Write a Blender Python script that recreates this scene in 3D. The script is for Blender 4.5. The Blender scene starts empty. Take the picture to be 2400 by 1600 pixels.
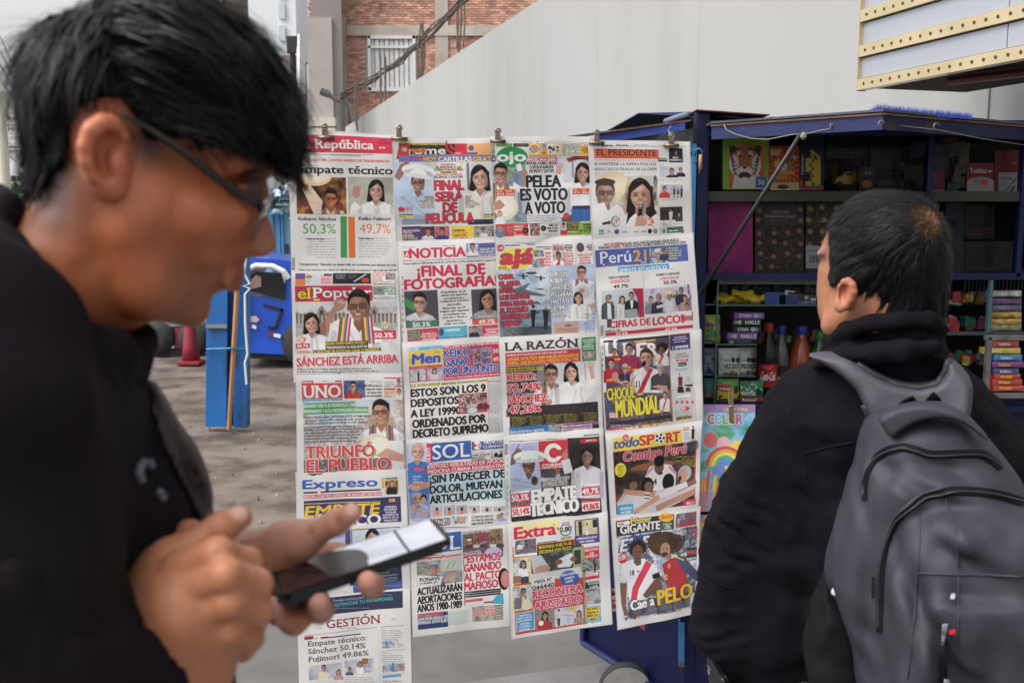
import bpy,bmesh,math,random
import numpy as np
from mathutils import Vector,Matrix
R=math.radians
sc=bpy.context.scene
C=sc.collection
# ------ camera
CAMH=1.70
PITCH=R(7.33)
FPX=2400*35/36
cam=bpy.data.objects.new('camera',bpy.data.cameras.new('camera'))
C.objects.link(cam)
cam.location=(0,0,CAMH)
cam.rotation_euler=(math.pi/2-PITCH,0,0)
cam.data.lens=35
cam.data.sensor_width=36
cam.data.clip_start=0.05
cam.data.clip_end=600
cam.data.dof.use_dof=True
cam.data.dof.focus_distance=2.86
cam.data.dof.aperture_fstop=8.0
sc.camera=cam
# ------ sky and light (bright overcast)
w=bpy.data.worlds.new('World')
sc.world=w
w.use_nodes=True
nt=w.node_tree
bg=nt.nodes['Background']
sky=nt.nodes.new('ShaderNodeTexSky')
sky.sky_type='NISHITA'
sky.sun_disc=False
sky.sun_elevation=R(52)
sky.sun_rotation=R(-115)
sky.air_density=1.3
sky.dust_density=6.0
hs=nt.nodes.new('ShaderNodeHueSaturation')
hs.inputs['Saturation'].default_value=0.10
hs.inputs['Value'].default_value=1.75
nt.links.new(sky.outputs[0],hs.inputs['Color'])
nt.links.new(hs.outputs[0],bg.inputs['Color'])
bg.inputs['Strength'].default_value=0.14
sun=bpy.data.objects.new('sun',bpy.data.lights.new('sun','SUN'))
C.objects.link(sun)
sun.data.energy=0.6
sun.data.angle=R(35)
sun.data.color=(1,.97,.93)
_d=Vector((-math.cos(R(52))*math.sin(R(65)),-math.cos(R(52))*math.cos(R(65)),math.sin(R(52))))
sun.rotation_euler=_d.to_track_quat('Z','Y').to_euler()
vs=sc.view_settings
vs.view_transform='Standard'
vs.look='None'
vs.gamma=1
vs.use_curve_mapping=False
vs.exposure=0.1
_f=Vector((0,math.cos(PITCH),-math.sin(PITCH)))
_u=Vector((0,math.sin(PITCH),math.cos(PITCH)))
def P(px,py,Y):
 """point of the real place seen at photo pixel (px, py) at distance Y north of the viewer"""
 d=_f*FPX+Vector((1,0,0))*(px-1200)+_u*(800-py)
 k=Y/d.y
 return Vector((d.x*k,Y,CAMH+d.z*k))
def ppm(Y):
 return FPX/Y/0.99
# ------ tags and links
def tag(o,label=None,cat=None,group=None,kind=None):
 if label:o['label']=label
 if cat:o['category']=cat
 if group:o['group']=group
 if kind:o['kind']=kind
 return o
def thing(name,label,cat,loc=(0,0,0),group=None):
 o=bpy.data.objects.new(name,None)
 o.empty_display_size=.05
 C.objects.link(o)
 o.location=loc
 return tag(o,label,cat,group)
def link(name,me,mat=None,parent=None,smooth=False):
 o=bpy.data.objects.new(name,me)
 C.objects.link(o)
 if mat is not None:
  for m_ in(mat if isinstance(mat,(list,tuple))else[mat]):
   me.materials.append(m_)
 if smooth:
  me.polygons.foreach_set('use_smooth',[True]*len(me.polygons))
 if parent is not None:
  o.parent=parent
  o.matrix_parent_inverse=Matrix.Translation(-world_loc(parent))
 return o
def world_loc(o):
 v=Vector(o.location)
 while o.parent is not None:
  v=v+o.matrix_parent_inverse.translation
  o=o.parent
  v=v+Vector(o.location)
 return v
# ------ materials
def mat(name,col,rough=.6,metal=0,noise=0,scale=20,bump=0,bscale=60,spec=.5,dirt=None,dscale=3,dlo=.5,dhi=.65,detail=6,stretch=(1,1,1),sheen=0,trans=0,coat=0,sss=0):
 m=bpy.data.materials.new(name)
 m.use_nodes=True
 t=m.node_tree
 b=t.nodes['Principled BSDF']
 b.inputs['Roughness'].default_value=rough
 b.inputs['Metallic'].default_value=metal
 b.inputs['Specular IOR Level'].default_value=spec
 b.inputs['Base Color'].default_value=(*col,1)
 if sheen:b.inputs['Sheen Weight'].default_value=sheen
 if trans:b.inputs['Transmission Weight'].default_value=trans
 if coat:b.inputs['Coat Weight'].default_value=coat
 if sss:
  b.inputs['Subsurface Weight'].default_value=sss
  b.inputs['Subsurface Radius'].default_value=(.008,.003,.0015)
  b.inputs['Subsurface Scale'].default_value=1
 tc=t.nodes.new('ShaderNodeTexCoord')
 mp=t.nodes.new('ShaderNodeMapping')
 mp.inputs['Scale'].default_value=stretch
 t.links.new(tc.outputs['Object'],mp.inputs[0])
 out=None
 if noise:
  n=t.nodes.new('ShaderNodeTexNoise')
  n.inputs['Scale'].default_value=scale
  n.inputs['Detail'].default_value=detail
  t.links.new(mp.outputs[0],n.inputs['Vector'])
  r=t.nodes.new('ShaderNodeMapRange')
  r.inputs[1].default_value=.3;r.inputs[2].default_value=.7
  r.inputs[3].default_value=1-noise;r.inputs[4].default_value=1+noise
  t.links.new(n.outputs['Fac'],r.inputs[0])
  mx=t.nodes.new('ShaderNodeMix');mx.data_type='RGBA';mx.blend_type='MULTIPLY'
  mx.inputs[0].default_value=1
  mx.inputs[6].default_value=(*col,1)
  t.links.new(r.outputs[0],mx.inputs[7])
  out=mx.outputs[2]
 if dirt:
  n=t.nodes.new('ShaderNodeTexNoise')
  n.inputs['Scale'].default_value=dscale
  n.inputs['Detail'].default_value=8
  n.inputs['Roughness'].default_value=.65
  t.links.new(mp.outputs[0],n.inputs['Vector'])
  r=t.nodes.new('ShaderNodeMapRange')
  r.inputs[1].default_value=dlo;r.inputs[2].default_value=dhi
  t.links.new(n.outputs['Fac'],r.inputs[0])
  mx=t.nodes.new('ShaderNodeMix');mx.data_type='RGBA'
  t.links.new(r.outputs[0],mx.inputs[0])
  if out:t.links.new(out,mx.inputs[6])
  else:mx.inputs[6].default_value=(*col,1)
  mx.inputs[7].default_value=(*dirt,1)
  out=mx.outputs[2]
 if out:t.links.new(out,b.inputs['Base Color'])
 if bump:
  n=t.nodes.new('ShaderNodeTexNoise')
  n.inputs['Scale'].default_value=bscale
  n.inputs['Detail'].default_value=5
  t.links.new(mp.outputs[0],n.inputs['Vector'])
  bp=t.nodes.new('ShaderNodeBump')
  bp.inputs['Strength'].default_value=bump
  bp.inputs['Distance'].default_value=.01
  t.links.new(n.outputs['Fac'],bp.inputs['Height'])
  t.links.new(bp.outputs[0],b.inputs['Normal'])
 return m
# ------ mesh builder
class MB:
 def __init__(s):s.v=[];s.f=[]
 def add(s,v,f):
  n=len(s.v);s.v+=[tuple(a)for a in v];s.f+=[tuple(i+n for i in q)for q in f];return s
 def quadbox(s,a,b,c,d,ext):
  """solid with front face a b c d (any winding) pushed back by the vector ext"""
  e=Vector(ext);v=[Vector(q)for q in(a,b,c,d)]
  v=v+[q+e for q in v]
  n=(v[1]-v[0]).cross(v[2]-v[0])
  f=[(0,1,2,3),(7,6,5,4),(0,4,5,1),(1,5,6,2),(2,6,7,3),(3,7,4,0)]
  if n.dot(e)>0:f=[q[::-1]for q in f]
  return s.add(v,f)
 def box(s,x0,y0,z0,x1,y1,z1):
  return s.quadbox((x0,y0,z0),(x1,y0,z0),(x1,y0,z1),(x0,y0,z1),(0,y1-y0,0))
 def tube(s,pts,r,n=8,cap=True):
  pts=[Vector(p)for p in pts];k=len(pts)
  rr=r if isinstance(r,(list,tuple))else[r]*k
  vs_=[];up=None
  for i,p in enumerate(pts):
   t=(pts[min(i+1,k-1)]-pts[max(i-1,0)]).normalized()
   if up is None:
    up=Vector((0,0,1))if abs(t.z)<.9 else Vector((1,0,0))
   a=t.cross(up).normalized();b=a.cross(t).normalized();up=b
   vs_+=[p+(a*math.cos(q)+b*math.sin(q))*rr[i]for q in[2*math.pi*j/n for j in range(n)]]
  f=[(i*n+j,i*n+(j+1)%n,(i+1)*n+(j+1)%n,(i+1)*n+j)for i in range(k-1)for j in range(n)]
  if cap:f+=[tuple(range(n))[::-1],tuple((k-1)*n+j for j in range(n))]
  return s.add(vs_,f)
 def lathe(s,base,prof,n=20,axis=(0,0,1)):
  base=Vector(base);ax=Vector(axis).normalized()
  a=ax.orthogonal().normalized();b=ax.cross(a)
  v=[]
  for r,h in prof:
   v+=[base+ax*h+(a*math.cos(2*math.pi*j/n)+b*math.sin(2*math.pi*j/n))*r for j in range(n)]
  k=len(prof)
  f=[(i*n+j,i*n+(j+1)%n,(i+1)*n+(j+1)%n,(i+1)*n+j)for i in range(k-1)for j in range(n)]
  f+=[tuple(range(n))[::-1],tuple((k-1)*n+j for j in range(n))]
  return s.add(v,f)
 def mesh(s,name='mesh'):
  me=bpy.data.meshes.new(name);me.from_pydata(s.v,[],s.f);me.update();return me
 def build(s,name,mat_=None,parent=None,smooth=False,bevel=0):
  me=s.mesh(name)
  if bevel:
   bm=bmesh.new();bm.from_mesh(me)
   bmesh.ops.bevel(bm,geom=bm.edges[:]+bm.verts[:],offset=bevel,segments=2,affect='EDGES',profile=.6)
   bm.to_mesh(me);bm.free()
  return link(name,me,mat_,parent,smooth)
# ------ implicit surfaces (for people, cloth, soft things)
def surface_nets(F,org,h):
 """F: values on a grid (negative inside); returns vertices and quads"""
 nx,ny,nz=F.shape
 ins=F<0
 c=[ins[i:nx-1+i,j:ny-1+j,k:nz-1+k]for i in(0,1)for j in(0,1)for k in(0,1)]
 s=sum(q.astype(np.int8)for q in c)
 act=(s>0)&(s<8)
 idx=np.argwhere(act)
 if len(idx)==0:return np.zeros((0,3)),np.zeros((0,4),int)
 num=-np.ones(act.shape,np.int64);num[tuple(idx.T)]=np.arange(len(idx))
 acc=np.zeros((len(idx),3));cnt=np.zeros(len(idx))
 offs=[(i,j,k)for i in(0,1)for j in(0,1)for k in(0,1)]
 I=idx.T
 val={o:F[I[0]+o[0],I[1]+o[1],I[2]+o[2]]for o in offs}
 for a in offs:
  for d in range(3):
   if a[d]:continue
   b=list(a);b[d]=1;b=tuple(b)
   va,vb=val[a],val[b]
   m=(va<0)!=(vb<0)
   t=np.where(m,va/np.where(m,va-vb,1),0)
   p=np.array(a,float)[None,:].repeat(len(idx),0);p[:,d]+=t
   acc+=p*m[:,None];cnt+=m
 V=(idx+acc/cnt[:,None])*h+np.array(org)
 quads=[]
 for d in range(3):
  e1,e2=[q for q in range(3)if q!=d]
  sl0=[slice(1,n-1)for n in F.shape];sl0[d]=slice(0,F.shape[d]-1)
  sl1=list(sl0);sl1[d]=slice(1,F.shape[d])
  a=ins[tuple(sl0)];b=ins[tuple(sl1)]
  E=np.argwhere(a!=b)
  if len(E)==0:continue
  fl=a[tuple(E.T)]
  base=E.copy();base[:,e1]+=1;base[:,e2]+=1
  def cell(o1,o2):
   q=base.copy();q[:,e1]-=o1;q[:,e2]-=o2
   return num[tuple(q.T)]
  q=np.stack([cell(1,1),cell(0,1),cell(0,0),cell(1,0)],1)
  flip=fl if d!=1 else~fl
  q[~flip]=q[~flip][:,::-1]
  quads.append(q)
 Q=np.concatenate(quads)
 Q=Q[(Q>=0).all(1)]
 return V,Q
def np_mesh(name,V,Q):
 me=bpy.data.meshes.new(name)
 me.vertices.add(len(V));me.vertices.foreach_set('co',np.ascontiguousarray(V,np.float32).ravel())
 k=Q.shape[1]
 me.loops.add(len(Q)*k);me.loops.foreach_set('vertex_index',np.ascontiguousarray(Q,np.int32).ravel())
 me.polygons.add(len(Q));me.polygons.foreach_set('loop_start',np.arange(0,len(Q)*k,k,dtype=np.int32))
 me.polygons.foreach_set('use_smooth',np.ones(len(Q),bool))
 me.update(calc_edges=True);me.validate()
 return me
def sdf_grid(lo,hi,h,fn):
 """evaluate fn(X, Y, Z) in a box"""
 ax=[np.arange(lo[i],hi[i]+h,h,dtype=np.float32)for i in range(3)]
 X,Y,Z=np.meshgrid(*ax,indexing='ij')
 F=fn(X,Y,Z)
 F[0],F[-1]=np.maximum(F[0],h/2),np.maximum(F[-1],h/2)
 F[:,0],F[:,-1]=np.maximum(F[:,0],h/2),np.maximum(F[:,-1],h/2)
 F[:,:,0],F[:,:,-1]=np.maximum(F[:,:,0],h/2),np.maximum(F[:,:,-1],h/2)
 return surface_nets(F,lo,h)
def smin(a,b,k):
 hh=np.clip(.5+.5*(b-a)/k,0,1)
 return b*(1-hh)+a*hh-k*hh*(1-hh)
def smax(a,b,k):return-smin(-a,-b,k)
def s_cone(X,Y,Z,a,b,ra,rb):
 a=np.array(a,np.float32);b=np.array(b,np.float32);d=b-a
 t=np.clip(((X-a[0])*d[0]+(Y-a[1])*d[1]+(Z-a[2])*d[2])/max(float(d@d),1e-9),0,1)
 return np.sqrt((X-a[0]-t*d[0])**2+(Y-a[1]-t*d[1])**2+(Z-a[2]-t*d[2])**2)-(ra+(rb-ra)*t)
def s_chain(X,Y,Z,pts,rad,k=.004):
 f=None
 for i in range(len(pts)-1):
  g=s_cone(X,Y,Z,pts[i],pts[i+1],rad[i],rad[i+1])
  f=g if f is None else smin(f,g,k)
 return f
def s_ell(X,Y,Z,c,r,M=None):
 """ellipsoid; M: 3x3 rotation (columns are its axes)"""
 dx,dy,dz=X-c[0],Y-c[1],Z-c[2]
 if M is not None:
  dx,dy,dz=(dx*M[0][j]+dy*M[1][j]+dz*M[2][j]for j in range(3))
 k0=np.sqrt((dx/r[0])**2+(dy/r[1])**2+(dz/r[2])**2)
 return(k0-1)*min(r)
def poly_sd(px,pz,poly):
 """signed distance (positive inside) to a closed polygon"""
 d=np.full(px.shape,1e9,np.float32);wn=np.zeros(px.shape,np.int8)
 n=len(poly)
 for i in range(n):
  ax,az=poly[i];bx,bz=poly[(i+1)%n]
  ex,ez=bx-ax,bz-az
  t=np.clip(((px-ax)*ex+(pz-az)*ez)/max(ex*ex+ez*ez,1e-12),0,1)
  d=np.minimum(d,(px-ax-t*ex)**2+(pz-az-t*ez)**2)
  cr=ex*(pz-az)-(px-ax)*ez
  wn+=((az<=pz)&(bz>pz)&(cr>0)).astype(np.int8)
  wn-=((az>pz)&(bz<=pz)&(cr<0)).astype(np.int8)
 d=np.sqrt(d)
 return np.where(wn!=0,d,-d)
def smooth_poly(pts,it=2):
 pts=[tuple(p)for p in pts]
 for _ in range(it):
  q=[]
  for i in range(len(pts)):
   a,b=pts[i],pts[(i+1)%len(pts)]
   q+=[(a[0]*.75+b[0]*.25,a[1]*.75+b[1]*.25),(a[0]*.25+b[0]*.75,a[1]*.25+b[1]*.75)]
  pts=q
 return pts
_rs=np.random.RandomState(7)
_perm=_rs.rand(32,32,32).astype(np.float32)
def vnoise(X,Y,Z,s,seed=0):
 """smooth value noise in -1..1 with cells of size s"""
 x,y,z=X/s+seed*3.7,Y/s+seed*1.9,Z/s+seed*7.3
 xi,yi,zi=np.floor(x).astype(int),np.floor(y).astype(int),np.floor(z).astype(int)
 fx,fy,fz=x-xi,y-yi,z-zi
 fx,fy,fz=(q*q*(3-2*q)for q in(fx,fy,fz))
 g=lambda i,j,k:_perm[(xi+i)&31,(yi+j)&31,(zi+k)&31]
 a=(g(0,0,0)*(1-fx)+g(1,0,0)*fx)*(1-fy)+(g(0,1,0)*(1-fx)+g(1,1,0)*fx)*fy
 b=(g(0,0,1)*(1-fx)+g(1,0,1)*fx)*(1-fy)+(g(0,1,1)*(1-fx)+g(1,1,1)*fx)*fy
 return(a*(1-fz)+b*fz)*2-1
# ------ flat print: a small painter that lays ink on a page
_tcv=bpy.data.curves.new('type','FONT');_tcv.resolution_u=3
_tob=bpy.data.objects.new('type',_tcv);C.objects.link(_tob)
_tc={}
def glyphs(s,bold=0.,serif=False,spacing=1.):
 key=(s,bold,serif,spacing)
 if key in _tc:return _tc[key]
 _tcv.body=s;_tcv.offset=bold;_tcv.size=1;_tcv.space_character=spacing
 bpy.context.view_layer.update()
 dg=bpy.context.evaluated_depsgraph_get()
 me=_tob.evaluated_get(dg).to_mesh()
 v=np.array([(a.co.x,a.co.y)for a in me.vertices])if len(me.vertices)else np.zeros((0,2))
 ed={}
 for p in me.polygons:
  q=list(p.vertices)
  ar=sum(v[q[i]][0]*v[q[(i+1)%len(q)]][1]-v[q[(i+1)%len(q)]][0]*v[q[i]][1]for i in range(len(q)))
  if ar<0:q=q[::-1]
  for i in range(len(q)):
   a,b=q[i],q[(i+1)%len(q)]
   if(b,a)in ed:del ed[(b,a)]
   else:ed[(a,b)]=1
 _tob.to_mesh_clear()
 E=np.array([(v[a][0],v[a][1],v[b][0],v[b][1])for a,b in ed])if ed else np.zeros((0,4))
 if serif and len(E):
  ex=[]
  ys=[E[:,1].min()]
  for e in E:
   L=abs(e[2]-e[0])
   if abs(e[3]-e[1])<.004 and .035<L<.24:
    y=e[1];top=e[2]<e[0]
    lo=-.02-bold<y<.02;hi=y>.4
    if(hi and top)or(lo and not top):
     x0,x1=min(e[0],e[2])-.055,max(e[0],e[2])+.055
     y0,y1=(y-.05,y)if top else(y,y+.05)
     ex+=[(x0,y0,x1,y0),(x1,y0,x1,y1),(x1,y1,x0,y1),(x0,y1,x0,y0)]
  if ex:E=np.concatenate([E,np.array(ex)])
 _tc[key]=E
 return E
_eH=glyphs('H');CAP=_eH[:,1].max()
class Page:
 def __init__(s,corners,wm,hm,ppu=2.0,base=(.88,.865,.85),name='page',reg=(0,0),zs=4.356):
  s.q=[Vector((*c,0))for c in corners]
  s.W,s.H=int(wm),int(hm);s.base=base
  s.a=np.ones((s.H,s.W,3),np.float32)*np.array(base,np.float32)
  s.cl=None;s.name=name;s.ox,s.oy=reg;s.zs=zs
  src=np.array([(c[0],c[1])for c in corners]);dst=np.array([(0,0),(s.W,0),(s.W,s.H),(0,s.H)])
  A=[];b=[]
  for(x,y),(u,v)in zip(src,dst):
   A+=[[x,y,1,0,0,0,-u*x,-u*y],[0,0,0,x,y,1,-v*x,-v*y]];b+=[u,v]
  s.h=np.linalg.solve(np.array(A,float),np.array(b,float))
  s.k=s.W/(((src[1]-src[0])**2).sum()**.5)/zs
  s.ky=s.H/(((src[3]-src[0])**2).sum()**.5)/zs
 def reg(s,x,y):s.ox,s.oy=x,y;return s
 def m(s,x,y):
  x=s.ox+x/s.zs;y=s.oy+y/s.zs;h=s.h
  d=h[6]*x+h[7]*y+1
  return(h[0]*x+h[1]*y+h[2])/d,(h[3]*x+h[4]*y+h[5])/d
 def clip(s,*b):
  if not b:s.cl=None;return
  u0,v0=s.m(b[0],b[1]);s.cl=(int(u0),int(v0),int(u0+(b[2]-b[0])*s.k),int(v0+(b[3]-b[1])*s.ky))
 def _fill(s,E,col,al=1.,grow=0):
  if len(E)==0:return
  x0,x1=int(np.floor(min(E[:,0].min(),E[:,2].min())))-1,int(np.ceil(max(E[:,0].max(),E[:,2].max())))+2
  y0,y1=int(np.floor(min(E[:,1].min(),E[:,3].min())))-1,int(np.ceil(max(E[:,1].max(),E[:,3].max())))+2
  x0,y0,x1,y1=max(x0,-200),max(y0,0),min(x1,s.W),min(y1,s.H)
  if s.cl:y0,x1,y1=max(y0,s.cl[1]),min(x1,s.cl[2]),min(y1,s.cl[3])
  if x1<=max(x0,0)or y1<=y0:return
  S=3
  w_,h_=(x1-x0)*S,(y1-y0)*S
  e=(E-np.array([x0,y0,x0,y0]))*S
  up=e[:,3]>e[:,1]
  ya=np.minimum(e[:,1],e[:,3]);yb=np.maximum(e[:,1],e[:,3])
  ra=np.clip(np.ceil(ya-.5),0,h_).astype(int);rb=np.clip(np.ceil(yb-.5),0,h_).astype(int)
  n=rb-ra;ok=n>0
  e,up,ra,n=e[ok],up[ok],ra[ok],n[ok]
  if len(e)==0:return
  ii=np.repeat(np.arange(len(e)),n)
  rr=np.arange(n.sum())-np.repeat(np.cumsum(n)-n,n)+ra[ii]
  t=(rr+.5-e[ii,1])/(e[ii,3]-e[ii,1])
  xx=e[ii,0]+t*(e[ii,2]-e[ii,0])
  cc=np.clip(np.ceil(xx-.5),0,w_).astype(int)
  acc=np.zeros((h_,w_+1),np.int16)
  np.add.at(acc,(rr,cc),np.where(up[ii],1,-1))
  mk=(np.cumsum(acc,1)[:,:w_]!=0)
  mk=mk.reshape(y1-y0,S,x1-x0,S).mean((1,3))
  lf=max(0,s.cl[0]if s.cl else 0)
  if x0<lf:mk=mk[:,lf-x0:];x0=lf
  if mk.shape[1]==0:return
  s._blend(mk*al,x0,y0,col)
 def _blend(s,mk,x0,y0,col):
  h_,w_=mk.shape
  sub=s.a[y0:y0+h_,x0:x0+w_]
  c=np.array(col,np.float32)
  sub+=(c-sub)*mk[...,None]
 def _pe(s,pts):
  p=np.array(pts,float)
  return np.concatenate([p,np.roll(p,-1,0)],1)
 def g(s,pts,col,al=1.):
  s._fill(s._pe([s.m(*p)for p in pts]),col,al)
 def r(s,x0,y0,x1,y1,col,al=1.):
  u,v=s.m(x0,y0);w_,h_=(x1-x0)*s.k,(y1-y0)*s.ky
  s._fill(s._pe([(u,v),(u+w_,v),(u+w_,v+h_),(u,v+h_)]),col,al)
 def fr(s,x0,y0,x1,y1,col,t=4):
  s.r(x0,y0,x1,y0+t,col);s.r(x0,y1-t,x1,y1,col);s.r(x0,y0,x0+t,y1,col);s.r(x1-t,y0,x1,y1,col)
 def e(s,cx,cy,rx,ry,col,al=1.,rot=0.,a0=0,a1=360):
  u,v=s.m(cx,cy);t=np.radians(np.linspace(a0,a1,28,endpoint=(a1-a0<360)))
  c_,s_=math.cos(R(rot)),math.sin(R(rot))
  x=np.cos(t)*rx;y=np.sin(t)*ry
  s._fill(s._pe(np.stack([u+(x*c_-y*s_)*s.k,v+(x*s_+y*c_)*s.ky],1)),col,al)
 def ln(s,x0,y0,x1,y1,w_,col,al=1.):
  a=np.array(s.m(x0,y0));b=np.array(s.m(x1,y1));d=b-a;L=max(np.hypot(*d),1e-6)
  n=np.array([-d[1],d[0]])/L*w_*s.k/2
  s._fill(s._pe([a+n,b+n,b-n,a-n]),col,al)
 def t(s,tx,x0,yb,x1,h,col,b=.0,f='',sh=0.,o=None,rot=0.,sp=1.,al=1.):
  """text: left x0, baseline yb (at the left), right x1, cap height h"""
  E=glyphs(tx,0.,f=='s',sp).copy()
  if len(E)==0:return
  b=max(b,0)*(.55 if h<24*s.zs/4.356 else .8 if h<40*s.zs/4.356 else 1)
  mn,mxx=min(E[:,0].min(),E[:,2].min()),max(E[:,0].max(),E[:,2].max())
  kx=(x1-x0)/(mxx-mn)*s.k;ky=h/CAP*s.ky
  E[:,[0,2]]-=mn
  X=E[:,[0,2]]*kx;Yy=E[:,[1,3]]*ky
  X=X+Yy*sh
  u,v=s.m(x0,yb);c_,s_=math.cos(R(rot)),math.sin(R(rot))
  U=u+X*c_+Yy*s_;Vv=v+X*s_-Yy*c_
  E2=np.stack([U[:,0],Vv[:,0],U[:,1],Vv[:,1]],1)
  em=h/CAP
  bx,by=b*.84*em*s.k,b*.5*em*s.ky
  def spread(rx,ry,c,n=8):
   for a in range(n):
    dx,dy=math.cos(a*2*math.pi/n)*rx,math.sin(a*2*math.pi/n)*ry
    s._fill(E2+np.array([dx,dy,dx,dy]),c,1)
  if o:
   d=o[1]*s.k
   if len(o)>2:
    E3=E2;E2=E2+np.array([d,d,d,d])*1.3;spread(bx+d*.6,by+d*.6,o[2]);E2=E3
   spread(bx+d,by+d,o[0],12)
  if b:spread(bx,by,col)
  s._fill(E2,col,al)
 def mt(s,rows,x0,yb,x1,lh,h,col,al='c',cw=None,**k):
  """several rows; widths follow the number of letters"""
  mxl=max(len(q)for q in rows)
  for i,q in enumerate(rows):
   w_=(x1-x0)*len(q)/mxl
   a=x0 if al=='l' else x1-w_ if al=='r' else(x0+x1-w_)/2
   c_=col[i]if isinstance(col,list)else col
   s.t(q,a,yb+i*lh,a+w_,h,c_,**k)
 def tl(s,x0,y0,x1,n,lh,h,col=(.25,.24,.24),al=.75,seed=1,ragged='l'):
  """small print too fine to read"""
  rn=random.Random(seed)
  for i in range(n):
   L=(x1-x0)*(rn.uniform(.55,.9)if i==n-1 else rn.uniform(.86,1.))
   x=x0 if ragged=='l' else x1-L if ragged=='r' else(x0+x1-L)/2
   end=x+L
   while x<end-3:
    w_=min(rn.uniform(1.2,5.5)*h,end-x)
    xx=x
    while xx<x+w_:
     q=h*rn.uniform(.35,.6)
     s.r(xx,y0+i*lh+(h*.25 if rn.random()<.6 else 0),min(xx+q,x+w_),y0+i*lh+h,col,al*rn.uniform(.45,1))
     xx+=q+h*.22
    x+=w_+h*.5
 def ph(s,x0,y0,x1,y1,pal,seed=1,sc_=30,con=1.):
  """soft many-coloured ground of a printed photograph"""
  u,v=s.m(x0,y0);w_,h_=max(2,int((x1-x0)*s.k)),max(2,int((y1-y0)*s.ky))
  rs=np.random.RandomState(seed);f=np.zeros((h_,w_));tot=0
  for q,am in((sc_,1),(sc_/2,.6),(sc_/4,.4),(sc_/9,.25)):
   q=max(q*s.k,1.5);gy,gx=int(h_/q)+3,int(w_/q)+3
   gr=rs.rand(gy,gx);yy=np.arange(h_)/q;xx=np.arange(w_)/q
   yi,xi=yy.astype(int),xx.astype(int);fy,fx=(yy-yi)[:,None],(xx-xi)[None]
   fy,fx=fy*fy*(3-2*fy),fx*fx*(3-2*fx)
   f+=am*((gr[np.ix_(yi,xi)]*(1-fx)+gr[np.ix_(yi,xi+1)]*fx)*(1-fy)+(gr[np.ix_(yi+1,xi)]*(1-fx)+gr[np.ix_(yi+1,xi+1)]*fx)*fy)
   tot+=am
  f=np.clip((f/tot-.5)*2.2*con+.5,0,.9999)*(len(pal)-1)
  i=f.astype(int);fr_=(f-i)[...,None];P_=np.array(pal,np.float32)
  im=P_[i]*(1-fr_)+P_[np.minimum(i+1,len(pal)-1)]*fr_
  u,v=int(round(u)),int(round(v))
  a0,b0=max(u,0),max(v,0);a1,b1=min(u+w_,s.W),min(v+h_,s.H)
  if a1>a0 and b1>b0:s.a[b0:b1,a0:a1]=im[b0-v:b1-v,a0-u:a1-u]
 def bust(s,cx,cy,r,sex='m',shirt=(.9,.89,.9),skin=(.72,.5,.4),hair=(.1,.085,.085),glasses=None,scarf=False,hat=None,arm=None,smile=True,body=2.6,turn=0,tie=None,stripe=None):
  """printed picture of a person from the chest up; r = half the face height"""
  if glasses is None:glasses=sex=='m'
  rn=random.Random(int(cx*7+cy*3));tl=rn.uniform(-9,9);ta=math.sin(R(tl));lr=rn.choice((-1,1))
  v=rn.uniform(.9,1.06);skin=tuple(min(1,c*v)for c in skin)
  dk=tuple(c*.66 for c in skin);lt=tuple(min(1,c*1.2+.04)for c in skin);md=tuple(c*.86 for c in skin)
  sd=tuple(c*.78 for c in shirt);sl=tuple(min(1,c*1.05)for c in shirt)
  yb=cy+r*body;ox=ta*r*.5;hx=cx+ox*.6
  s.g([(cx-r*2.0,yb),(cx-r*1.95,cy+r*2.1),(cx-r*1.45,cy+r*1.55),(cx-r*.45,cy+r*1.12),(cx+r*.45,cy+r*1.12),(cx+r*1.45,cy+r*1.5),(cx+r*1.95,cy+r*2.05),(cx+r*2.0,yb)],shirt)
  for k in range(6):
   a=cx+r*rn.uniform(-1.7,1.7);s.ln(a,cy+r*rn.uniform(1.6,2.1),a+r*rn.uniform(-.5,.5),yb,r*rn.uniform(.1,.35),sd if k%2 else sl,.5)
  s.g([(cx-r*2.0,yb),(cx-r*1.95,cy+r*2.1),(cx-r*1.5,cy+r*1.7),(cx-r*1.45,yb)],sd,.7);s.g([(cx+r*1.5,cy+r*1.7),(cx+r*1.95,cy+r*2.05),(cx+r*2.0,yb),(cx+r*1.5,yb)],sd,.7)
  if sex=='w':
   s.e(hx,cy-r*.05,r*.86,r*1.16,hair,1,tl)
   s.g([(hx-r*.86,cy),(cx-r*1.0,cy+r*1.15),(cx-r*.5,cy+r*1.3),(cx+r*.5,cy+r*1.25),(cx+r*.95,cy+r*1.2),(hx+r*.86,cy)],hair)
  s.g([(cx-r*.34,cy+r*.5),(cx-r*.38,cy+r*1.2),(cx,cy+r*1.75),(cx+r*.38,cy+r*1.2),(cx+r*.34,cy+r*.5)],md)
  s.g([(cx-r*.34,cy+r*.6),(cx-r*.3,cy+r*1.0),(cx+r*.34,cy+r*.95),(cx+r*.34,cy+r*.6)],dk,.8)
  s.g([(cx-r*.42,cy+r*1.08),(cx-r*.72,cy+r*1.32),(cx-r*.12,cy+r*1.8)],sl);s.g([(cx+r*.42,cy+r*1.08),(cx+r*.72,cy+r*1.32),(cx+r*.12,cy+r*1.8)],sd)
  if tie:s.g([(cx-r*.12,cy+r*1.3),(cx+r*.12,cy+r*1.3),(cx+r*.18,yb),(cx-r*.18,yb)],tie)
  if stripe:s.g([(cx+r*.3,cy+r*1.3),(cx+r*.8,cy+r*1.35),(cx-r*.5,yb),(cx-r*1.1,yb)],stripe)
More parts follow.
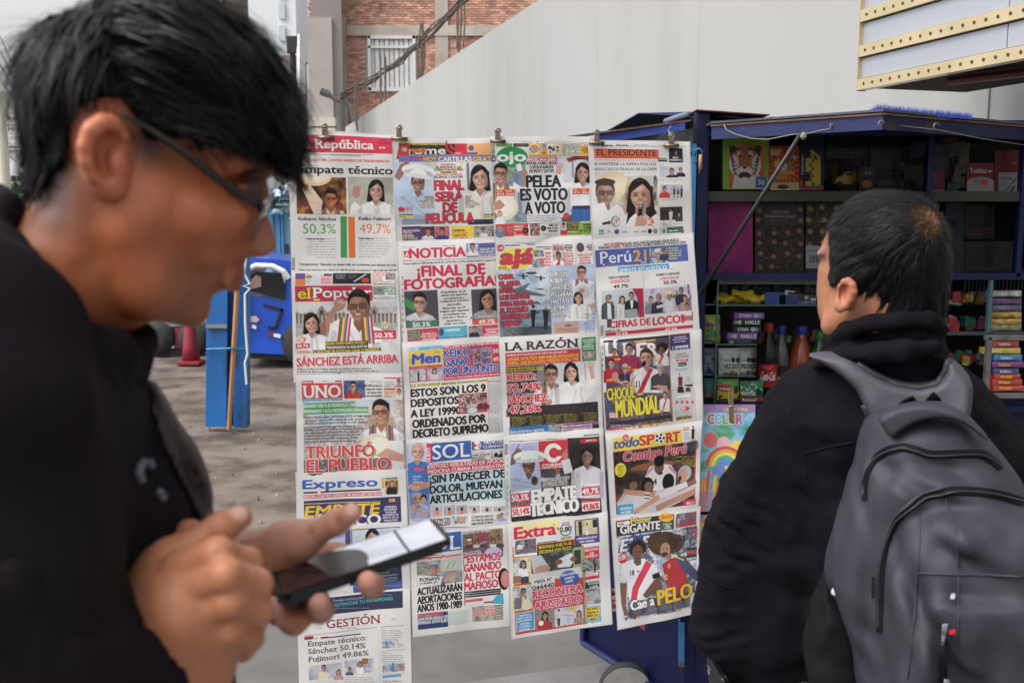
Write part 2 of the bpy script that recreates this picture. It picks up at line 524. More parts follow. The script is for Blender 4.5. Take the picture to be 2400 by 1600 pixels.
  if scarf:
   for sg in(-1,1):
    for i,c in enumerate([(.62,.18,.2),(.8,.68,.3),(.25,.42,.32),(.58,.15,.2),(.28,.3,.5),(.75,.48,.25),(.6,.2,.22)]):
     o_=r*(.4+.085*i)
     s.g([(cx+sg*o_,cy+r*(.9+.05*i)),(cx+sg*(o_+r*.09),cy+r*(.95+.05*i)),(cx+sg*(o_+r*.2),yb),(cx+sg*(o_+r*.08),yb)],c,.9)
  if hat=='up':s.e(cx+r*.3,cy-r*.75,r*2.1,r*.95,(.93,.91,.84),rot=-8);s.e(cx+r*.3,cy-r*.5,r*1.9,r*.6,(.8,.77,.7),rot=-8)
  if sex=='m':s.e(hx,cy-r*.2,r*.76,r*1.0,hair,1,tl)
  s.e(hx-r*.7,cy+r*.1,r*.1,r*.2,dk);s.e(hx+r*.7,cy+r*.1,r*.1,r*.2,md)
  s.e(hx,cy+r*.08,r*.68,r*.88,skin,1,tl);s.e(hx,cy+r*.5,r*.5,r*.52,skin,1,tl)
  s.e(hx+lr*r*.4,cy+r*.2,r*.3,r*.72,md,.75,tl);s.e(hx+lr*r*.55,cy+r*.3,r*.16,r*.55,dk,.5,tl)
  s.e(hx-lr*r*.2,cy-r*.42,r*.36,r*.2,lt,.5,tl);s.e(hx-lr*r*.34,cy+r*.3,r*.2,r*.17,lt,.55);s.e(hx+lr*r*.3,cy+r*.3,r*.15,r*.14,lt,.3)
  s.e(hx,cy+r*.84,r*.26,r*.12,lt,.35)
  if sex=='m':s.g([(hx-r*.74,cy-r*.05),(hx-r*.66,cy-r*.45),(hx-r*.3,cy-r*.66),(hx+r*.2,cy-r*.6),(hx+r*.6,cy-r*.5),(hx+r*.74,cy-r*.02),(hx+r*.72,cy-r*.75),(hx+ox,cy-r*1.18),(hx-r*.7,cy-r*.8)],hair)
  else:s.g([(hx-r*.8,cy+r*.6),(hx-r*.62,cy-r*.2),(hx+lr*r*.15,cy-r*.78),(hx+r*.6,cy-r*.25),(hx+r*.78,cy+r*.6),(hx+r*.84,cy-r*.5),(hx+ox,cy-r*1.2),(hx-r*.84,cy-r*.5)],hair)
  s.e(hx-lr*r*.2,cy-r*.95,r*.36,r*.12,tuple(min(1,c+.12)for c in hair),.5,tl)
  fx=hx-lr*r*.06
  if r>9:
   for sg in(-1,1):
    ey=cy+r*.02+sg*ta*r*.3
    s.e(fx+sg*r*.29,ey-r*.03,r*.18,r*.1,dk,.55);s.e(fx+sg*r*.29,ey,r*.1,r*.042,(.16,.1,.09),.9);s.ln(fx+sg*r*.13,ey-r*.17,fx+sg*r*.44,ey-r*.17+sg*ta*r*.1,r*.055,(.24,.16,.13),.75)
   s.ln(fx,cy-r*.05,fx+lr*r*.04,cy+r*.26,r*.1,lt,.4);s.e(fx+lr*r*.02,cy+r*.31,r*.15,r*.07,dk,.75)
   if smile:s.e(fx,cy+r*.56,r*.27,r*.1,(.5,.22,.2),.9);s.e(fx,cy+r*.54,r*.22,r*.05,(.9,.87,.84));s.ln(fx-r*.3,cy+r*.35,fx-r*.36,cy+r*.6,r*.04,dk,.6);s.ln(fx+r*.3,cy+r*.35,fx+r*.36,cy+r*.6,r*.04,dk,.6)
   else:s.e(fx,cy+r*.56,r*.21,r*.05,(.45,.24,.21),.85)
  if glasses:
   for sg in(-1,1):
    ey=cy+r*.01+sg*ta*r*.3
    for(a,b,c,d)in((-.22,-.13,.22,-.13),(-.2,.14,.2,.14),(-.23,-.13,-.19,.14),(.23,-.13,.19,.14)):s.ln(fx+sg*r*.31+a*r,ey+b*r,fx+sg*r*.31+c*r,ey+d*r,r*.055,(.14,.1,.1),.9)
   s.ln(fx-r*.1,cy-r*.07,fx+r*.1,cy-r*.07,r*.05,(.14,.1,.1))
  if hat=='up':s.e(cx+r*.05,cy-r*.95,r*.95,r*.5,(.95,.93,.87),rot=-8)
  if hat=='cap':s.e(cx,cy-r*.75,r*.85,r*.55,(.6,.68,.75));s.e(cx+r*.1,cy-r*.45,r*.8,r*.16,(.35,.4,.48))
  s.soft(cx-r*2,cy-r*1.5,cx+r*2,yb,3 if r>50 else 1)
 def soft(s,x0,y0,x1,y1,n=1):
  u0,v0=s.m(x0,y0);u1,v1=s.m(x1,y1)
  u0,v0,u1,v1=max(int(u0),1),max(int(v0),1),min(int(u1),s.W-2),min(int(v1),s.H-2)
  if u1-u0<3 or v1-v0<3:return
  for _ in range(n):
   q=s.a[v0-1:v1+1,u0-1:u1+1]
   q=(q[:-2]+2*q[1:-1]+q[2:])/4;q=(q[:,:-2]+2*q[:,1:-1]+q[:,2:])/4
   q=q*(1+(np.random.RandomState(3).rand(*q.shape[:2],1)-.5)*.07)
   s.a[v0:v0+q.shape[0],u0:u0+q.shape[1]]=q
 def full(s,cx,y0,y1,top=(.9,.9,.9),legs=(.15,.15,.2),skin=(.6,.42,.34),hair=(.1,.08,.08)):
  h=y1-y0;r=h*.075
  s.g([(cx-r*1.1,y0+h*.5),(cx+r*1.1,y0+h*.5),(cx+r*.9,y1),(cx-r*.9,y1)],legs)
  s.g([(cx-r*1.6,y0+h*.2),(cx+r*1.6,y0+h*.2),(cx+r*1.2,y0+h*.55),(cx-r*1.2,y0+h*.55)],top)
  s.e(cx,y0+r,r*.8,r*1.1,skin);s.e(cx,y0+r*.55,r*.85,r*.75,hair)
 def material(s,name,rough=.75,emis=0,fade=1.):
  a=np.clip(s.a,0,1)
  g_=a.mean(2,keepdims=True);a=g_+(a-g_)*.88
  rs=np.random.RandomState(len(name)*7+s.W)
  a=a*(1+(rs.rand(s.H,s.W,1)-.5)*.05)
  a=.045+a*.94
  im=bpy.data.images.new(name,s.W,s.H)
  out=np.ones((s.H,s.W,4),np.float32);out[...,:3]=a[::-1]
  im.pixels.foreach_set(out.ravel());im.update();im.pack()
  m=bpy.data.materials.new(name);m.use_nodes=True;t=m.node_tree
  b=t.nodes['Principled BSDF'];b.inputs['Roughness'].default_value=rough
  b.inputs['Specular IOR Level'].default_value=.25
  ti=t.nodes.new('ShaderNodeTexImage');ti.image=im;ti.extension='EXTEND'
  t.links.new(ti.outputs[0],b.inputs['Base Color'])
  if emis:
   t.links.new(ti.outputs[0],b.inputs['Emission Color']);b.inputs['Emission Strength'].default_value=emis
  return m
def sheet(quad,nx=10,ny=12,off=None,ext=0.):
 """curved sheet between four points (TL TR BR BL) with print coordinates"""
 a,b,c,d=[Vector(q)for q in quad]
 V=[];U=[]
 for j in range(ny+1):
  v=j/ny*(1+ext)
  for i in range(nx+1):
   u=i/nx
   p=(a*(1-u)+b*u)*(1-v)+(d*(1-u)+c*u)*v
   if off:p=p+off(u,v)
   V.append(p);U.append((u,1-v))
 F=[(j*(nx+1)+i,(j+1)*(nx+1)+i,(j+1)*(nx+1)+i+1,j*(nx+1)+i+1)for j in range(ny)for i in range(nx)]
 me=bpy.data.meshes.new('sheet');me.from_pydata([tuple(p)for p in V],[],F)
 uv=me.uv_layers.new(name='UVMap')
 for l in me.loops:uv.data[l.index].uv=U[l.vertex_index]
 me.polygons.foreach_set('use_smooth',[True]*len(F));me.update()
 return me
# ------ the printed front pages
RED=(.86,.2,.24);DRED=(.78,.13,.2);BLK=(.15,.135,.135);WHT=(.93,.92,.9);YEL=(.96,.83,.2);BLU=(.2,.34,.68);GRN=(.2,.58,.3);ORG=(.95,.5,.2);PUR=(.4,.3,.6);NAV=(.16,.18,.36);GRY=(.55,.54,.55)
SK1,SK2=(.74,.52,.42),(.84,.62,.52)
CITY=[(.35,.34,.33),(.55,.53,.5),(.72,.7,.66),(.8,.8,.8)]
NIGHT=[(.12,.08,.08),(.25,.15,.1),(.5,.3,.15),(.75,.5,.25)]
CROWD=[(.2,.2,.24),(.75,.3,.25),(.5,.45,.45),(.85,.82,.8),(.3,.35,.5)]
GREYS=[(.25,.25,.27),(.5,.5,.52),(.75,.75,.76),(.4,.4,.42)]
PG=[]
def page(name,corners,reg,ext=.0,base=(.88,.865,.85)):
 w_=((corners[1][0]-corners[0][0])**2+(corners[1][1]-corners[0][1])**2)**.5
 h_=((corners[3][0]-corners[0][0])**2+(corners[3][1]-corners[0][1])**2)**.5
 p=Page(corners,w_*2,h_*2,base=base,name=name,reg=reg)
 PG.append(p);return p
R1,R2,R3,R4,R5,R6,R7,R8=(660,280),(1140,280),(660,620),(1140,620),(660,960),(1140,960),(660,1240),(1140,1240)
p=page('republic',[(676,311),(928,317),(934,638),(684,636)],R1)
p.r(60,160,1150,326,(.87,.2,.29))
p.t('La República',150,285,934,85,WHT,.035,'s')
p.t('Lunes',994,222,1076,24,(.3,.1,.12));p.t('8.6.2026',994,250,1110,22,(.3,.1,.12));p.t('S/2.00',994,296,1056,18,WHT,.03)
p.tl(740,302,930,1,10,8,(.4,.1,.12));p.tl(240,302,420,1,10,8,(.4,.1,.12));p.tl(994,266,1110,1,10,8,(.4,.1,.12))
p.ln(378,356,486,356,6,RED);p.ln(820,356,926,358,6,RED)
p.t('EDICIÓN EXTRAORDINARIA',496,368,812,17,BLK,0,'s')
p.t('RESULTADO DEL CONTEO RÁPIDO DE TRANSPARENCIA:',205,420,1103,24,RED,.04)
p.t('Empate técnico',172,540,1134,78,BLK,.035,'s')
p.ph(150,580,653,960,NIGHT,3,90);p.clip(150,580,653,960)
for i in range(14):p.e(170+(i*137)%470,780+(i*61)%170,30,38,(.3+.02*i,.17,.12),.8)
p.e(340,590,165,85,(.93,.8,.62));p.e(345,580,150,60,(.97,.88,.74))
p.g([(215,700),(290,660),(420,830),(400,960),(330,960)],(.92,.8,.68));p.e(245,690,30,35,(.7,.42,.26))
p.bust(500,805,88,'m',(.93,.84,.74),(.72,.4,.22),scarf=True,body=1.75)
p.clip(672,580,1140,960);p.ph(672,580,1140,960,[(.62,.62,.56),(.7,.69,.62),(.76,.75,.7)],5,200)
p.g([(690,960),(705,870),(745,840),(800,880),(870,960)],WHT);p.e(760,740,42,60,SK1)
for i in range(4):p.ln(742+i*16,740,735+i*24,668,13,SK1)
p.bust(960,720,95,'w',(.94,.93,.92),SK2,body=2.6)
p.clip();p.t('Roberto Sánchez',172,1024,553,32,BLK,.025,'s');p.t('Keiko Fujimori',782,1022,1117,32,BLK,.025,'s')
p.t('50,3%',218,1158,551,98,(.25,.62,.3),-.004);p.t('49,7%',790,1156,1117,98,(.93,.46,.2),-.004)
p.ln(628,984,633,1410,66,(.25,.6,.3));p.ln(708,990,716,1410,68,(.93,.43,.17))
p.tl(240,1208,558,8,27,15,(.4,.4,.42),.7,2,'r');p.t('Roberto Sánchez:',262,1222,436,16,BLK,.03)
p.tl(785,1203,1120,8,27,15,(.4,.4,.42),.7,3,'l');p.t('Keiko Fujimori:',785,1218,940,16,BLK,.03)
p.t('Transparencia: “Elección se desarrolló sin incidentes que afecten el voto',172,1486,1180,22,BLK,.03)
p.t('“Hay que esperar con calma el 100 % de los resultados”, dice jefe de ONPE',172,1545,1182,22,BLK,.03)
for i in range(14):p.r(106,1408+i*10,136,1408+i*10+4+i%3,BLK)
p=page('popular',[(685,636),(934,637),(941,872),(689,884)],R3)
p.r(144,88,242,208,ORG);p.r(144,88,242,145,(.4,.3,.6));p.r(246,94,406,195,(.85,.84,.86));p.e(285,122,35,18,(.65,.6,.2));p.r(250,145,326,190,(.9,.88,.9));p.tl(252,150,322,4,10,5)
p.r(406,92,524,200,(.95,.7,.7));p.t('Aguadito',408,152,512,24,(.85,.2,.35));p.t('de pollo',414,184,508,22,(.85,.2,.35));p.r(440,92,520,116,(.25,.28,.5))
p.r(530,86,918,195,(.17,.17,.19));p.t('CUCHILLO',562,116,662,16,WHT);p.t('FILETERO',570,140,655,14,WHT);p.ln(745,172,870,96,12,(.85,.86,.88));p.e(860,158,40,26,(.85,.25,.15));p.tl(690,100,770,3,16,7,WHT)
p.r(935,82,1172,206,(.9,.4,.15));p.r(941,88,1166,200,(.93,.92,.9));p.mt(['LLEGÓ CON','SU TORO','A VOTAR'],947,114,1060,26,18,(.88,.4,.15),'l',b=.03);p.ph(1064,86,1166,156,GREYS,4,20);p.tl(950,170,1160,2,16,10,BLK)
p.r(933,220,1172,350,(.25,.6,.3));p.r(939,226,1166,344,(.93,.92,.9));p.ph(941,228,1060,310,[(.4,.38,.45),(.6,.6,.65),(.45,.7,.25)],5,25);p.mt(['PERÚ TOMA','EXAMEN A','ESPAÑA'],1050,250,1166,26,18,(.25,.6,.3),'r',b=.03);p.tl(944,318,1160,2,14,8,BLK)
p.r(140,212,918,374,(.82,.17,.28));p.t('el',172,340,300,108,YEL,.035,'s',o=((.1,.08,.08),4));p.t('Popular',326,330,920,102,WHT,.035,'s',o=((.35,.05,.08),3))
p.r(330,343,398,362,YEL);p.tl(160,350,320,1,10,8,BLK)
p.ph(142,378,1180,905,[(.62,.6,.58),(.8,.79,.78),(.9,.89,.88)],8,150);p.r(142,378,1180,440,(.86,.85,.86),.7)
for i in range(26):
 x=142+i*40;h_=(i*53)%70
 if x<690 or x>900:p.r(x,470+h_*.5,x+34,640,(.66,.62,.57));p.r(x+9,520,x+22,590,(.35,.31,.28));p.ln(x,505,x+34,505,5,(.45,.4,.36));p.e(x+17,505,9,14,(.3,.27,.25))
for x in(415,950):p.g([(x-50,500),(x-30,440),(x,410),(x+30,440),(x+50,500)],(.6,.55,.5));p.e(x,480,16,26,(.3,.26,.24))
p.g([(395,640),(520,440),(560,410),(640,400),(640,450),(560,480),(500,690)],SK1);p.e(600,395,62,58,SK1);p.e(615,380,36,26,(.84,.64,.52));p.g([(395,620),(450,540),(470,720),(380,700)],(.64,.43,.33))
p.bust(315,590,92,'w',(.93,.92,.92),SK2,body=3.2)
p.g([(480,790),(500,600),(620,530),(760,560),(890,540),(930,700),(930,840)],(.93,.91,.93))
p.bust(800,420,152,'m',(.94,.92,.93),(.66,.44,.34),scarf=False,body=2.4)
for j,x in enumerate((650,860)):
 sg=-1 if j==0 else 1
 for i,c in enumerate([(.75,.15,.2),(.2,.5,.35),(.95,.85,.3),(.9,.5,.2),(.35,.3,.6),(.8,.8,.85),(.8,.15,.2)]):
  q=17*i-50;p.g([(x+q,530),(x+q+16,530),(x+q+18+sg*25,800),(x+q-2+sg*25,800)],c)
p.r(930,668,1178,760,(.84,.17,.28));p.t('50.3%',952,740,1148,52,WHT,.04)
p.e(1055,612,42,44,(.6,.8,.35));p.e(1058,610,33,34,(.85,.84,.84));p.t('JP',1032,634,1086,44,(.85,.25,.3))
p.e(216,760,36,34,(.95,.5,.2));p.t('K',196,782,240,44,WHT,.04)
p.r(148,800,286,852,(.84,.17,.28));p.t('49.7%',158,842,274,32,WHT,.04)
p.e(230,890,70,24,SK2)
p.r(456,780,884,832,(.2,.17,.12));p.t('SEGÚN CONTEO RÁPIDO DE IPSOS Y',462,814,872,27,YEL,.025)
p.r(456,824,884,866,(.2,.17,.12));p.t('TRANSPARENCIA VA ADELANTE EN',462,854,872,27,WHT,.025)
p.r(324,866,1012,904,(.2,.17,.12));p.t('EL ESCRUTINIO DE VOTOS PARA GANAR LA PRESIDENCIA',332,897,998,26,YEL,.025)
p.r(142,906,1200,1130,(.88,.865,.85))
p.t('SÁNCHEZ ESTÁ ARRIBA',158,1034,1176,84,(.88,.2,.27),.035,o=(WHT,4,(.45,.35,.35)))
p.tl(176,1052,1140,1,20,17,BLK,.9,5);p.tl(176,1078,1180,1,20,17,BLK,.9,6);p.tl(158,1104,700,1,20,15,BLK,.9,7)
p.e(166,1062,8,8,RED);p.e(166,1090,8,8,RED)
p.g([(340,1118),(620,1102),(600,1120),(350,1124)],(.5,.15,.15))
p=page('one',[(694,879),(942,876),(950,1101),(698,1110)],R3)
p.r(205,1182,322,1212,(.87,.25,.25));p.t('Diario',216,1206,306,20,WHT,.03)
p.r(208,1208,612,1366,(.87,.26,.25));p.t('UNO',224,1352,596,122,WHT,.035,'s',o=((.6,.15,.15),3))
p.r(208,1366,612,1388,(.35,.66,.85));p.tl(410,1372,606,1,10,9,WHT)
p.tl(420,1180,540,1,10,9,BLK);p.r(548,1178,566,1196,BLU);p.r(572,1178,588,1196,BLK);p.r(594,1178,612,1196,RED)
p.ph(632,1182,850,1362,[(.2,.3,.55),(.35,.42,.6),(.6,.6,.6)],2,60);p.bust(730,1240,44,'m',(.8,.25,.2),SK2,body=2.8)
p.mt(['JNE afirma que la','segunda vuelta','se desarrolló','con normalidad'],830,1242,1024,34,20,BLK,'r',b=.02)
p.tl(890,1182,1024,2,14,9,(.4,.4,.4),.8,3,'r')
p.r(1045,1150,1228,1162,RED);p.mt(['Alerta ajena','en elecciones','polémicas'],1052,1200,1150,22,12,BLK,'l');p.bust(1196,1192,26,'m',(.85,.5,.5),SK2,body=2)
p.r(1045,1258,1232,1358,(.95,.8,.68));p.r(1045,1258,1160,1274,RED);p.mt(['Fujimori, Sánchez,','salud es','qué proponen'],1052,1302,1160,22,12,BLK,'l');p.bust(1200,1290,26,'m',WHT,SK2,body=2.4)
p.ph(215,1392,1250,2105,[(.62,.72,.8),(.8,.84,.87),(.84,.82,.8),(.7,.58,.5)],12,200)
p.reg(660,960)
p.ph(225,170,1250,640,[(.8,.8,.82),(.74,.6,.52),(.6,.62,.68),(.85,.83,.82),(.5,.45,.45)],14,60)
for i in range(120):
 x=230+(i*89)%640;y=60+(i*47)%250;p.e(x,y,8,6,[(.8,.3,.3),(.3,.45,.7),(.85,.75,.5),(.6,.35,.3)][i%4],.6)
p.reg(660,620)
p.r(230,1406,740,1460,(.25,.62,.32));p.t('SEGUNDA VUELTA SE DESARROLLÓ CON',234,1452,736,34,WHT,.02)
p.r(230,1458,874,1520,(.25,.62,.32));p.t('NORMALIDAD Y ALTA PARTICIPACIÓN CIUDADANA',234,1506,870,34,WHT,.02)
p.reg(660,960)
L=[('Roberto Sánchez obtuvo 50,3% frente a 49,7% de Keiko Fujimori',78,908),('en el conteo rápido al 100% realizado por Ipsos, aunque la',110,830),('diferencia se encuentra dentro del margen de error estadístico.',140,872),('La jornada electoral transcurrió sin incidentes de',176,745),('gravedad, con millones de peruanos acudiendo a las urnas',205,825),('para definir al sucesor de la presidenta Dina Boluarte.',236,775),('La ONPE inició el procesamiento oficial de actas y en las',268,820),('próximas horas se conocerán los resultados oficiales que',298,812),('confirmarán al ganador de la elección presidencial.',328,750)]
for s_,y,x in L:p.t(s_,236,y-0,x,17,BLK,.03,o=((.85,.84,.84),1.5))
p.g([(760,640),(830,300),(960,170),(1160,200),(1248,330),(1248,640)],(.92,.91,.9))
p.bust(1018,20,118,'m',(.93,.93,.92),(.72,.5,.4),scarf=True,body=2.4)
p.e(960,420,175,190,(.9,.85,.74));p.e(985,440,150,170,(.94,.91,.83));p.g([(960,460),(1080,380),(1245,450),(1245,525),(1100,510)],SK2)
p.r(228,510,1100,640,(.35,.3,.32),.75);
for i in range(90):p.e(235+(i*97)%860,500+(i*31)%130,9,11,[(.85,.8,.78),(.2,.2,.25),(.75,.35,.3),(.6,.5,.45)][i%4],.8)
p.t('TRIUNFÓ',250,488,938,118,(.88,.27,.25),.045,o=(WHT,6,(.2,.15,.15)))
p.t('EL PUEBLO',262,638,1100,130,(.88,.27,.25),.045,o=(WHT,6,(.2,.15,.15)))
p=page('express',[(694,1110),(951,1100),(962,1378),(700,1405)],R5)
p.t('Expreso',218,806,975,88,(.2,.36,.74),.055)
p.r(222,836,1010,852,(.2,.18,.18));p.r(345,830,428,852,(.85,.2,.25));p.r(372,830,400,852,WHT);p.tl(560,826,970,1,10,9,BLK)
p.r(222,868,1018,905,(.84,.2,.27));p.t('SEGÚN CONTEO RÁPIDO DE ENCUESTADORAS',226,898,1014,24,WHT,.035)
p.r(1028,688,1050,800,(.9,.68,.2));p.t('CONTRAPODER',1058,706,1192,17,NAV,.04);p.ph(1060,712,1196,860,[(.3,.2,.15),(.8,.55,.2),(.9,.7,.4)],4,30);p.bust(1130,745,26,'m',(.15,.14,.18),SK2,body=4.2,glasses=False)
p.r(226,925,1214,1190,(.23,.2,.42));p.ln(232,955,1015,925,8,YEL);p.ln(232,1205,1015,1192,8,YEL)
p.t('EMPATE',236,1088,985,108,(.96,.78,.16),.05,sh=.18);p.t('TÉCNICO',236,1198,1005,104,WHT,.05)
p.r(1100,898,1164,932,(.95,.68,.25));p.tl(1108,906,1156,2,12,7,BLK)
for i,s_ in enumerate(['LIDERESA','DE FUERZA','POPULAR','AGRADECE EL','APOYO DE LA','POBLACIÓN']):p.t(s_,1122-len(s_)*7.6,988+i*27,1122+len(s_)*7.6,19,WHT,.01)
p.ph(226,1212,700,1700,[(.8,.82,.86),(.7,.74,.85),(.55,.55,.75)],4,150);p.r(660,1210,712,1600,(.3,.28,.4))
p.r(720,1205,1220,1900,(.3,.32,.6));p.ph(730,1212,1214,1700,[(.84,.87,.9),(.8,.84,.88),(.72,.78,.85)],6,150)
p.bust(940,1290,84,'w',(.9,.9,.92),SK2)
p.reg(660,1240)
p.r(700,330,1222,575,(.17,.19,.3));p.ln(700,580,1222,572,8,(.4,.65,.9))
for i,(s_,y,x)in enumerate([('EMPATE TÉCNICO.',408,1186),('DEMOCRACIA ES LO DE TODOS EN ESTOS',436,1112),('DÍAS ES PARTE IMPORTANTE”.',460,1112),('LOS RESULTADOS DE LA ONPE LO RESPETAREMOS Y',505,1194),('ESPERAMOS QUE CUMPLA CON RESPETARLO.',530,1194),('ESPERAMOS EL CONTEO FINAL CON MUCHA FE”.',558,1194)]):
 p.t(s_,x-len(s_)*11,y,x,15,WHT)
p=page('management',[(696,1405),(961,1379),(968,1760),(708,1790)],R7)
p.reg(660,1240)
p.r(290,720,1240,885,(.17,.2,.32),1)
p.t('Fondos mutuos para',530,745,835,24,(.75,.78,.82),0,rot=-1.2);p.t('POTENCIAR TU PATRIMONIO',534,792,1138,30,(.25,.72,.68),.015,rot=-1.2)
p.tl(540,802,1130,1,10,9,WHT);p.tl(1030,666,1200,1,10,8,WHT)
p.t('GESTIÓN',460,1008,1008,78,(.55,.12,.17),.01,'s');p.tl(590,1002,890,1,10,10,(.55,.12,.17))
p.tl(310,945,414,6,13,7,(.4,.4,.4),.7,3,'r');p.tl(1120,900,1188,2,14,8,(.7,.2,.2))
p.ln(232,1084,972,1000,3,BLK);p.ln(1008,992,1246,972,3,BLK)
p.r(232,1094,322,1124,(.6,.15,.2));p.r(396,1094,484,1112,(.65,.15,.2));p.r(488,1092,806,1104,(.25,.32,.4));p.t('2026',330,1116,366,14,(.6,.15,.2))
p.t('Empate técnico:',272,1188,866,50,(.24,.23,.24),.01,'s');p.t('Sánchez 50.14%',272,1266,858,50,(.24,.23,.24),.01,'s');p.t('Fujimori 49.86%',276,1344,890,50,(.24,.23,.24),.01,'s')
p.ln(985,1010,1005,1600,2,GRY)
p.ph(278,1385,612,1530,[(.55,.6,.68),(.7,.72,.76),(.8,.8,.82)],4,60);p.bust(430,1405,30,'m',WHT,SK1,body=4);p.e(435,1480,50,38,(.93,.86,.7));p.bust(580,1450,24,'w',(.8,.6,.6),SK2,body=3.2)
p.ph(638,1340,942,1480,[(.5,.55,.68),(.7,.7,.74),(.85,.84,.84)],7,50);p.r(815,1316,880,1370,(.6,.38,.16));p.bust(795,1370,24,'w',WHT,SK2,body=4.2);p.bust(690,1425,20,'m',(.3,.35,.5),SK1,body=3)
p.tl(1012,1000,1080,1,12,9,RED);p.tl(1012,1022,1245,5,22,12,(.35,.35,.37));p.ph(1018,1128,1160,1215,[(.35,.6,.8),(.85,.85,.85),(.6,.65,.7)],3,30);p.bust(1066,1160,18,'m',(.5,.6,.75),SK2,body=2.4,glasses=False)
p.tl(1176,1150,1244,4,13,7);p.e(1180,1128,11,11,RED);p.e(1180,1128,6,6,WHT)
p.ln(1008,1240,1252,1218,2,BLK);p.tl(1018,1250,1150,1,12,9,RED);p.tl(1018,1274,1250,4,20,12,(.35,.35,.37))
p.ph(1026,1370,1262,1460,[(.75,.42,.25),(.6,.5,.45),(.55,.7,.85),(.75,.8,.85)],3,30);p.r(1026,1350,1262,1385,(.72,.8,.88));p.r(1125,1358,1150,1450,(.3,.5,.7))
p.ln(1018,1478,1262,1458,2,BLK);p.r(1028,1488,1226,1514,(.3,.6,.85));p.tl(1028,1540,1250,6,22,14,BLK)
p.tl(276,1556,610,14,22,11,(.4,.4,.42));p.tl(640,1500,960,14,22,11,(.4,.4,.42),.75,9)
p=page('purple',[(921,324),(1152,323),(1162,559),(931,567)],R1)
p.r(1200,228,1310,244,(.95,.75,.2));p.tl(1530,230,1760,1,10,9,BLU)
p.r(1195,246,1890,362,(.22,.2,.19));p.t('trome',1215,352,1668,74,WHT,.05);p.t('LA YAPITA REGALA PASAJES AÉREOS',1292,262,1690,18,YEL,.04)
for r_ in(95,72,50,28):p.e(1765,262,r_,r_,RED if r_ in(95,50)else(.22,.2,.19))
p.r(1690,180,1890,246,(.88,.865,.85))
p.r(1768,246,1890,362,RED);p.tl(1776,262,1866,3,20,9,(.3,.1,.1));p.r(1780,326,1850,350,(.9,.3,.3));p.t('S/1.00',1776,352,1826,14,WHT,.03)
p.r(1890,246,2140,362,(.95,.68,.4));p.e(1936,290,28,28,(.35,.3,.6));p.r(1896,335,2002,356,(.35,.3,.6));p.tl(2050,340,2130,1,10,7)
p.g([(1170,400),(1200,260),(1300,255),(1300,350),(1240,420)],(.83,.25,.25));p.e(1255,300,40,32,(.75,.3,.25));p.e(1255,305,28,22,(.9,.7,.55));p.ln(1250,400,1300,380,26,(.2,.45,.75))
p.t('MAMITA',1312,335,1470,40,(.95,.55,.2),.05,sh=.2,o=((.4,.15,.1),3));p.t('MÁS',1318,364,1372,16,(.3,.7,.85),.06)
p.r(1195,366,2150,432,(.5,.42,.68));p.t('TROME',1312,402,1448,24,RED,.05);p.t('HOY',1452,424,1585,46,YEL,.045,o=((.3,.25,.45),3));p.t('CARTILLAS',1602,425,1942,46,WHT,.045,o=((.3,.25,.45),3));p.t('GRATIS',1956,425,2200,46,YEL,.045,o=((.3,.25,.45),3))
p.clip(1140,434,1558,1078);p.ph(1145,434,1555,1075,[(.8,.82,.87),(.72,.77,.86),(.84,.85,.88)],5,200);p.clip(1500,434,1860,560);p.e(1705,432,150,110,(.96,.82,.35));p.e(1705,430,128,92,(.88,.865,.85));p.clip(1140,434,1558,1078)
p.r(1140,1078,1560,1090,(.88,.87,.86))
p.g([(1150,600),(1230,540),(1400,700),(1560,900),(1540,1040),(1230,1040),(1170,830)],(.72,.8,.88));p.g([(1150,580),(1215,450),(1300,430),(1290,500),(1200,620)],(.6,.42,.36));p.e(1275,470,42,40,(.6,.42,.36))
p.ln(1160,700,1330,760,40,(.7,.79,.88));p.ln(1240,800,1520,1010,16,(.64,.72,.82));p.ln(1330,700,1420,900,12,(.6,.7,.8))
p.e(1400,520,172,70,(.93,.93,.91),rot=8);p.e(1400,545,150,40,(.74,.74,.75),rot=8);p.bust(1395,640,88,'m',(.72,.8,.88),(.66,.46,.38),body=1.6);p.e(1400,548,84,46,(.95,.95,.93),rot=8);p.e(1400,575,150,22,(.88,.88,.87),rot=10)
p.ln(1240,1000,1560,1000,60,(.6,.66,.74));p.r(1230,1020,1540,1076,(.4,.45,.52),.6)
p.clip()
for i,s_ in enumerate(['SOMBRERO','SE IMPONE A LA','CHINA POR ESCASO','MARGEN EN','CONTEOS RÁPIDOS','DE IPSOS Y DATUM']):
 p.t(s_,1704-len(s_)*9.2,470+i*25.5,1704+len(s_)*9.2,20,RED if i in(0,4)else BLK,.03)
p.r(1552,615,1878,950,(.87,.86,.86),.8)
p.t('FINAL',1566,718,1860,96,(.84,.2,.3),.045,o=((.35,.1,.12),4));p.t('SERÁ',1578,832,1856,92,(.84,.2,.3),.045,o=((.35,.1,.12),4));p.t('DE',1656,944,1792,96,(.84,.2,.3),.045,o=((.35,.1,.12),4))
p.ph(1886,440,2165,1075,[(.84,.84,.86),(.78,.79,.82),(.86,.86,.87)],9,150);p.r(1888,440,1912,720,(.42,.42,.44));p.bust(2030,590,112,'w',(.9,.88,.84),(.84,.62,.54),body=4);p.ph(1900,1020,2165,1075,[(.15,.15,.2),(.3,.3,.4)],3,60)
p.t('PELÍCULA',1482,1060,1965,98,(.86,.22,.27),.045,o=((.45,.1,.1),4))
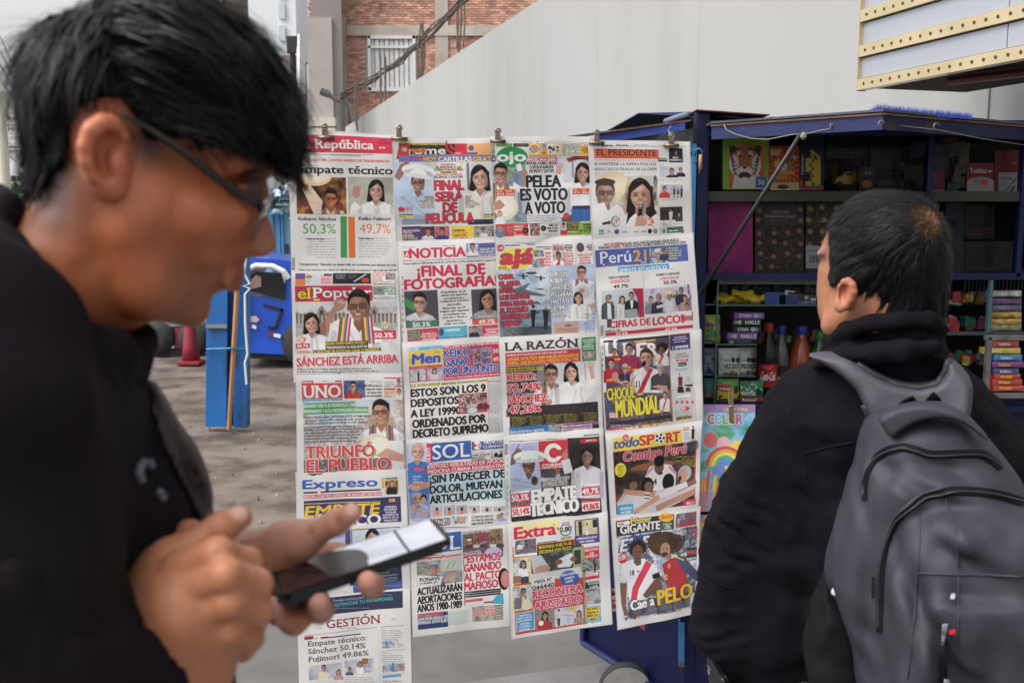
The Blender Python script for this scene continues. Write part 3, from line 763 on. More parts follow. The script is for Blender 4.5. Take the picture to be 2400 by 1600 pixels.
for i,s_ in enumerate(['ROBERTO','SÁNCHEZ','CELEBRÓ CON','BALCONAZO','EN LA PLAZA','SAN MARTÍN']):p.t(s_,1558-len(s_)*13.5,796+i*21,1558,15,PUR if i%2 else(.4,.3,.1),.03,o=((.95,.9,.6),1.5))
for i,s_ in enumerate(['KEIKO','PIDE','ESPERAR','RESULTADOS','OFICIALES DE','LA ONPE']):p.t(s_,1878,793+i*21,1878+len(s_)*13,15,PUR if i%2==0 else(.4,.3,.1),.03,o=((.95,.9,.6),1.5))
p.g([(1190,900),(1225,885),(1260,900),(1255,940),(1200,940)],RED);p.t('2026',1266,928,1336,22,RED,.03);p.tl(1266,882,1350,2,12,8)
for x in(1200,2062):p.r(x,962,x+66,978,(.2,.6,.6));p.r(x+72,962,x+142,978,PUR);p.r(x,980,x+142,1006,(.95,.82,.3));p.tl(x+6,986,x+136,1,10,14,BLK)
p.r(1228,1092,1426,1236,(.32,.22,.5));p.mt(['SELECCIÓN','TIENE','PRUEBA','DE FUEGO'],1240,1148,1408,26,21,[WHT,YEL,WHT,YEL],'l',b=.035);p.tl(1240,1102,1380,2,12,7,RED)
p.ph(1428,1092,1562,1228,[(.25,.2,.3),(.5,.25,.3)],5,60);p.bust(1494,1140,34,'m',(.92,.9,.92),SK1,glasses=False,body=2.6);p.ph(1564,1092,1712,1222,[(.25,.25,.55),(.8,.35,.45),(.9,.5,.4)],6,60);p.bust(1640,1140,34,'m',(.2,.25,.5),SK1,glasses=False,body=2.5)
p.r(1732,1090,1962,1208,(.96,.82,.22));p.mt(['COMIERON','Y COLONISI','Y PAN CON','CHICHARRÓN'],1744,1144,1904,26,20,[BLK,(.9,.3,.3),BLK,(.9,.3,.3)],'l',b=.03);p.ph(1962,1088,2172,1204,[(.5,.5,.5),(.7,.68,.65),(.45,.4,.35)],8,40);p.bust(2064,1130,22,'m',WHT,SK1,glasses=False,body=3)
p=page('news',[(931,567),(1162,559),(1171,788),(944,805)],R1)
p.tl(1235,1300,1450,1,10,10,BLK);p.tl(1650,1285,1880,1,10,11,BLK)
p.r(1234,1345,1305,1405,(.84,.17,.3));p.t('LA',1242,1398,1298,42,WHT,.03);p.t('NOTICIA',1310,1418,1880,96,(.84,.17,.3),.055)
p.tl(1236,1432,1400,1,10,9,RED);p.tl(1600,1420,1890,1,10,11,(.3,.3,.35))
p.r(1890,1268,2200,1408,(.36,.34,.62));p.ph(1900,1274,2012,1396,[(.6,.7,.85),(.75,.8,.9)],4,50);p.bust(1955,1300,34,'m',WHT,SK1,glasses=False,body=2.7)
for i,s_ in enumerate(['“ESSALUD AFRONTA','MÁS GRAVE CRISIS','EN SU HISTORIA”']):p.t(s_,2024,1335+i*31,2250,22,WHT,.03)
p.ln(1240,1448,2180,1410,3,BLK)
p.t('Conteo rápido al 100% de Ipsos da 50.3% a SÁNCHEZ y 49.7% a KEIKO, dando en empate técnico',1240,1482,2230,15,BLK,.04)
p.reg(660,620)
p.t('¡FINAL DE',1395,125,2085,106,(.84,.17,.3),.06);p.t('FOTOGRAFÍA!',1262,258,2215,100,(.84,.17,.3),.065)
p.r(1250,275,1590,655,(.3,.29,.33));p.g([(1252,330),(1330,370),(1370,480),(1290,440),(1252,410)],(.25,.62,.3));p.bust(1410,385,92,'m',(.84,.82,.82),(.76,.56,.47),body=2.0)
p.t('Roberto Sánchez',1315,588,1538,24,WHT,.0);p.r(1276,595,1590,655,(.25,.52,.33));p.t('50.3%',1340,640,1522,44,WHT,.045)
p.r(1938,255,2215,620,(.3,.29,.32));p.bust(2105,355,90,'w',(.6,.6,.62),SK1,body=2.2);p.t('Keiko Fujimori',2012,540,2188,22,WHT);p.r(1958,560,2215,618,(.9,.33,.2));p.t('49.7%',2015,605,2186,40,WHT,.045)
for i,s_ in enumerate(['■ Candidato de JP','señala que esperará','con paciencia y','confianza la voluntad','del pueblo']):p.t(s_.replace('■ ',''),1768-len(s_)*7.1,290+i*32,1768+len(s_)*7.1,19,BLK,.03)
for i,s_ in enumerate(['■ Lideresa de FP','asegura que respetará','el resultado sea','cual sea y llama a','personeros a','cuidar sus votos']):p.t(s_.replace('■ ',''),1772-len(s_)*7.1,456+i*32,1772+len(s_)*7.1,19,BLK,.03)
p.r(1630,272,1650,290,PUR);p.r(1650,438,1672,456,PUR)
p.r(1280,668,1602,790,(.84,.17,.3));p.ph(1290,676,1415,776,[(.35,.45,.25),(.6,.6,.55),(.3,.3,.35)],5,30);p.mt(['¡ESCÁNCALO','POR CÉDULAS','MARCADAS!'],1426,720,1592,27,20,WHT,'c',b=.03);p.tl(1430,668,1590,2,12,8,YEL)
p.r(1606,640,1905,762,(.3,.68,.78));p.t('CONEXIÓN',1674,684,1830,24,WHT,.03);p.t('79',1724,750,1764,22,WHT,.03);p.t('5G3',1806,742,1870,22,WHT,.03);p.e(1635,690,26,40,(.15,.35,.5));p.r(1606,740,1905,762,(.25,.55,.7))
p.r(1912,630,2225,745,(.84,.17,.3));p.ph(1920,640,2056,740,[(.5,.5,.5),(.7,.7,.72)],5,40);p.bust(1972,655,26,'m',(.2,.2,.25),SK2,body=3.2);p.mt(['“RESULTADOS','CONFIRMAN','PUGNA DE LIMA'],2066,672,2225,26,19,WHT,'c',b=.03);p.tl(2070,630,2220,1,12,8,YEL)
for i in range(10):p.r(1228,120+i*62,1240,150+i*62,(.55,.5,.5),.8)
p=page('men',[(944,805),(1171,788),(1181,1013),(953,1032)],R3)
p.r(1285,848,1634,880,(.4,.7,.88));p.t('S/1.00',1290,876,1398,26,WHT,.03);p.tl(1510,838,1620,2,14,9,WHT)
p.r(1290,880,1640,1045,(.96,.84,.3));p.t('El',1304,990,1338,30,(.9,.4,.6),.03);p.t('Men',1334,1010,1612,96,(.18,.38,.75),.06,sh=.1,o=((.93,.6,.75),5));p.tl(1560,870,1624,3,12,7)
p.r(1300,1040,1640,1062,(.85,.25,.35));p.tl(1320,1034,1600,1,10,10,WHT)
p.r(1300,1066,1640,1200,(.85,.25,.35));p.ph(1306,1070,1464,1190,[(.75,.76,.78),(.85,.85,.86),(.6,.62,.65)],5,50);p.full(1395,1078,1185,(.25,.25,.25),(.15,.15,.15));p.ph(1480,1062,1636,1180,[(.6,.63,.7),(.84,.85,.88)],5,60);p.bust(1556,1080,26,'w',(.88,.82,.8),SK2,body=3.4)
p.r(1640,830,2225,1180,(.84,.18,.3));p.t('Flash y conteo rápido le dan ventaja sobre Sánchez',1656,848,2240,20,WHT,.03)
for s_,y,x1 in(('KEIKO',940,1928),('GANÓ',1036,1918),('POR UN PUNTO',1126,2228)):p.t(s_,1656,y,x1,72,(.2,.34,.72),.05,o=(WHT,5))
p.ph(1942,850,2150,1020,[(.6,.45,.6),(.7,.6,.72),(.5,.4,.55)],5,60);p.r(2150,850,2225,910,RED);p.r(2150,940,2225,1000,RED);p.t('50.',2160,900,2225,42,WHT,.03);p.t('49.',2160,985,2225,42,WHT,.03)
p.bust(2006,910,22,'w',(.2,.25,.4),SK2,body=2.0);p.bust(2010,985,22,'m',(.2,.25,.4),SK1,body=1.8);p.e(1975,918,12,14,RED);p.e(1975,985,12,14,GRN);p.mt(['KEIKO','FUJIMORI'],2044,912,2134,22,15,BLK,'l',b=.02);p.mt(['ROBERTO','SÁNCHEZ'],2046,978,2134,22,15,BLK,'l',b=.02)
p.t('· Ancianos y hasta monjitas votaron por la democracia',1650,1163,2240,18,WHT,.03,sh=.2)
p.t('D.S. N°354-2020-EF determina incrementos y bonos',1315,1248,2096,26,(.55,.5,.05),.04,sh=.15,o=((.93,.85,.2),1.5))
for s_,y,x1 in(('ESTOS SON LOS 9',1346,2078),('DEPOSITOS',1450,1800),('A LEY 19990',1555,1822)):p.t(s_,1322,y,x1,74,BLK,.06)
p.r(1802,1318,2096,1520,(.84,.25,.3));p.ph(1812,1324,2088,1500,[(.75,.35,.35),(.85,.75,.72),(.3,.2,.2),(.8,.6,.5)],5,40);p.bust(2056,1365,34,'m',(.5,.15,.2),SK2,body=3);p.e(1945,1482,56,40,(.55,.7,.75));p.e(1945,1482,44,30,(.85,.85,.85));p.bust(1960,1385,20,'w',(.8,.75,.75),SK2,body=3)
p.r(2108,1160,2240,1800,(.83,.82,.83));p.t('El Peruano',2104,1202,2260,24,(.75,.2,.25),0,'s');p.tl(2112,1215,2240,18,17,9,(.3,.3,.3));p.ln(2102,1150,2120,1800,4,RED)
p.tl(2112,1560,2240,14,17,9,(.3,.3,.3));p.ln(1312,1215,1330,1960,4,RED)
p.reg(660,960)
p.t('ORDENADOS POR',1340,182,2082,80,BLK,.06);p.t('DECRETO SUPREMO',1345,284,2106,80,BLK,.06)
SOLB=(.2,.36,.68)
p=page('sun',[(953,1032),(1182,1014),(1188,1228),(962,1251)],R5)
p.ph(1280,352,1490,1130,[(.35,.5,.8),(.45,.6,.85),(.7,.75,.85)],5,200)
p.r(1285,345,1480,540,(.78,.77,.88));p.g([(1285,600),(1330,560),(1460,560),(1530,640),(1520,860),(1290,830)],(.22,.45,.78));p.bust(1390,430,80,'m',(.22,.45,.78),(.82,.6,.52),hair=(.82,.6,.52),glasses=False,body=1.9)
p.e(1410,770,120,40,(.78,.55,.48));p.e(1400,1050,110,100,(.7,.73,.84));p.bust(1385,910,62,'m',(.62,.66,.8),(.82,.6,.52),hair=(.75,.7,.68),glasses=False,body=3.2);p.e(1450,905,34,46,(.25,.18,.14));p.e(1448,925,26,36,(.84,.62,.54))
p.g([(1310,960),(1450,1060),(1510,1000),(1480,1090),(1330,1020)],(.8,.58,.5))
p.g([(1350,575),(1480,600),(1478,635),(1345,610)],(.85,.2,.25));p.tl(1360,588,1470,2,16,11,WHT)
for i in range(6):p.tl(1340,665+i*28,1455,1,10,18,WHT if i!=3 else RED,.9,i)
p.r(1480,345,1532,540,(.84,.18,.25));p.t('NUEVO',1522,525,1662,36,WHT,.03,rot=-90)
p.r(1532,345,1935,530,SOLB);p.t('SOL',1544,505,1922,138,WHT,.015,'s');p.tl(1540,330,1900,1,10,12,BLK)
p.r(1942,328,2290,412,(.22,.26,.55));p.e(2000,362,46,40,WHT);p.g([(1955,335),(2005,362),(1955,390)],RED);p.ln(2005,345,2046,345,9,BLU);p.ln(2005,362,2048,362,9,BLU);p.ln(2005,380,2046,380,9,BLU)
p.t('MÉDICOS',2066,345,2262,30,WHT,.03);p.t('CUBANOS',2058,388,2280,30,WHT,.03)
p.tl(1945,418,2110,2,16,11,RED);p.mt(['A PAPÁ, EN SU DÍA','MUCHA SALUD Y','ESTOS REGALOS'],1942,472,2130,24,18,BLK,'l',b=.04);p.ph(2140,415,2260,495,GREYS,5,18);p.r(2150,410,2230,470,(.85,.85,.86));p.e(2190,455,22,22,BLK);p.e(2235,465,20,20,BLK)
p.tl(1535,538,1930,1,10,10,BLK)
p.r(1490,560,2290,612,(.84,.2,.28));p.r(1490,612,2290,660,(.84,.2,.28));p.t('EXITOSO RESULTADO DE APLICAR',1496,600,2300,36,WHT,.03);p.t('MEDICINA CUBANA REGENERATIVA',1496,650,2290,36,WHT,.03)
p.r(1500,665,2290,985,(.66,.82,.88))
for s_,y,x1 in(('¡SIN PADECER DE',752,2290),('DOLOR, MUEVAN',858,2262),('ARTICULACIONES',962,2262)):p.t(s_,1516,y,x1,80,BLK,.055,o=(WHT,3))
for i in range(6):
 x=1525+i*128;p.ph(x,985,x+118,1100,[(.62,.62,.66),(.82,.78,.78)],i,60);p.e(x+60,1060,34,48,(.84,.64,.56));p.e(x+60,1015,14,17,(.2,.14,.12));p.e(x+62,1050,16,20,(.85,.35,.3),.7)
p.r(1500,1100,2290,1210,(.9,.89,.88));p.tl(1550,1102,1720,1,10,14,RED);p.t('ARTRITIS',1510,1155,1724,34,BLK,.04);p.t('RENALES?',1512,1195,1728,34,BLK,.04)
p.ph(1735,1090,1905,1175,[(.3,.35,.35),(.8,.78,.76),(.85,.85,.85)],5,40);p.e(1830,1125,46,22,(.82,.6,.5))
p.tl(1940,1068,2130,1,10,12,RED);p.mt(['LE DEVUELVEN LA','POTENCIA SEXUAL,','REJUVENECE PENE'],1942,1108,2178,33,22,BLK,'l',b=.04);p.bust(2215,1080,22,'w',(.8,.8,.9),SK2,hair=(.7,.5,.3),body=2.6);p.bust(2250,1070,22,'m',(.6,.7,.9),SK2,glasses=False,body=2.6)
p.ln(1500,1205,2290,1192,8,(.35,.35,.65))
p=page('sun_second',[(962,1251),(1188,1229),(1196,1466),(968,1491)],R7)
p.r(1375,60,1832,250,SOLB);p.t('SOL',1400,232,1822,138,WHT,.015,'s');p.tl(1430,250,1820,1,10,11,BLK);p.tl(1730,38,1800,1,10,9)
p.r(1378,290,1832,318,(.84,.18,.28));p.t('FONAVISTAS COBRARÁN MONTOS MÁS JUSTOS',1382,318,1832,17,WHT,.03)
p.ph(1378,325,1838,578,[(.45,.46,.42),(.6,.6,.55),(.7,.7,.68)],6,60)
for i in range(9):p.ln(1380,335+i*16,1500,330+i*16,4,(.36,.38,.34))
p.r(1620,300,1838,430,(.78,.78,.74));p.e(1740,360,70,40,(.7,.8,.72));
for i in range(5):p.ln(1660+i*26,390,1690+i*26,330,14,(.62,.74,.62)if i%2 else(.85,.86,.8))
p.bust(1552,385,58,'m',(.5,.35,.5),(.74,.5,.4),hat='cap',glasses=False,body=3.2);p.g([(1640,520),(1720,430),(1760,460),(1670,540)],(.8,.58,.48))
p.g([(1382,460),(1648,470),(1620,560),(1390,578)],(.86,.86,.86));p.t('FONAVI:',1412,528,1612,36,BLK,.05,o=(WHT,2));p.t('LA NUEVA LEY',1412,556,1590,18,BLK,.04)
for s_,y,x1 in(('ACTUALIZARÁN',665,1836),('APORTACIONES',754,1836),('AÑOS 1980-1989',838,1836)):p.t(s_,1388,y,x1,72,BLK,.045)
p.r(1388,862,1692,1020,(.17,.22,.42));p.r(1388,858,1640,890,(.84,.25,.32));p.tl(1394,864,1640,2,13,9,WHT);p.t('¿REPETIRÁN REGALO DE',1394,930,1690,30,WHT,.025);p.t('EMPRESAS ESTATALES?',1394,968,1690,30,WHT,.025);p.tl(1394,1004,1428,1,8,12,RED)
p.r(1696,825,1918,975,(.82,.85,.82));p.r(1696,838,1918,862,(.75,.85,.7));p.tl(1702,848,1912,9,14,5,(.4,.45,.4))
p.r(1842,20,1850,780,(.4,.4,.65));p.ph(1848,28,2260,275,[(.45,.38,.22),(.6,.55,.3),(.4,.25,.3),(.7,.65,.6)],4,60);p.r(1990,40,2115,130,(.62,.25,.35));p.g([(1848,180),(2260,150),(2260,275),(1848,280)],(.5,.3,.38));p.e(2160,240,90,60,(.72,.72,.85))
for i,x in enumerate((1910,1992,2055,2160,2230)):p.bust(x,130-i*3,20,'m' if i%2==0 else 'w',[(.3,.25,.3),(.85,.83,.8)][i%2],SK1,body=3,glasses=False)
p.e(1912,105,26,12,WHT);p.t('SÁNCHEZ YA FESTEJA...',1846,50,2150,22,WHT,.03,rot=0,o=(BLK,2));p.mt(['RESULTADO OFICIAL','A ESPERAR 30 DÍAS'],1850,250,2036,22,17,WHT,'l',b=.03,rot=-2,o=(NAV,2))
for s_,y,x0,x1 in(('“ESTAMOS',345,1858,2238),('GANANDO',435,1862,2240),('AL PACTO',528,1864,2242),('MAFIOSO”',618,1866,2244)):p.t(s_,x0,y,x1,78,(.82,.16,.28),.045,o=(WHT,3))
for i in range(3):p.r(1862,634+i*22,2240,652+i*22,(.2,.18,.2));p.tl(1866,637+i*22,2236,1,8,11,WHT,.9,i)
p.e(2270,500,60,110,(.12,.09,.09));p.e(2285,500,48,84,(.82,.5,.45));p.g([(2140,750),(2180,680),(2260,640),(2270,750)],(.2,.65,.75));p.r(1858,716,2050,745,(.84,.3,.35));p.tl(1862,722,2045,2,11,8,WHT);p.r(2060,735,2160,752,(.7,.2,.25))
p.ph(1942,790,2262,950,[(.6,.58,.5),(.75,.72,.66),(.45,.42,.38)],4,40);
for i in range(6):p.ln(2100+i*14,800+i*24,2262,760+i*28,7,(.38,.32,.26))
p.r(1942,800,2180,890,(.85,.8,.78),.5);p.tl(1950,802,2150,1,8,12,BLK);p.t('FALSOS AUXILIARES',1950,848,2180,24,(.84,.2,.25),.03,o=(WHT,2));p.t('SECTOR EDUCACIÓN',1950,884,2180,24,(.84,.2,.25),.03,o=(WHT,2))
p=page('eye',[(1150,322),(1386,321),(1390,552),(1161,559)],R2)
for i in range(24):p.r(42,250+i*8,88,250+i*8+3+i%3,BLK)
p.tl(360,226,540,1,10,10,(.3,.3,.3));p.r(515,222,528,236,GRN);p.tl(600,226,1050,1,10,8,(.4,.4,.4))
p.r(98,250,262,282,(.35,.65,.3));p.tl(130,256,256,2,13,8,YEL);p.r(275,248,432,282,(.2,.2,.2));p.tl(300,256,425,2,13,8,YEL)
p.r(432,246,1060,374,(.95,.7,.25));p.e(490,305,58,55,(.93,.9,.85));p.e(490,305,50,47,(.9,.55,.2));p.t('ACTÍVATE',436,320,546,26,(.2,.45,.8),.05,o=(WHT,2));p.t('ojo',502,352,538,18,WHT,.05)
p.r(570,248,610,290,(.4,.55,.8));p.e(590,315,22,12,(.85,.6,.35));p.e(590,345,22,12,(.75,.4,.2));p.r(620,255,708,356,WHT);p.ph(632,268,698,345,[(.1,.1,.1),(.9,.9,.9)],4,16,4);p.r(712,250,768,365,(.85,.8,.7));p.e(728,285,14,10,(.4,.25,.2));p.e(728,320,14,10,(.5,.3,.2))
p.ph(775,248,960,370,[(.6,.65,.5),(.85,.85,.82),(.45,.42,.38),(.88,.87,.86)],3,14,1.6);p.r(962,246,1065,366,(.95,.7,.2));p.t('HOY',970,278,1030,34,WHT,.05,sh=.1,o=(RED,4));p.mt(['Y TODOS','LOS LUNES','CON 8'],974,302,1050,20,12,(.3,.2,.05),'c',b=.03)
p.ln(430,378,1062,375,6,GRN)
p.ph(50,456,420,1068,[(.55,.6,.7),(.42,.47,.6),(.6,.64,.55),(.75,.78,.8)],4,120);p.r(205,470,245,640,(.6,.68,.35),.6);p.r(330,500,415,1060,(.5,.58,.72),.7)
p.ph(720,375,1062,1050,[(.84,.84,.88),(.74,.75,.82),(.86,.86,.88)],3,200);p.r(870,375,892,600,(.6,.6,.66));p.r(770,980,900,1050,(.35,.33,.35))
p.e(264,388,160,105,(.15,.58,.32))
p.t('ojo',116,430,398,96,WHT,.075)
p.r(404,388,722,430,(.87,.22,.26));p.t('SÁNCHEZ SACA LIGERA',412,425,712,28,WHT,.03)
p.r(400,432,720,552,(.88,.87,.86));p.t('VENTAJA A KEIKO, SEGÚN',402,466,728,29,BLK,.035);p.t('CONTEOS RÁPIDOS',442,506,688,29,BLK,.035);p.t('DE IPSOS Y DATUM',442,545,690,29,BLK,.035)
p.g([(815,400),(900,375),(1062,376),(1062,425),(960,405),(840,440)],(.62,.2,.24));p.t('ESPECIAL',888,396,962,14,BLK,.03);p.t('ELECCIONES 2026',850,412,1000,14,BLK,.03)
p.g([(275,640),(370,700),(390,560),(420,560),(415,720),(360,760),(270,720)],(.92,.9,.9));p.ln(395,690,388,550,44,SK1);p.e(388,545,30,36,SK1);p.g([(298,465),(350,450),(372,520),(322,535)],(.93,.93,.93))
p.bust(143,555,92,'m',(.92,.9,.9),SK1,scarf=True,body=4.2)
p.e(200,895,122,135,(.9,.86,.77));p.e(195,880,100,112,(.94,.91,.84));p.g([(80,850),(140,820),(190,880),(150,920),(85,930)],SK1)
p.r(98,718,288,786,(.87,.28,.26));p.t('IPSOS',108,745,162,20,YEL,.03);p.t('DATUM',200,745,262,20,YEL,.03);p.t('50.3 %',108,775,182,20,WHT,.03);p.t('50.14 %',204,775,284,20,WHT,.03)
p.ln(780,1000,760,560,60,(.9,.9,.92));p.ln(735,560,750,480,50,(.86,.64,.56));
for i in range(4):p.ln(728+i*16,500,715+i*22,445,12,(.86,.64,.56))
p.g([(740,650),(900,640),(900,880),(880,900),(760,740)],(.92,.91,.93))
p.bust(985,545,88,'w',(.93,.91,.92),SK2,body=4.0);p.r(878,885,1065,925,(.2,.2,.3));p.r(870,920,1065,1050,(.2,.38,.68));p.ln(965,930,960,1050,6,(.14,.28,.52));p.ln(1000,930,1010,1050,4,(.3,.5,.8))
p.r(880,708,1056,770,(.87,.28,.26));p.t('IPSOS',890,732,932,18,YEL,.03);p.t('DATUM',976,732,1020,18,YEL,.03);p.t('49.7 %',892,758,958,18,WHT,.03);p.t('49.86 %',976,758,1054,18,WHT,.03)
p.r(420,575,750,700,(.85,.85,.87),.6);p.r(360,705,830,960,(.84,.84,.86),.6)
p.t('PELEA',412,696,766,118,BLK,.05,o=(WHT,3));p.t('ES VOTO',354,832,836,118,BLK,.05,o=(WHT,3));p.t('A VOTO',398,966,812,118,BLK,.05,o=(WHT,3))
p.r(415,972,752,1052,(.85,.84,.85));p.tl(440,980,740,4,18,10,BLK);p.e(428,984,5,5,RED);p.e(428,1022,5,5,RED)
p.e(816,990,34,36,(.85,.2,.22));p.tl(794,982,838,2,14,8,WHT)
p.e(140,1060,52,70,(.9,.9,.92));p.e(138,965,26,34,(.8,.35,.2));p.e(138,970,20,26,SK2)
p.ln(190,1068,760,1058,5,GRN);p.r(92,1072,430,1200,(.85,.22,.24));p.e(140,1150,52,62,(.4,.5,.65));p.e(140,1120,30,32,SK1);p.mt(['MAGALY','ATACA','A','FARFÁN'],285,1104,384,31,22,WHT,'l',b=.03);p.tl(205,1090,276,5,17,9,WHT,.8,2,'r');p.e(402,1136,32,30,(.2,.18,.18));p.tl(384,1130,420,1,8,12,WHT)
p.ph(446,1062,548,1195,[(.25,.2,.2),(.85,.8,.78),(.8,.25,.25),(.3,.3,.3)],4,24,1.6);p.e(582,1112,30,30,(.2,.18,.18));p.tl(562,1106,602,1,8,12,WHT)
p.t('PERÚ VA',640,1092,736,22,BLK,.045);p.t('POR OTRO',620,1123,736,22,BLK,.045);p.t('TRIUNFO',634,1152,736,22,BLK,.045);p.tl(575,1164,736,3,13,8,BLK,.7,2,'r');p.r(751,1066,755,1184,BLK)
p.r(762,1050,818,1130,(.75,.75,.8));p.e(788,1085,18,24,SK1);p.e(788,1066,18,12,BLK);p.r(762,1132,830,1184,(.85,.2,.22));p.ph(818,1045,960,1150,[(.25,.32,.15),(.4,.45,.2),(.7,.5,.2),(.3,.3,.3)],4,30);p.g([(940,1054),(1070,1050),(1070,1160),(940,1160)],(.55,.72,.25));p.r(830,1152,1070,1182,(.55,.72,.25));p.tl(840,1158,1060,1,8,10,BLK)
p.mt(['MATAN A','CHOFER','DE “LA 73”'],950,1088,1075,30,22,BLK,'r',b=.04)
p.e(72,402,32,36,WHT);p.e(72,402,29,33,(.2,.2,.2));p.t('1.20',52,418,92,26,WHT,.02);p.t('S/',62,388,82,12,WHT)
p=page('script_red',[(1161,559),(1389,553),(1406,777),(1170,793)],R2)
p.e(145,1308,38,36,(.87,.2,.25));p.t('1.00',116,1322,172,26,WHT,.03);p.t('LUNES 8 DE JUNIO DE 2026',190,1290,344,12,BLK,.03);p.t('DIARIOAJA.PE',418,1278,500,10,BLK,.03)
p.g([(185,1330),(480,1300),(500,1330),(440,1480),(330,1540),(118,1530),(130,1430)],(.96,.87,.25));p.e(300,1420,165,115,(.96,.87,.25))
p.t('ajá',146,1468,468,150,(.87,.2,.26),.07,sh=.15,o=((.3,.3,.55),4));p.mt(['Y 100 TRUCOS','PRECIO AUTORIZADO'],120,1508,236,20,12,BLK,'l',b=.02)
p.mt(['SUMARIO INCENDIARIO','EL REMATE'],510,1306,668,16,11,BLK,'r',b=.04)
p.ph(485,1330,590,1400,GREYS,5,18);p.ph(468,1415,590,1508,GREYS,6,18);p.mt(['SEGUNDA','VUELTA:','DETENIDOS POR','MARCAR CÉDULAS','DE SUFRAGIO'],545,1368,664,30,20,(.87,.2,.26),'r',b=.04)
p.ph(676,1270,800,1500,[(.6,.5,.5),(.8,.75,.75),(.4,.35,.38)],5,50);
for i in range(5):p.bust(694+i*22,1300,9,'m',(.85,.25,.3),SK1,glasses=False)
p.bust(740,1385,34,'m',(.92,.9,.9),(.6,.42,.35),glasses=False,body=2.8,stripe=RED);p.e(740,1460,18,18,RED)
p.mt(['BÚSQUEDA EN','LIMA DE TRES','PERÚ Y ESPAÑA','HOY 9 PM','A LAS 9:00'],800,1284,884,14,10,BLK,'c',b=.03);p.mt(['PERÚ SE','ENFRENTA','HOY A LA','PODEROSA','ESPAÑA'],795,1370,892,26,18,(.87,.2,.26),'c',b=.04)
p.ln(914,1270,918,1480,2,GRY);p.e(960,1300,40,50,(.35,.3,.28));p.mt(['EN UNA','DE ELLAS','CUIDADO','NUEVE'],1020,1282,1078,15,10,BLK,'r',b=.03);p.mt(['NUEVA LISTA DE','EL MONEDAS','QUE TE DAN','UN BILLETÓN'],932,1384,1082,27,18,(.87,.2,.26),'c',b=.04)
p.reg(1140,620)
p.ph(105,42,640,745,[(.55,.65,.75),(.7,.77,.83),(.8,.84,.87),(.75,.75,.75)],5,120);p.ph(130,470,640,745,[(.32,.38,.45),(.45,.55,.65),(.6,.65,.68)],7,60)
p.ln(330,96,610,125,10,(.25,.27,.3));p.e(465,74,56,13,(.2,.22,.24));p.g([(420,90),(520,95),(480,155),(440,140)],(.62,.64,.66));p.e(380,110,14,30,(.25,.25,.3));p.e(560,125,14,28,(.25,.25,.3))
p.g([(250,250),(455,170),(400,240),(620,300),(560,310),(330,290),(160,240),(120,180),(270,200)],(.38,.4,.44));p.g([(490,230),(560,228),(610,240),(560,245)],(.3,.3,.34));p.g([(460,380),(520,360),(580,395),(520,392)],(.35,.35,.38))
p.full(482,405,640,(.15,.15,.17),(.14,.14,.16));p.full(612,405,660,(.15,.15,.17),(.14,.14,.16),hair=(.85,.7,.5));p.ln(500,470,545,480,12,(.15,.15,.17))
for i,(s_,x1)in enumerate([('CHINA',272),('SE ARMA',340),('HASTA',280),('LOS DIENTES',432),('PARA IGUALAR',470),('EL PODERÍO',414),('DE ESTADOS',430),('UNIDOS',328)]):p.t(s_,128+i*4,140+i*69,x1,48,(.87,.2,.28),.045,o=((.25,.1,.12),4))
for i in range(6):p.r(176,648+i*17,640,662+i*17,(.2,.2,.22),.85);p.tl(180,650+i*17,636,1,8,10,WHT,.9,i)
p.ph(648,40,1120,700,[(.62,.68,.82),(.72,.77,.87),(.78,.81,.88)],5,150)
p.r(648,0,1120,40,(.66,.72,.84),.8)
p.g([(870,300),(890,150),(960,130),(1090,160),(1100,380),(1000,400)],(.92,.9,.9));p.bust(972,66,60,'m',(.92,.9,.9),SK1,scarf=True,body=3.0);p.e(985,262,92,95,(.85,.85,.85));p.e(985,262,64,68,(.78,.78,.8));p.e(975,250,30,24,SK1)
p.ln(1000,450,1105,400,40,SK2);p.g([(800,570),(850,440),(960,400),(1060,420),(1100,560)],(.93,.92,.92));p.bust(942,325,52,'w',(.93,.92,.92),SK2,body=4.2);p.g([(786,500),(830,505),(830,528),(790,525)],SK2)
for i,(s_,x1)in enumerate([('KEIKO Y',812),('ROBERTO',842),('SÁNCHEZ',852),('PELEARÁN',876),('HASTA EL',858),('ÚLTIMO',825),('VOTO',780)]):p.t(s_,654+i*4,105+i*70.5,x1,46,WHT,.045,o=((.15,.15,.18),4))
p.g([(690,585),(945,570),(950,700),(695,710)],(.78,.62,.56));p.t('ONPE',802,630,870,18,BLK,.03);p.e(835,598,8,9,(.5,.45,.4))
for i in range(24):p.e(735+(i%12)*17,655+(i//12)*24,5,6,(.7,.3,.25)if i>12 else(.3,.25,.25))
for i in range(11):p.tl(975,492+i*18,1108,1,8,11,(.15,.15,.2),.9,i,'r')
p=page('razor',[(1170,793),(1406,778),(1413,1004),(1181,1022)],R4)
p.t('LA RAZÓN',190,882,935,80,(.2,.18,.18),.035,'s');p.g([(770,775),(800,760),(812,768),(785,788)],RED);p.t('PRECIO: S/ 1.00',826,858,936,14,BLK)
p.tl(196,895,820,1,8,8,BLK);p.r(192,905,960,1038,(.84,.2,.27));p.t('EN DEFENSA DE UNIFORMADOS || PLANTEA CAMBIOS A LAS LEYES 51636 Y 32561',212,935,822,15,WHT,.03)
p.t('CORONEL FAP (R) FREDY ARIAS ANALIZA DEVOLUCIÓN DE',214,984,942,32,YEL,.02);p.t('FOVIPOL, CRISIS EN SALUDPOL Y PENSIÓN DE FFAA Y PNP',218,1027,944,32,YEL,.02)
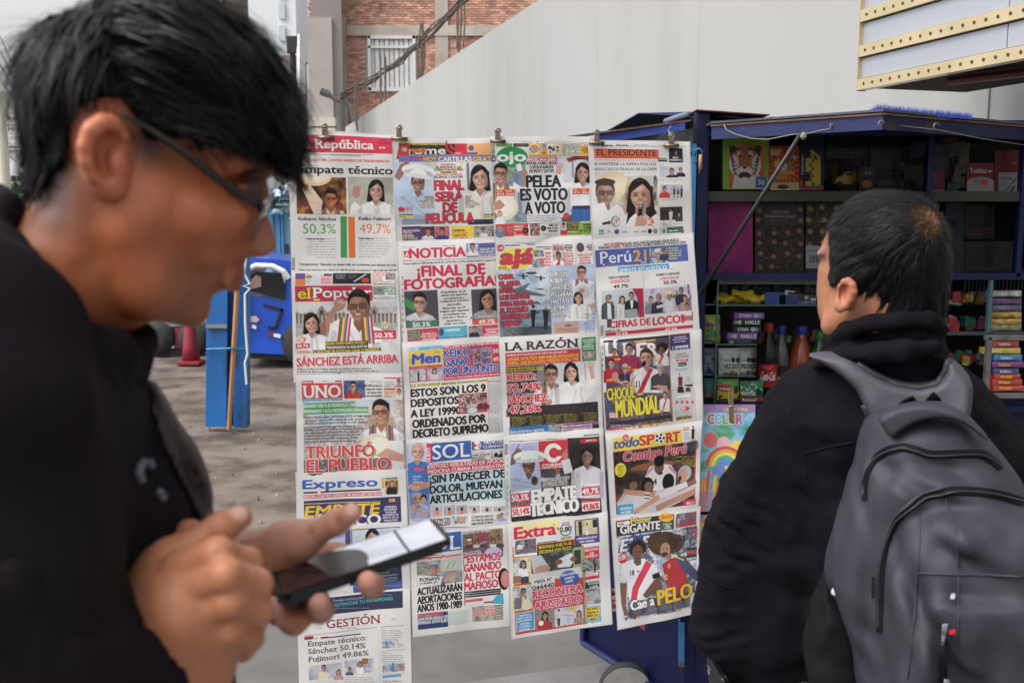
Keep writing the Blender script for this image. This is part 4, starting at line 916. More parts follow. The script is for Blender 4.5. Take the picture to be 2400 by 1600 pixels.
p.r(968,745,1116,988,(.2,.55,.3));p.mt(['ONP: AGILIZA','Y SIMPLIFICA','ACCESO A','DERECHOS DE','JUBILACIÓN'],978,778,1106,23,15,WHT,'c',b=.02);p.ph(980,890,1106,972,[(.3,.3,.3),(.6,.5,.5),(.8,.75,.7)],4,20)
p.ph(196,1042,1118,1600,[(.82,.8,.82),(.86,.84,.85),(.78,.76,.8)],8,200);p.r(196,1045,600,1600,(.22,.2,.19));p.g([(520,1045),(640,1045),(560,1300),(640,1440),(1120,1400),(1140,1640),(196,1700),(500,1400)],(.78,.75,.77),.5)
p.t('SEGÚN REPORTE OFICIAL DE LA ONPE',204,1074,588,18,YEL,.03);p.t('AL 67% DE ACTAS CONTABILIZADAS',204,1100,574,18,YEL,.03)
p.r(1000,1000,1012,1180,(.62,.6,.64));p.ln(1085,1170,1065,1040,40,SK2)
for i in range(4):p.ln(1045+i*15,1050,1038+i*20,998,11,SK2)
p.bust(660,1120,92,'m',(.93,.9,.91),(.76,.54,.45),scarf=True,body=3.6,smile=False);p.bust(868,1095,84,'w',(.93,.91,.91),SK2,body=4.0)
p.g([(960,1300),(1060,1170),(1110,1160),(1110,1280),(1000,1400)],(.93,.9,.88));p.e(630,1400,40,30,SK1)
p.reg(1140,960);p.r(228,-20,1150,180,(.19,.17,.17));p.r(180,60,235,260,(.88,.865,.85));p.reg(1140,620)
p.r(200,1480,1140,1560,(.2,.18,.18),.7)
p.ln(220,1320,545,1312,4,WHT)
for s_,x0,y,x1 in(('KEIKO:',214,1192,502),('52,74%',218,1300,555),('SÁNCHEZ:',218,1420,636),('47,26%',232,1520,556)):p.t(s_,x0,y,x1,74,(.87,.2,.26),.055,o=(WHT,5))
p.reg(1140,960)
for i,x in enumerate((262,436,608,790,992)):p.tl(x,72-i*12,x+150,5,20,12,(.85,.8,.15),.95,i);p.e(x-18,80-i*12,8,9,RED)
p.r(232,178,768,262,(.2,.45,.72));p.t('ISRAEL BOMBARDEA OBJETIVOS',244,238,590,20,WHT,.04);p.t('MILITARES EN VARIAS ZONAS DE IRÁN',246,264,664,20,WHT,.04);p.tl(244,196,540,1,8,10,YEL);p.ph(630,150,768,222,[(.4,.55,.7),(.7,.7,.7),(.5,.4,.35)],4,25)
p.r(776,140,1156,218,(.6,.25,.52));p.t('FIJAN NUEVO SUBSIDIO DE 27.5%',784,178,1084,20,WHT,.035);p.t('POR INCAPACIDAD EN FFAA Y PNP',784,208,1090,20,WHT,.035);p.tl(784,146,1000,1,8,10,WHT);p.bust(1118,125,16,'m',(.15,.2,.18),SK1,body=4,glasses=False)
p=page('letter_c',[(1181,1021),(1412,1004),(1422,1199),(1190,1228)],R6)
for i in range(12):p.r(186,350+i*9,222,350+i*9+3+i%3,BLK)
p.tl(232,318,490,1,8,8,BLK);p.tl(628,292,776,1,8,10,BLK);p.t('diariocorreo.pe',998,262,1156,15,BLK,.04);p.ln(232,326,1160,268,3,BLK)
p.ph(235,345,560,830,[(.68,.66,.82),(.75,.73,.86),(.62,.6,.78)],5,200);p.ph(560,600,1165,1130,[(.28,.25,.26),(.35,.32,.33),(.2,.18,.18)],8,150);p.ph(835,290,1165,900,[(.14,.13,.13),(.22,.2,.2)],8,150);p.ph(240,820,540,1130,[(.35,.37,.45),(.5,.52,.6),(.3,.3,.35)],8,100)
p.r(540,320,838,600,(.84,.2,.24));p.g([(690,590),(780,590),(740,640)],(.84,.2,.24));p.e(692,435,92,100,WHT);p.e(697,435,48,55,(.84,.2,.24));p.r(735,402,800,470,(.84,.2,.24));p.t('CORREO',578,582,826,30,WHT,.045)
p.g([(330,350),(350,350),(300,440),(280,430)],(.45,.5,.85));p.g([(245,560),(260,450),(330,400),(345,450),(290,560)],(.48,.34,.3));p.e(330,425,34,34,(.5,.36,.32))
p.g([(240,560),(330,540),(400,620),(520,700),(560,830),(250,830)],(.68,.74,.86));p.ln(250,700,520,760,16,(.6,.66,.8));p.ln(260,760,540,800,12,(.6,.66,.8))
p.e(450,470,165,60,(.86,.9,.86),rot=3);p.e(450,495,140,34,(.66,.7,.67),rot=3);p.bust(438,568,80,'m',(.7,.76,.88),(.5,.35,.3),body=1.5);p.e(448,488,90,44,(.87,.91,.87),rot=3);p.e(450,512,150,20,(.78,.82,.79),rot=3)
p.e(500,720,34,50,(.35,.25,.22));p.e(500,710,24,28,(.2,.18,.2))
p.ln(850,640,812,500,90,(.88,.86,.88));p.e(812,460,30,40,SK1);p.ln(820,430,828,385,14,SK1);p.bust(1034,470,82,'w',(.86,.84,.87),(.62,.44,.38),body=5.2);p.r(985,375,1090,415,(.16,.11,.1),.6)
p.r(960,295,1155,340,(.8,.15,.22));p.t('ESPECIAL',1020,318,1132,17,WHT,.03);p.e(740,650,24,34,(.5,.4,.35));p.e(742,665,22,18,(.6,.65,.8))
for i,s_ in enumerate(['DIFERENCIA MÍNIMA ENTRE','ROBERTO SÁNCHEZ Y KEIKO','FUJIMORI NO PERMITE','VISLUMBRAR AL GANADOR','DE LA SEGUNDA VUELTA']):p.t(s_,712-len(s_)*6.3,712+i*19,712+len(s_)*6.3,15,WHT,.03)
p.r(255,1080,1175,1150,(.17,.15,.15))
p.t('EMPATE',478,944,925,128,WHT,.07,'s',o=((.2,.18,.2),3));p.t('TÉCNICO',462,1084,945,128,WHT,.07,'s',o=((.2,.18,.2),3))
for x,y,s_,inv in((252,862,'50,3%',0),(262,1005,'50,14%',1),(978,790,'49,7%',0),(980,948,'49,86%',1)):
 w_=186;p.r(x,y-28,x+w_,y,WHT if not inv else RED);p.tl(x+6,y-22,x+w_-10,1,8,14,RED if not inv else WHT)
 p.r(x,y-2,x+w_,y+88,WHT if inv else(.86,.2,.26));p.t(s_,x+10,y+72,x+w_-8,62,(.86,.2,.26)if inv else WHT,.04)
for i in range(9):p.r(212,480+i*70,222,520+i*70,(.5,.5,.52),.7)
p=page('plus',[(1190,1228),(1422,1199),(1435,1461),(1200,1498)],R6)
p.r(266,1395,990,2300,(.84,.25,.25));p.r(285,1170,735,1320,(.95,.88,.6));p.t('Extra',290,1315,708,112,(.86,.17,.32),.06)
for i in range(3):p.ln(676+i*8,1178,690+i*8,1160,4,(.75,.6,.2))
p.t('S/',722,1218,750,22,BLK,.03);p.e(812,1220,64,62,(.2,.5,.75));p.e(812,1220,50,48,WHT);p.r(745,1190,880,1252,WHT);p.t('0.80',752,1245,872,50,BLK,.04);p.r(780,1150,848,1170,RED);p.t('ANTES',788,1168,840,13,WHT,.03)
p.mt(['LUNES 8 DE JUNIO','DE 2026 AÑO 21','Nº 05236'],762,1306,866,16,12,(.3,.15,.05),'c',b=.03);p.r(755,1292,872,1340,(.95,.75,.5),.5)
p.r(902,1130,1152,1380,(.3,.25,.55));p.ph(914,1138,1134,1288,[(.8,.72,.45),(.85,.8,.6),(.75,.65,.4)],5,100);p.r(940,1140,975,1280,(.2,.18,.16));p.full(1028,1155,1300,(.72,.8,.86),(.9,.9,.92));p.r(1085,1120,1130,1200,(.2,.17,.14))
p.r(902,1288,1152,1372,(.3,.25,.55));p.t('AUMENTARÁ EL BONO',924,1322,1134,20,WHT,.03);p.t('PARA VIVIENDA',952,1352,1106,20,WHT,.03);p.r(905,1372,1150,1388,WHT)
p.t('www.extra.com.pe',526,1358,718,16,BLK,.04)
p.reg(1140,1240)
p.r(258,1100,1180,1140,(.88,.865,.85))
p.ph(455,210,975,480,[(.3,.35,.3),(.2,.22,.22),(.4,.45,.42)],4,120);p.r(880,180,985,470,(.62,.68,.45));p.r(895,205,962,350,(.2,.22,.22))
p.g([(450,260),(560,250),(640,360),(560,420),(480,430)],(.72,.74,.78));p.e(575,390,80,40,(.76,.54,.44));p.g([(450,440),(960,370),(985,480),(440,500)],(.82,.8,.82));p.g([(720,300),(870,225),(900,290),(860,370),(730,380)],(.86,.87,.88));p.e(740,320,40,28,(.55,.34,.25));p.e(890,290,34,26,(.55,.34,.25))
p.g([(275,105),(512,90),(518,250),(282,275)],WHT);p.ph(288,112,505,255,[(.55,.3,.35),(.5,.45,.5),(.3,.3,.35),(.75,.72,.74)],4,30);p.r(315,155,368,200,(.88,.88,.86));p.full(410,110,240,(.25,.3,.35),(.4,.4,.55))
p.r(518,150,886,240,(.2,.18,.12));p.t('SEGUNDA VUELTA SE',534,190,872,30,YEL,.02);p.t('DECIDIRÁ POR POCO',540,236,872,30,YEL,.02)
for y0,y1,sx in((288,548,'w'),(568,832,'m')):
 p.r(264,y0,450+(y0>400)*20,y1,(.93,.85,.25));p.ph(272,y0+8,442+(y0>400)*20,y1-8,[(.75,.75,.75),(.85,.85,.84),(.55,.55,.55)],4,80);p.bust(378,y0+55,34,sx,(.9,.9,.9),SK1,body=5,scarf=sx=='m')
 if sx=='m':p.e(412,y0+190,48,60,(.92,.87,.76));p.r(285,y0+120,345,y0+240,(.45,.45,.48))
 else:p.r(350,y0+185,430,y0+252,(.2,.24,.3));p.r(272,y0+180,350,y0+252,(.55,.42,.35))
p.g([(456,500),(700,455),(700,600),(470,612)],(.88,.88,.87));p.t('MESA Nº',492,540,672,34,BLK,.02,rot=-1.5);p.t('044440',472,612,692,48,BLK,.02,rot=-1.5)
st=[]
for i in range(40):a=i*math.pi/20;q=1 if i%2 else .85;st.append((850+math.cos(a)*105*q,488+math.sin(a)*88*q))
p.g(st,(.2,.35,.7));p.mt(['KEIKO FUJIMORI','O ROBERTO','SÁNCHEZ'],768,470,932,34,22,WHT,'c',b=.01,rot=-3)
p.r(470,610,990,815,(.84,.25,.25));p.t('RECONTRA',474,702,984,78,(.9,.3,.45),.065,'s',o=(WHT,6,(.4,.3,.3)));p.t('AJUSTADO',490,815,970,78,(.9,.3,.45),.065,'s',o=(WHT,6,(.4,.3,.3)))
p.r(978,180,1005,960,(.55,.68,.35));p.r(1006,165,1180,970,(.88,.87,.86))
p.r(1000,178,1152,302,(.87,.22,.28));p.mt(['ELECCIONES','CON','DETENIDOS'],1008,215,1144,33,24,WHT,'c',b=.02);p.ph(978,302,1160,432,[(.4,.4,.4),(.7,.7,.68),(.25,.24,.24)],4,40);p.full(1110,300,425,(.2,.2,.22));p.r(1000,440,1156,512,(.87,.22,.28));p.r(1010,444,1146,480,WHT);p.tl(1014,448,1142,2,14,9,BLK)
p.r(1010,540,1156,608,(.2,.18,.18));p.t('EN ATAQUE',1040,565,1150,22,WHT,.03);p.t('A COMBI',1056,598,1140,22,WHT,.03);p.ph(1004,615,1168,780,[(.5,.52,.54),(.72,.74,.76),(.4,.4,.42)],8,60);p.g([(1004,700),(1060,640),(1080,720),(1006,760)],(.75,.6,.58))
p.r(1014,790,1170,962,(.4,.68,.85));
for i,(s_,a)in enumerate([('SICARIO',1024),('BALEA A',1024),('NIÑA DE 2',1016),('AÑOS',1050)]):p.r(a-2,800+i*35,2190-a-8,836+i*35,YEL);p.t(s_,a+6,830+i*35,2176-a,24,BLK,.02,'s')
p.tl(1076,946,1110,1,8,12,NAV)
p.r(302,850,488,1050,WHT);p.r(308,856,482,1044,(.3,.62,.85));p.mt(['PRIMEROS','RESULTADOS','DAN MÍNIMA','VENTAJA','A FUERZA','POPULAR'],322,888,462,30,19,WHT,'c',b=.025)
p.ph(500,825,688,1028,[(.45,.5,.48),(.6,.55,.52),(.75,.3,.3)],4,40);p.bust(600,880,38,'w',(.7,.2,.22),SK1,body=3.8);p.e(560,960,26,26,WHT);p.ph(694,808,990,1000,[(.7,.72,.8),(.85,.86,.88),(.75,.65,.75)],4,70);p.full(742,812,985,(.85,.83,.78),(.2,.2,.22));p.bust(950,860,28,'w',(.65,.55,.5),SK2,body=3.6);p.ln(790,868,900,885,14,SK2)
p.r(850,792,925,826,YEL);p.tl(856,798,920,2,12,8,BLK)
p=page('president',[(1378,329),(1616,335),(1620,547),(1391,562)],R2)
p.t('LUNES 8 DE JUNIO 2026',1098,270,1290,12,BLK,.02);p.t('PRECIO: S/1.00',1338,270,1456,12,BLK,.02);p.tl(1532,258,1760,1,8,10,BLK);p.tl(1800,262,2040,1,8,10,BLK);p.ln(1180,276,2050,278,3,BLK)
p.r(1100,300,1762,398,(.92,.4,.27));p.t('EL',1134,370,1218,62,(.22,.12,.1),.01,'s');p.t('PRESIDENTE',1258,370,1746,64,(.22,.12,.1),.01,'s');p.t('EL DIARIO QUE PERIODISTICA A LA NACIÓN',1198,394,1680,13,(.3,.12,.1),0,'s')
p.t('SEGUNDA VUELTA: LA BATALLA NO TERMINA HASTA EL ÚLTIMO VOTO',1104,425,1750,14,(.85,.4,.32),0,'s')
p.t('SE MANTIENE LA ESPERA POR LOS',1106,472,1738,28,BLK,-.002,'s');p.t('RESULTADOS FINALES DE LA ONPE',1110,526,1748,28,BLK,-.002,'s');p.tl(1112,545,1750,1,10,12,(.45,.45,.45));p.tl(1112,566,1500,1,10,12,(.45,.45,.45))
p.r(1876,292,2020,450,(.18,.16,.17));p.bust(1946,335,20,'m',(.3,.2,.2),SK1,body=3.4);p.t('ALO',1914,403,1972,24,WHT,.05);p.t('PRESIDENTE',1888,425,2010,16,WHT,.05);p.r(1770,398,1866,435,(.2,.18,.18));p.t('nacional',1782,416,1862,16,WHT,.03)
p.ph(1118,585,1762,1090,[(.85,.83,.78),(.78,.74,.68),(.84,.83,.82)],5,200);p.r(1430,690,1762,900,(.68,.6,.5))
for i in range(9):p.r(1436+i*36,760,1456+i*36,830,(.32,.3,.32));p.e(1446+i*36,760,10,14,(.32,.3,.32));p.ln(1430+i*36,690,1430+i*36,900,5,(.56,.5,.42))
p.e(1740,640,22,60,(.5,.47,.42));p.e(1740,600,14,24,(.3,.3,.3));p.e(1455,790,60,150,(.72,.62,.5),.5)
p.e(1300,640,150,110,(.87,.78,.62));p.g([(1120,600),(1450,590),(1430,760),(1340,860),(1300,700)],(.9,.82,.68));
p.bust(1222,755,128,'m',(.9,.87,.87),(.64,.47,.42),body=2.0,smile=False,hair=(.25,.2,.18));p.e(1222,645,105,36,(.25,.2,.19));p.g([(1118,980),(1160,900),(1130,1090),(1118,1090)],(.9,.88,.88))
p.r(1118,975,1600,1090,(.9,.885,.88),.9);p.g([(1360,880),(1470,890),(1480,960),(1400,1010),(1360,960)],(.82,.6,.5));p.g([(1130,870),(1210,850),(1300,1050),(1118,1070)],(.9,.88,.88));p.g([(1120,1040),(1340,870),(1400,900),(1480,1080),(1120,1090)],(.91,.89,.89))
p.bust(1592,775,150,'w',(.91,.9,.9),(.82,.6,.52),body=2.1);p.g([(1440,1085),(1470,900),(1500,860),(1540,960),(1480,1010)],(.12,.1,.11));p.g([(1700,860),(1755,960),(1690,1010),(1640,960)],(.12,.1,.11))
p.e(1595,892,33,33,(.35,.35,.4));p.e(1588,885,18,16,(.6,.6,.66));p.ln(1590,915,1582,1010,44,(.12,.11,.13));p.g([(1530,1090),(1545,1000),(1600,980),(1645,1020),(1640,1090)],(.84,.6,.5));[p.ln(1552,1005+i*22,1632,1015+i*22,5,(.68,.44,.36))for i in range(4)]
p.e(1330,1042,45,58,(.3,.62,.35));p.e(1336,1042,35,48,(.9,.89,.89));p.t('JP',1308,1070,1368,60,(.85,.2,.3),.0);p.e(1685,1046,44,44,(.93,.45,.35));p.t('K',1662,1072,1712,50,WHT,.045);p.ln(1190,1070,1270,1052,26,(.2,.18,.18));p.e(1265,1056,14,22,(.3,.3,.3))
p.r(1150,1128,1202,1180,(.2,.6,.62));p.t('Hoy',1158,1162,1196,18,WHT,.03);p.tl(1222,1155,1296,1,8,9,(.6,.5,.35));p.g([(1240,1150),(1262,1132),(1284,1150)],(.6,.5,.35));p.e(1345,1146,26,27,(.25,.35,.6));p.t('M',1408,1160,1440,22,(.25,.5,.8),.04);p.tl(1448,1148,1486,1,8,8);p.t('win',1522,1154,1574,18,(.75,.2,.35),.04);p.t('TV360',1596,1152,1648,16,(.6,.2,.3),.04);p.e(1686,1140,22,26,(.15,.14,.16));p.e(1742,1140,22,26,(.6,.12,.2));p.e(1742,1140,12,14,WHT);p.e(1742,1140,7,9,(.6,.12,.2))
for y,sd_,pal in((480,1,[(.8,.8,.84),(.7,.7,.75)]),(672,2,[(.6,.55,.6),(.75,.75,.78),(.8,.4,.35)]),(900,3,[(.18,.15,.15),(.3,.27,.25)])):
 p.tl(1782,y-16,1860,1,8,9,(.85,.35,.3));p.ph(1784,y,2030,y+(120 if y<800 else 148),pal,sd_,60);p.tl(1786,y+(130 if y<800 else 160),2032,2,18,10,(.3,.3,.3))
p.bust(1905,532,30,'m',(.16,.15,.17),(.72,.5,.42),glasses=False,body=2.2,smile=False);p.bust(1990,520,22,'m',(.15,.15,.2),SK2,glasses=False,body=3.2);p.bust(1830,715,26,'m',(.85,.2,.25),SK1,glasses=False,body=3.4);[p.full(1925+i*36,690+(i%2)*14,800,(.3,.28,.45))for i in range(3)];p.t('COPA',1910,790,1980,20,WHT,.03);p.full(1895,910,1080,(.85,.8,.82),(.85,.78,.8),SK2);p.bust(1976,970,18,'m',(.25,.25,.25),SK1,glasses=False,body=4)
p.r(1790,1105,2038,1172,(.2,.42,.3));p.r(1794,1108,1862,1168,(.8,.82,.8));p.e(1828,1138,18,24,(.4,.45,.42));p.t('CIERRA VIDAL',1872,1146,1980,15,WHT,.03);p.e(2008,1138,18,28,(.6,.35,.25))
p=page('numbers',[(1391,562),(1624,547),(1640,773),(1406,795)],R2)
p.t('HOY ESCRIBEN',1200,1290,1378,25,(.85,.17,.25),.05);p.t('RICHARD ARCE, MARTÍN NARANJO, JORGE MUÑOZ,',1386,1281,1978,25,(.25,.22,.24),.02);p.t('FERNANDO TUESTA,  CARLOS GALDÓS, DANIELA ANDALUZ Y GONZALO ELÍAS',1145,1323,2040,25,(.25,.22,.24),.02)
p.r(1108,1334,2052,1508,(.3,.36,.68));p.t('Perú',1168,1468,1475,118,WHT,.01);p.t('21',1510,1444,1636,112,(.93,.65,.2),.03);p.t('S/2.00',1580,1462,1636,15,WHT,.03);p.tl(1230,1478,1480,2,12,8,WHT);p.r(1176,1472,1192,1490,RED);p.r(1192,1472,1206,1490,WHT);p.r(1206,1472,1222,1490,RED)
p.ph(1668,1318,1856,1470,[(.5,.5,.52),(.75,.74,.74),(.35,.34,.38),(.8,.8,.8)],4,50);p.e(1750,1350,32,36,(.7,.5,.42));p.e(1750,1335,34,22,(.85,.85,.84));p.bust(1820,1340,24,'m',(.2,.22,.4),SK1,body=4)
p.mt(['El papa','convoca a','más de un','millón en','Madrid'],1864,1320,1996,26,17,(.85,.85,.2),'l',b=.01,f='s')
p.reg(1140,620)
p.r(1345,22,1866,76,(.22,.6,.85));p.t('EMPATE ESTADÍSTICO',1366,74,1842,36,WHT,.04);p.tl(1872,34,1935,1,8,10)
p.t('KEIKO FUJIMORI',1252,142,1456,23,BLK,.02);p.t('ROBERTO SÁNCHEZ',1738,112,1978,23,BLK,.02);p.r(1265,158,1458,184,(.84,.22,.3));p.t('IPSOS CONTEO RÁPIDO',1272,178,1452,14,WHT,.02);p.r(1768,126,1966,150,(.84,.22,.3));p.t('IPSOS CONTEO RÁPIDO',1776,144,1958,14,WHT,.02)
p.t('49.7%',1298,236,1446,33,BLK,.045);p.t('50.3%',1810,194,1946,33,BLK,.045);p.ln(1602,90,1606,240,3,GRY)
p.ph(1170,262,1612,555,[(.62,.7,.76),(.72,.77,.8),(.78,.8,.82)],4,150);p.g([(1490,240),(1600,235),(1614,530),(1560,535),(1540,330)],(.7,.12,.25))
p.full(1255,305,640,(.3,.33,.42),(.25,.28,.34));p.r(1236,385,1276,548,(.88,.86,.85));p.bust(1240,340,34,'m',(.26,.3,.38),SK1,glasses=False,body=6.2,hair=(.4,.38,.38));p.g([(1232,390),(1266,390),(1280,548),(1236,550)],(.88,.86,.85));p.bust(1384,350,34,'w',(.88,.86,.86),SK2,body=5.6);p.bust(1482,312,36,'m',(.14,.13,.17),SK1,glasses=False,body=6.0);p.g([(1468,360),(1500,360),(1494,440),(1478,440)],WHT);p.g([(1405,455),(1540,445),(1548,535),(1412,545)],(.6,.62,.64))
p.ph(1614,245,2090,520,[(.75,.72,.8),(.8,.78,.84),(.6,.55,.68),(.35,.3,.45)],9,80);p.r(2050,195,2066,300,(.45,.3,.5))
for x,y,c in((1680,350,(.5,.5,.6)),(1990,260,(.2,.18,.25)),(2030,340,(.7,.55,.55)),(2050,420,(.75,.4,.42))):p.bust(x,y,30,'m',c,SK1,glasses=False,body=5)
p.bust(1760,330,38,'m',(.2,.19,.26),SK1,glasses=False,hair=(.45,.44,.46),body=4.8);p.e(1862,285,76,34,(.86,.78,.62));p.bust(1870,310,34,'m',(.85,.82,.84),SK1,glasses=False,body=5);p.e(1862,278,40,22,(.9,.84,.7));p.ln(1740,430,1850,400,30,(.85,.82,.84))
p.r(1614,505,2100,560,(.88,.865,.85))
p.t('CIFRAS DE',1262,646,1672,68,(.84,.16,.25),.05);p.t('LOCOS',1706,616,2034,80,(.84,.16,.25),.05)
p.r(1215,695,2108,730,(.84,.17,.25));p.t('ONPE AL 72%',1212,690,1366,18,BLK,.035);p.t('52.5%',1325,726,1443,30,WHT,.04,o=(RED,2));p.t('47.5%',1830,680,1954,30,WHT,.04,o=(RED,2))
for i in range(12):p.r(1165,620+i*9,1195,620+i*9+3+i%3,BLK)
p=page('sport_dark',[(1407,795),(1641,774),(1646,986),(1420,1016)],R4)
for i in range(10):p.r(1178,830+i*60,1190,870+i*60,(.35,.35,.38),.7)
p.r(1195,778,1862,800,(.14,.13,.15));p.tl(1205,786,1850,1,8,8,WHT)
p.reg(1140,960);p.ph(1200,-170,1905,215,[(.35,.28,.32),(.25,.22,.28),(.5,.4,.42),(.3,.25,.3)],8,90);p.reg(1140,620)
p.ph(1200,800,1900,1500,[(.18,.3,.45),(.28,.24,.32),(.4,.25,.32),(.5,.42,.45),(.3,.4,.5)],8,130)
p.t('TU SELECCIÓN, TU PASIÓN',1515,795,1730,16,YEL,.04)
for s_,x0,x1 in(('L',1215,1290),('Í',1305,1345),('B',1400,1510),('E',1545,1640),('R',1650,1760),('O',1775,1860)):p.t(s_,x0,935,x1,130,WHT,.055,'s',o=((.3,.2,.25),3))
p.bust(1462,860,52,'m',(.65,.15,.3),(.74,.52,.42),glasses=False,body=5.2,smile=False);p.t('7',1450,1090,1480,44,(.95,.6,.3),.04);p.bust(1310,890,30,'m',(.82,.18,.24),SK1,glasses=False,body=4)
p.e(1800,845,62,52,(.13,.1,.1));p.bust(1790,868,42,'m',(.9,.88,.88),(.5,.34,.28),glasses=False,body=4,stripe=RED,smile=False);p.bust(1278,1010,40,'m',(.82,.15,.22),SK2,glasses=False,body=5);p.bust(1420,1060,42,'m',(.16,.18,.3),SK2,body=3.9,hair=(.75,.68,.64),tie=(.3,.35,.6))
p.bust(1640,950,86,'m',(.9,.88,.88),(.78,.56,.46),glasses=False,body=4.2,stripe=(.78,.16,.22),hair=(.22,.15,.12));p.e(1615,1010,20,28,(.15,.06,.06));p.t('11',1536,1260,1570,70,(.15,.14,.18),.02)
for i in range(3):p.ln(1592+i*14,1222,1610+i*12,1190+i*12,8,(.15,.14,.18))
p.g([(1340,1150),(1300,1110),(1290,1180),(1340,1210),(1480,1260),(1540,1120),(1420,1240)],(.76,.54,.44));p.e(1318,1140,34,42,(.78,.56,.46))
p.bust(1780,1060,48,'m',(.25,.25,.27),(.75,.6,.53),glasses=False,body=4.6,hair=(.72,.7,.7),smile=False);p.g([(1680,1250),(1740,1260),(1860,1310),(1850,1240),(1760,1230)],(.72,.56,.5));p.bust(1825,1330,28,'m',(.9,.88,.88),SK1,glasses=False,body=6,stripe=RED)
for x,y in((1312,962),(1722,972),(1488,1068),(1230,1178),(1388,1194),(1550,1318),(1650,1338),(1795,1468)):p.r(x,y,x+58,y+16,(.95,.82,.2));p.tl(x+6,y+4,x+52,1,8,8,BLK)
p.t('CHOQUE',1240,1390,1520,118,(.9,.84,.2),.03,o=((.2,.1,.15),4));p.t('MUNDIAL',1330,1562,1782,175,(.9,.84,.2),.03,o=((.2,.1,.15),4));p.ln(1550,1330,1600,1322,14,YEL)
p.t('HOY 9 PM',1260,1530,1310,12,WHT,.03)
for x in(1258,1294):p.r(x,1530,x+32,1566,WHT)
p.t('9',1264,1562,1286,28,RED,.03);p.t('3',1298,1562,1322,28,RED,.03)
p.reg(1140,960);p.r(1248,130,1905,165,(.2,.17,.2));p.tl(1262,150,1880,2,18,12,WHT,.95,4);p.r(1252,190,1400,212,(.85,.25,.4));p.ph(1400,178,1905,206,[(.8,.3,.4),(.9,.8,.8),(.9,.85,.3),(.8,.3,.4)],5,60);p.reg(1140,620)
p.r(1870,712,2090,1500,(.93,.55,.2));p.r(1876,718,2084,880,(.28,.2,.45));p.r(1880,870,2120,1500,(.8,.8,.8));p.reg(1140,960);p.r(1898,-180,2124,130,(.78,.78,.78));p.fr(1896,-200,2130,130,(.93,.55,.25),5);p.reg(1140,620)
p.r(1884,718,2086,880,(.28,.2,.45));p.mt(['Encuentra los','mejores productos','para tu hogar'],1905,748,2064,24,12,WHT,'c',b=.02);p.r(1905,838,2070,868,WHT);p.e(1924,852,16,16,GRN);p.t('965 724 716',1950,862,2060,15,BLK,.03)
p.t('LICUADORA',1942,932,2056,20,BLK);p.t('4 VELOCIDADES',1926,962,2078,20,BLK);p.g([(1942,974),(2066,966),(2062,988),(1946,994)],RED);p.t('VINTAGE',1962,990,2046,12,WHT,.02);p.r(1962,1006,2052,1046,(.2,.2,.2));p.t('BELESSI',1970,1036,2044,16,WHT);p.tl(1935,1062,2078,2,16,9)
p.g([(1960,1150),(2008,1150),(2004,1240),(1966,1240)],(.5,.15,.18));p.r(1976,1110,1984,1150,BLK);p.g([(1960,1245),(2010,1245),(2026,1310),(1954,1310)],(.16,.15,.16));p.e(2068,1170,26,30,(.7,.75,.72));p.g([(2020,1230),(2110,1225),(2110,1245),(2060,1250)],(.3,.15,.12));p.g([(2042,1260),(2086,1260),(2090,1300),(2036,1300)],(.35,.2,.16))
p.r(1945,1340,2090,1372,WHT);p.tl(1955,1348,2080,2,12,6);[p.e(1950+i*52,1405,14,15,RED)for i in range(4)];p.e(2032,1472,50,22,RED);p.t('89',1998,1486,2040,26,WHT,.04);p.reg(1140,960);p.ph(1940,75,2110,112,[(.3,.35,.2),(.7,.6,.3),(.3,.2,.15)],4,20);p.tl(1925,20,2110,3,14,8)
p=page('sport_yellow',[(1420,1016),(1645,987),(1637,1187),(1433,1214)],R6)
p.r(1282,296,2006,440,(.95,.84,.25));p.t('todo',1292,408,1552,92,(.2,.32,.65),.05,sh=.25);p.t('SP',1560,372,1712,92,(.84,.17,.25),.055,'s');p.t('RT',1830,345,1972,92,(.84,.17,.25),.055,'s')
p.e(1768,295,55,56,(.8,.8,.8));p.e(1768,295,52,53,(.92,.92,.92));[p.e(1768+math.cos(a)*38,295+math.sin(a)*38,13,13,BLK)for a in(0,1.26,2.5,3.77,5)];p.e(1768,295,14,14,BLK)
p.e(1418,290,32,33,RED);p.t('S/.',1404,284,1424,12,WHT,.02);p.t('1.00',1398,310,1440,17,WHT,.03)
p.r(2008,185,2065,215,(.84,.2,.3));p.t('PRO',2014,208,2058,16,WHT,.04);p.tl(2016,236,2070,3,18,10,BLU);p.r(2016,292,2080,322,(.8,.78,.78));p.full(2108,170,310,(.16,.14,.14),(.18,.15,.15));p.r(2094,210,2122,300,(.16,.14,.14))
p.r(1290,440,2175,1082,(.8,.2,.27));p.ph(1296,446,2160,1080,[(.13,.11,.12),(.22,.18,.18),(.35,.27,.24),(.16,.14,.16)],7,200);p.e(2110,380,60,60,(.2,.35,.35),.6);p.e(1700,590,240,40,(.8,.45,.2),.6)
for y in(360,400,430):pass
p.t('Contigo Perú',1395,540,2062,96,(.84,.2,.3),.04,sh=.12,o=(WHT,4))
p.e(1368,628,60,72,(.92,.85,.15));[p.tl(1330,585+i*18,1408,1,8,11,BLK,.9,i,'c')for i in range(6)]
for i in range(5):p.tl(1900 if i<4 else 1930,490+i*24,2142,1,8,15,(.85,.78,.15),.95,i,'r')
p.g([(1620,700),(1660,600),(1760,570),(1880,580),(1940,660),(1930,780),(1840,840),(1690,840)],(.88,.85,.86));[p.ln(1632,650+i*16,1700,600+i*10,5,(.8,.2,.28))for i in range(3)];[p.ln(1860,590+i*10,1935,650+i*14,5,(.8,.2,.28))for i in range(3)]
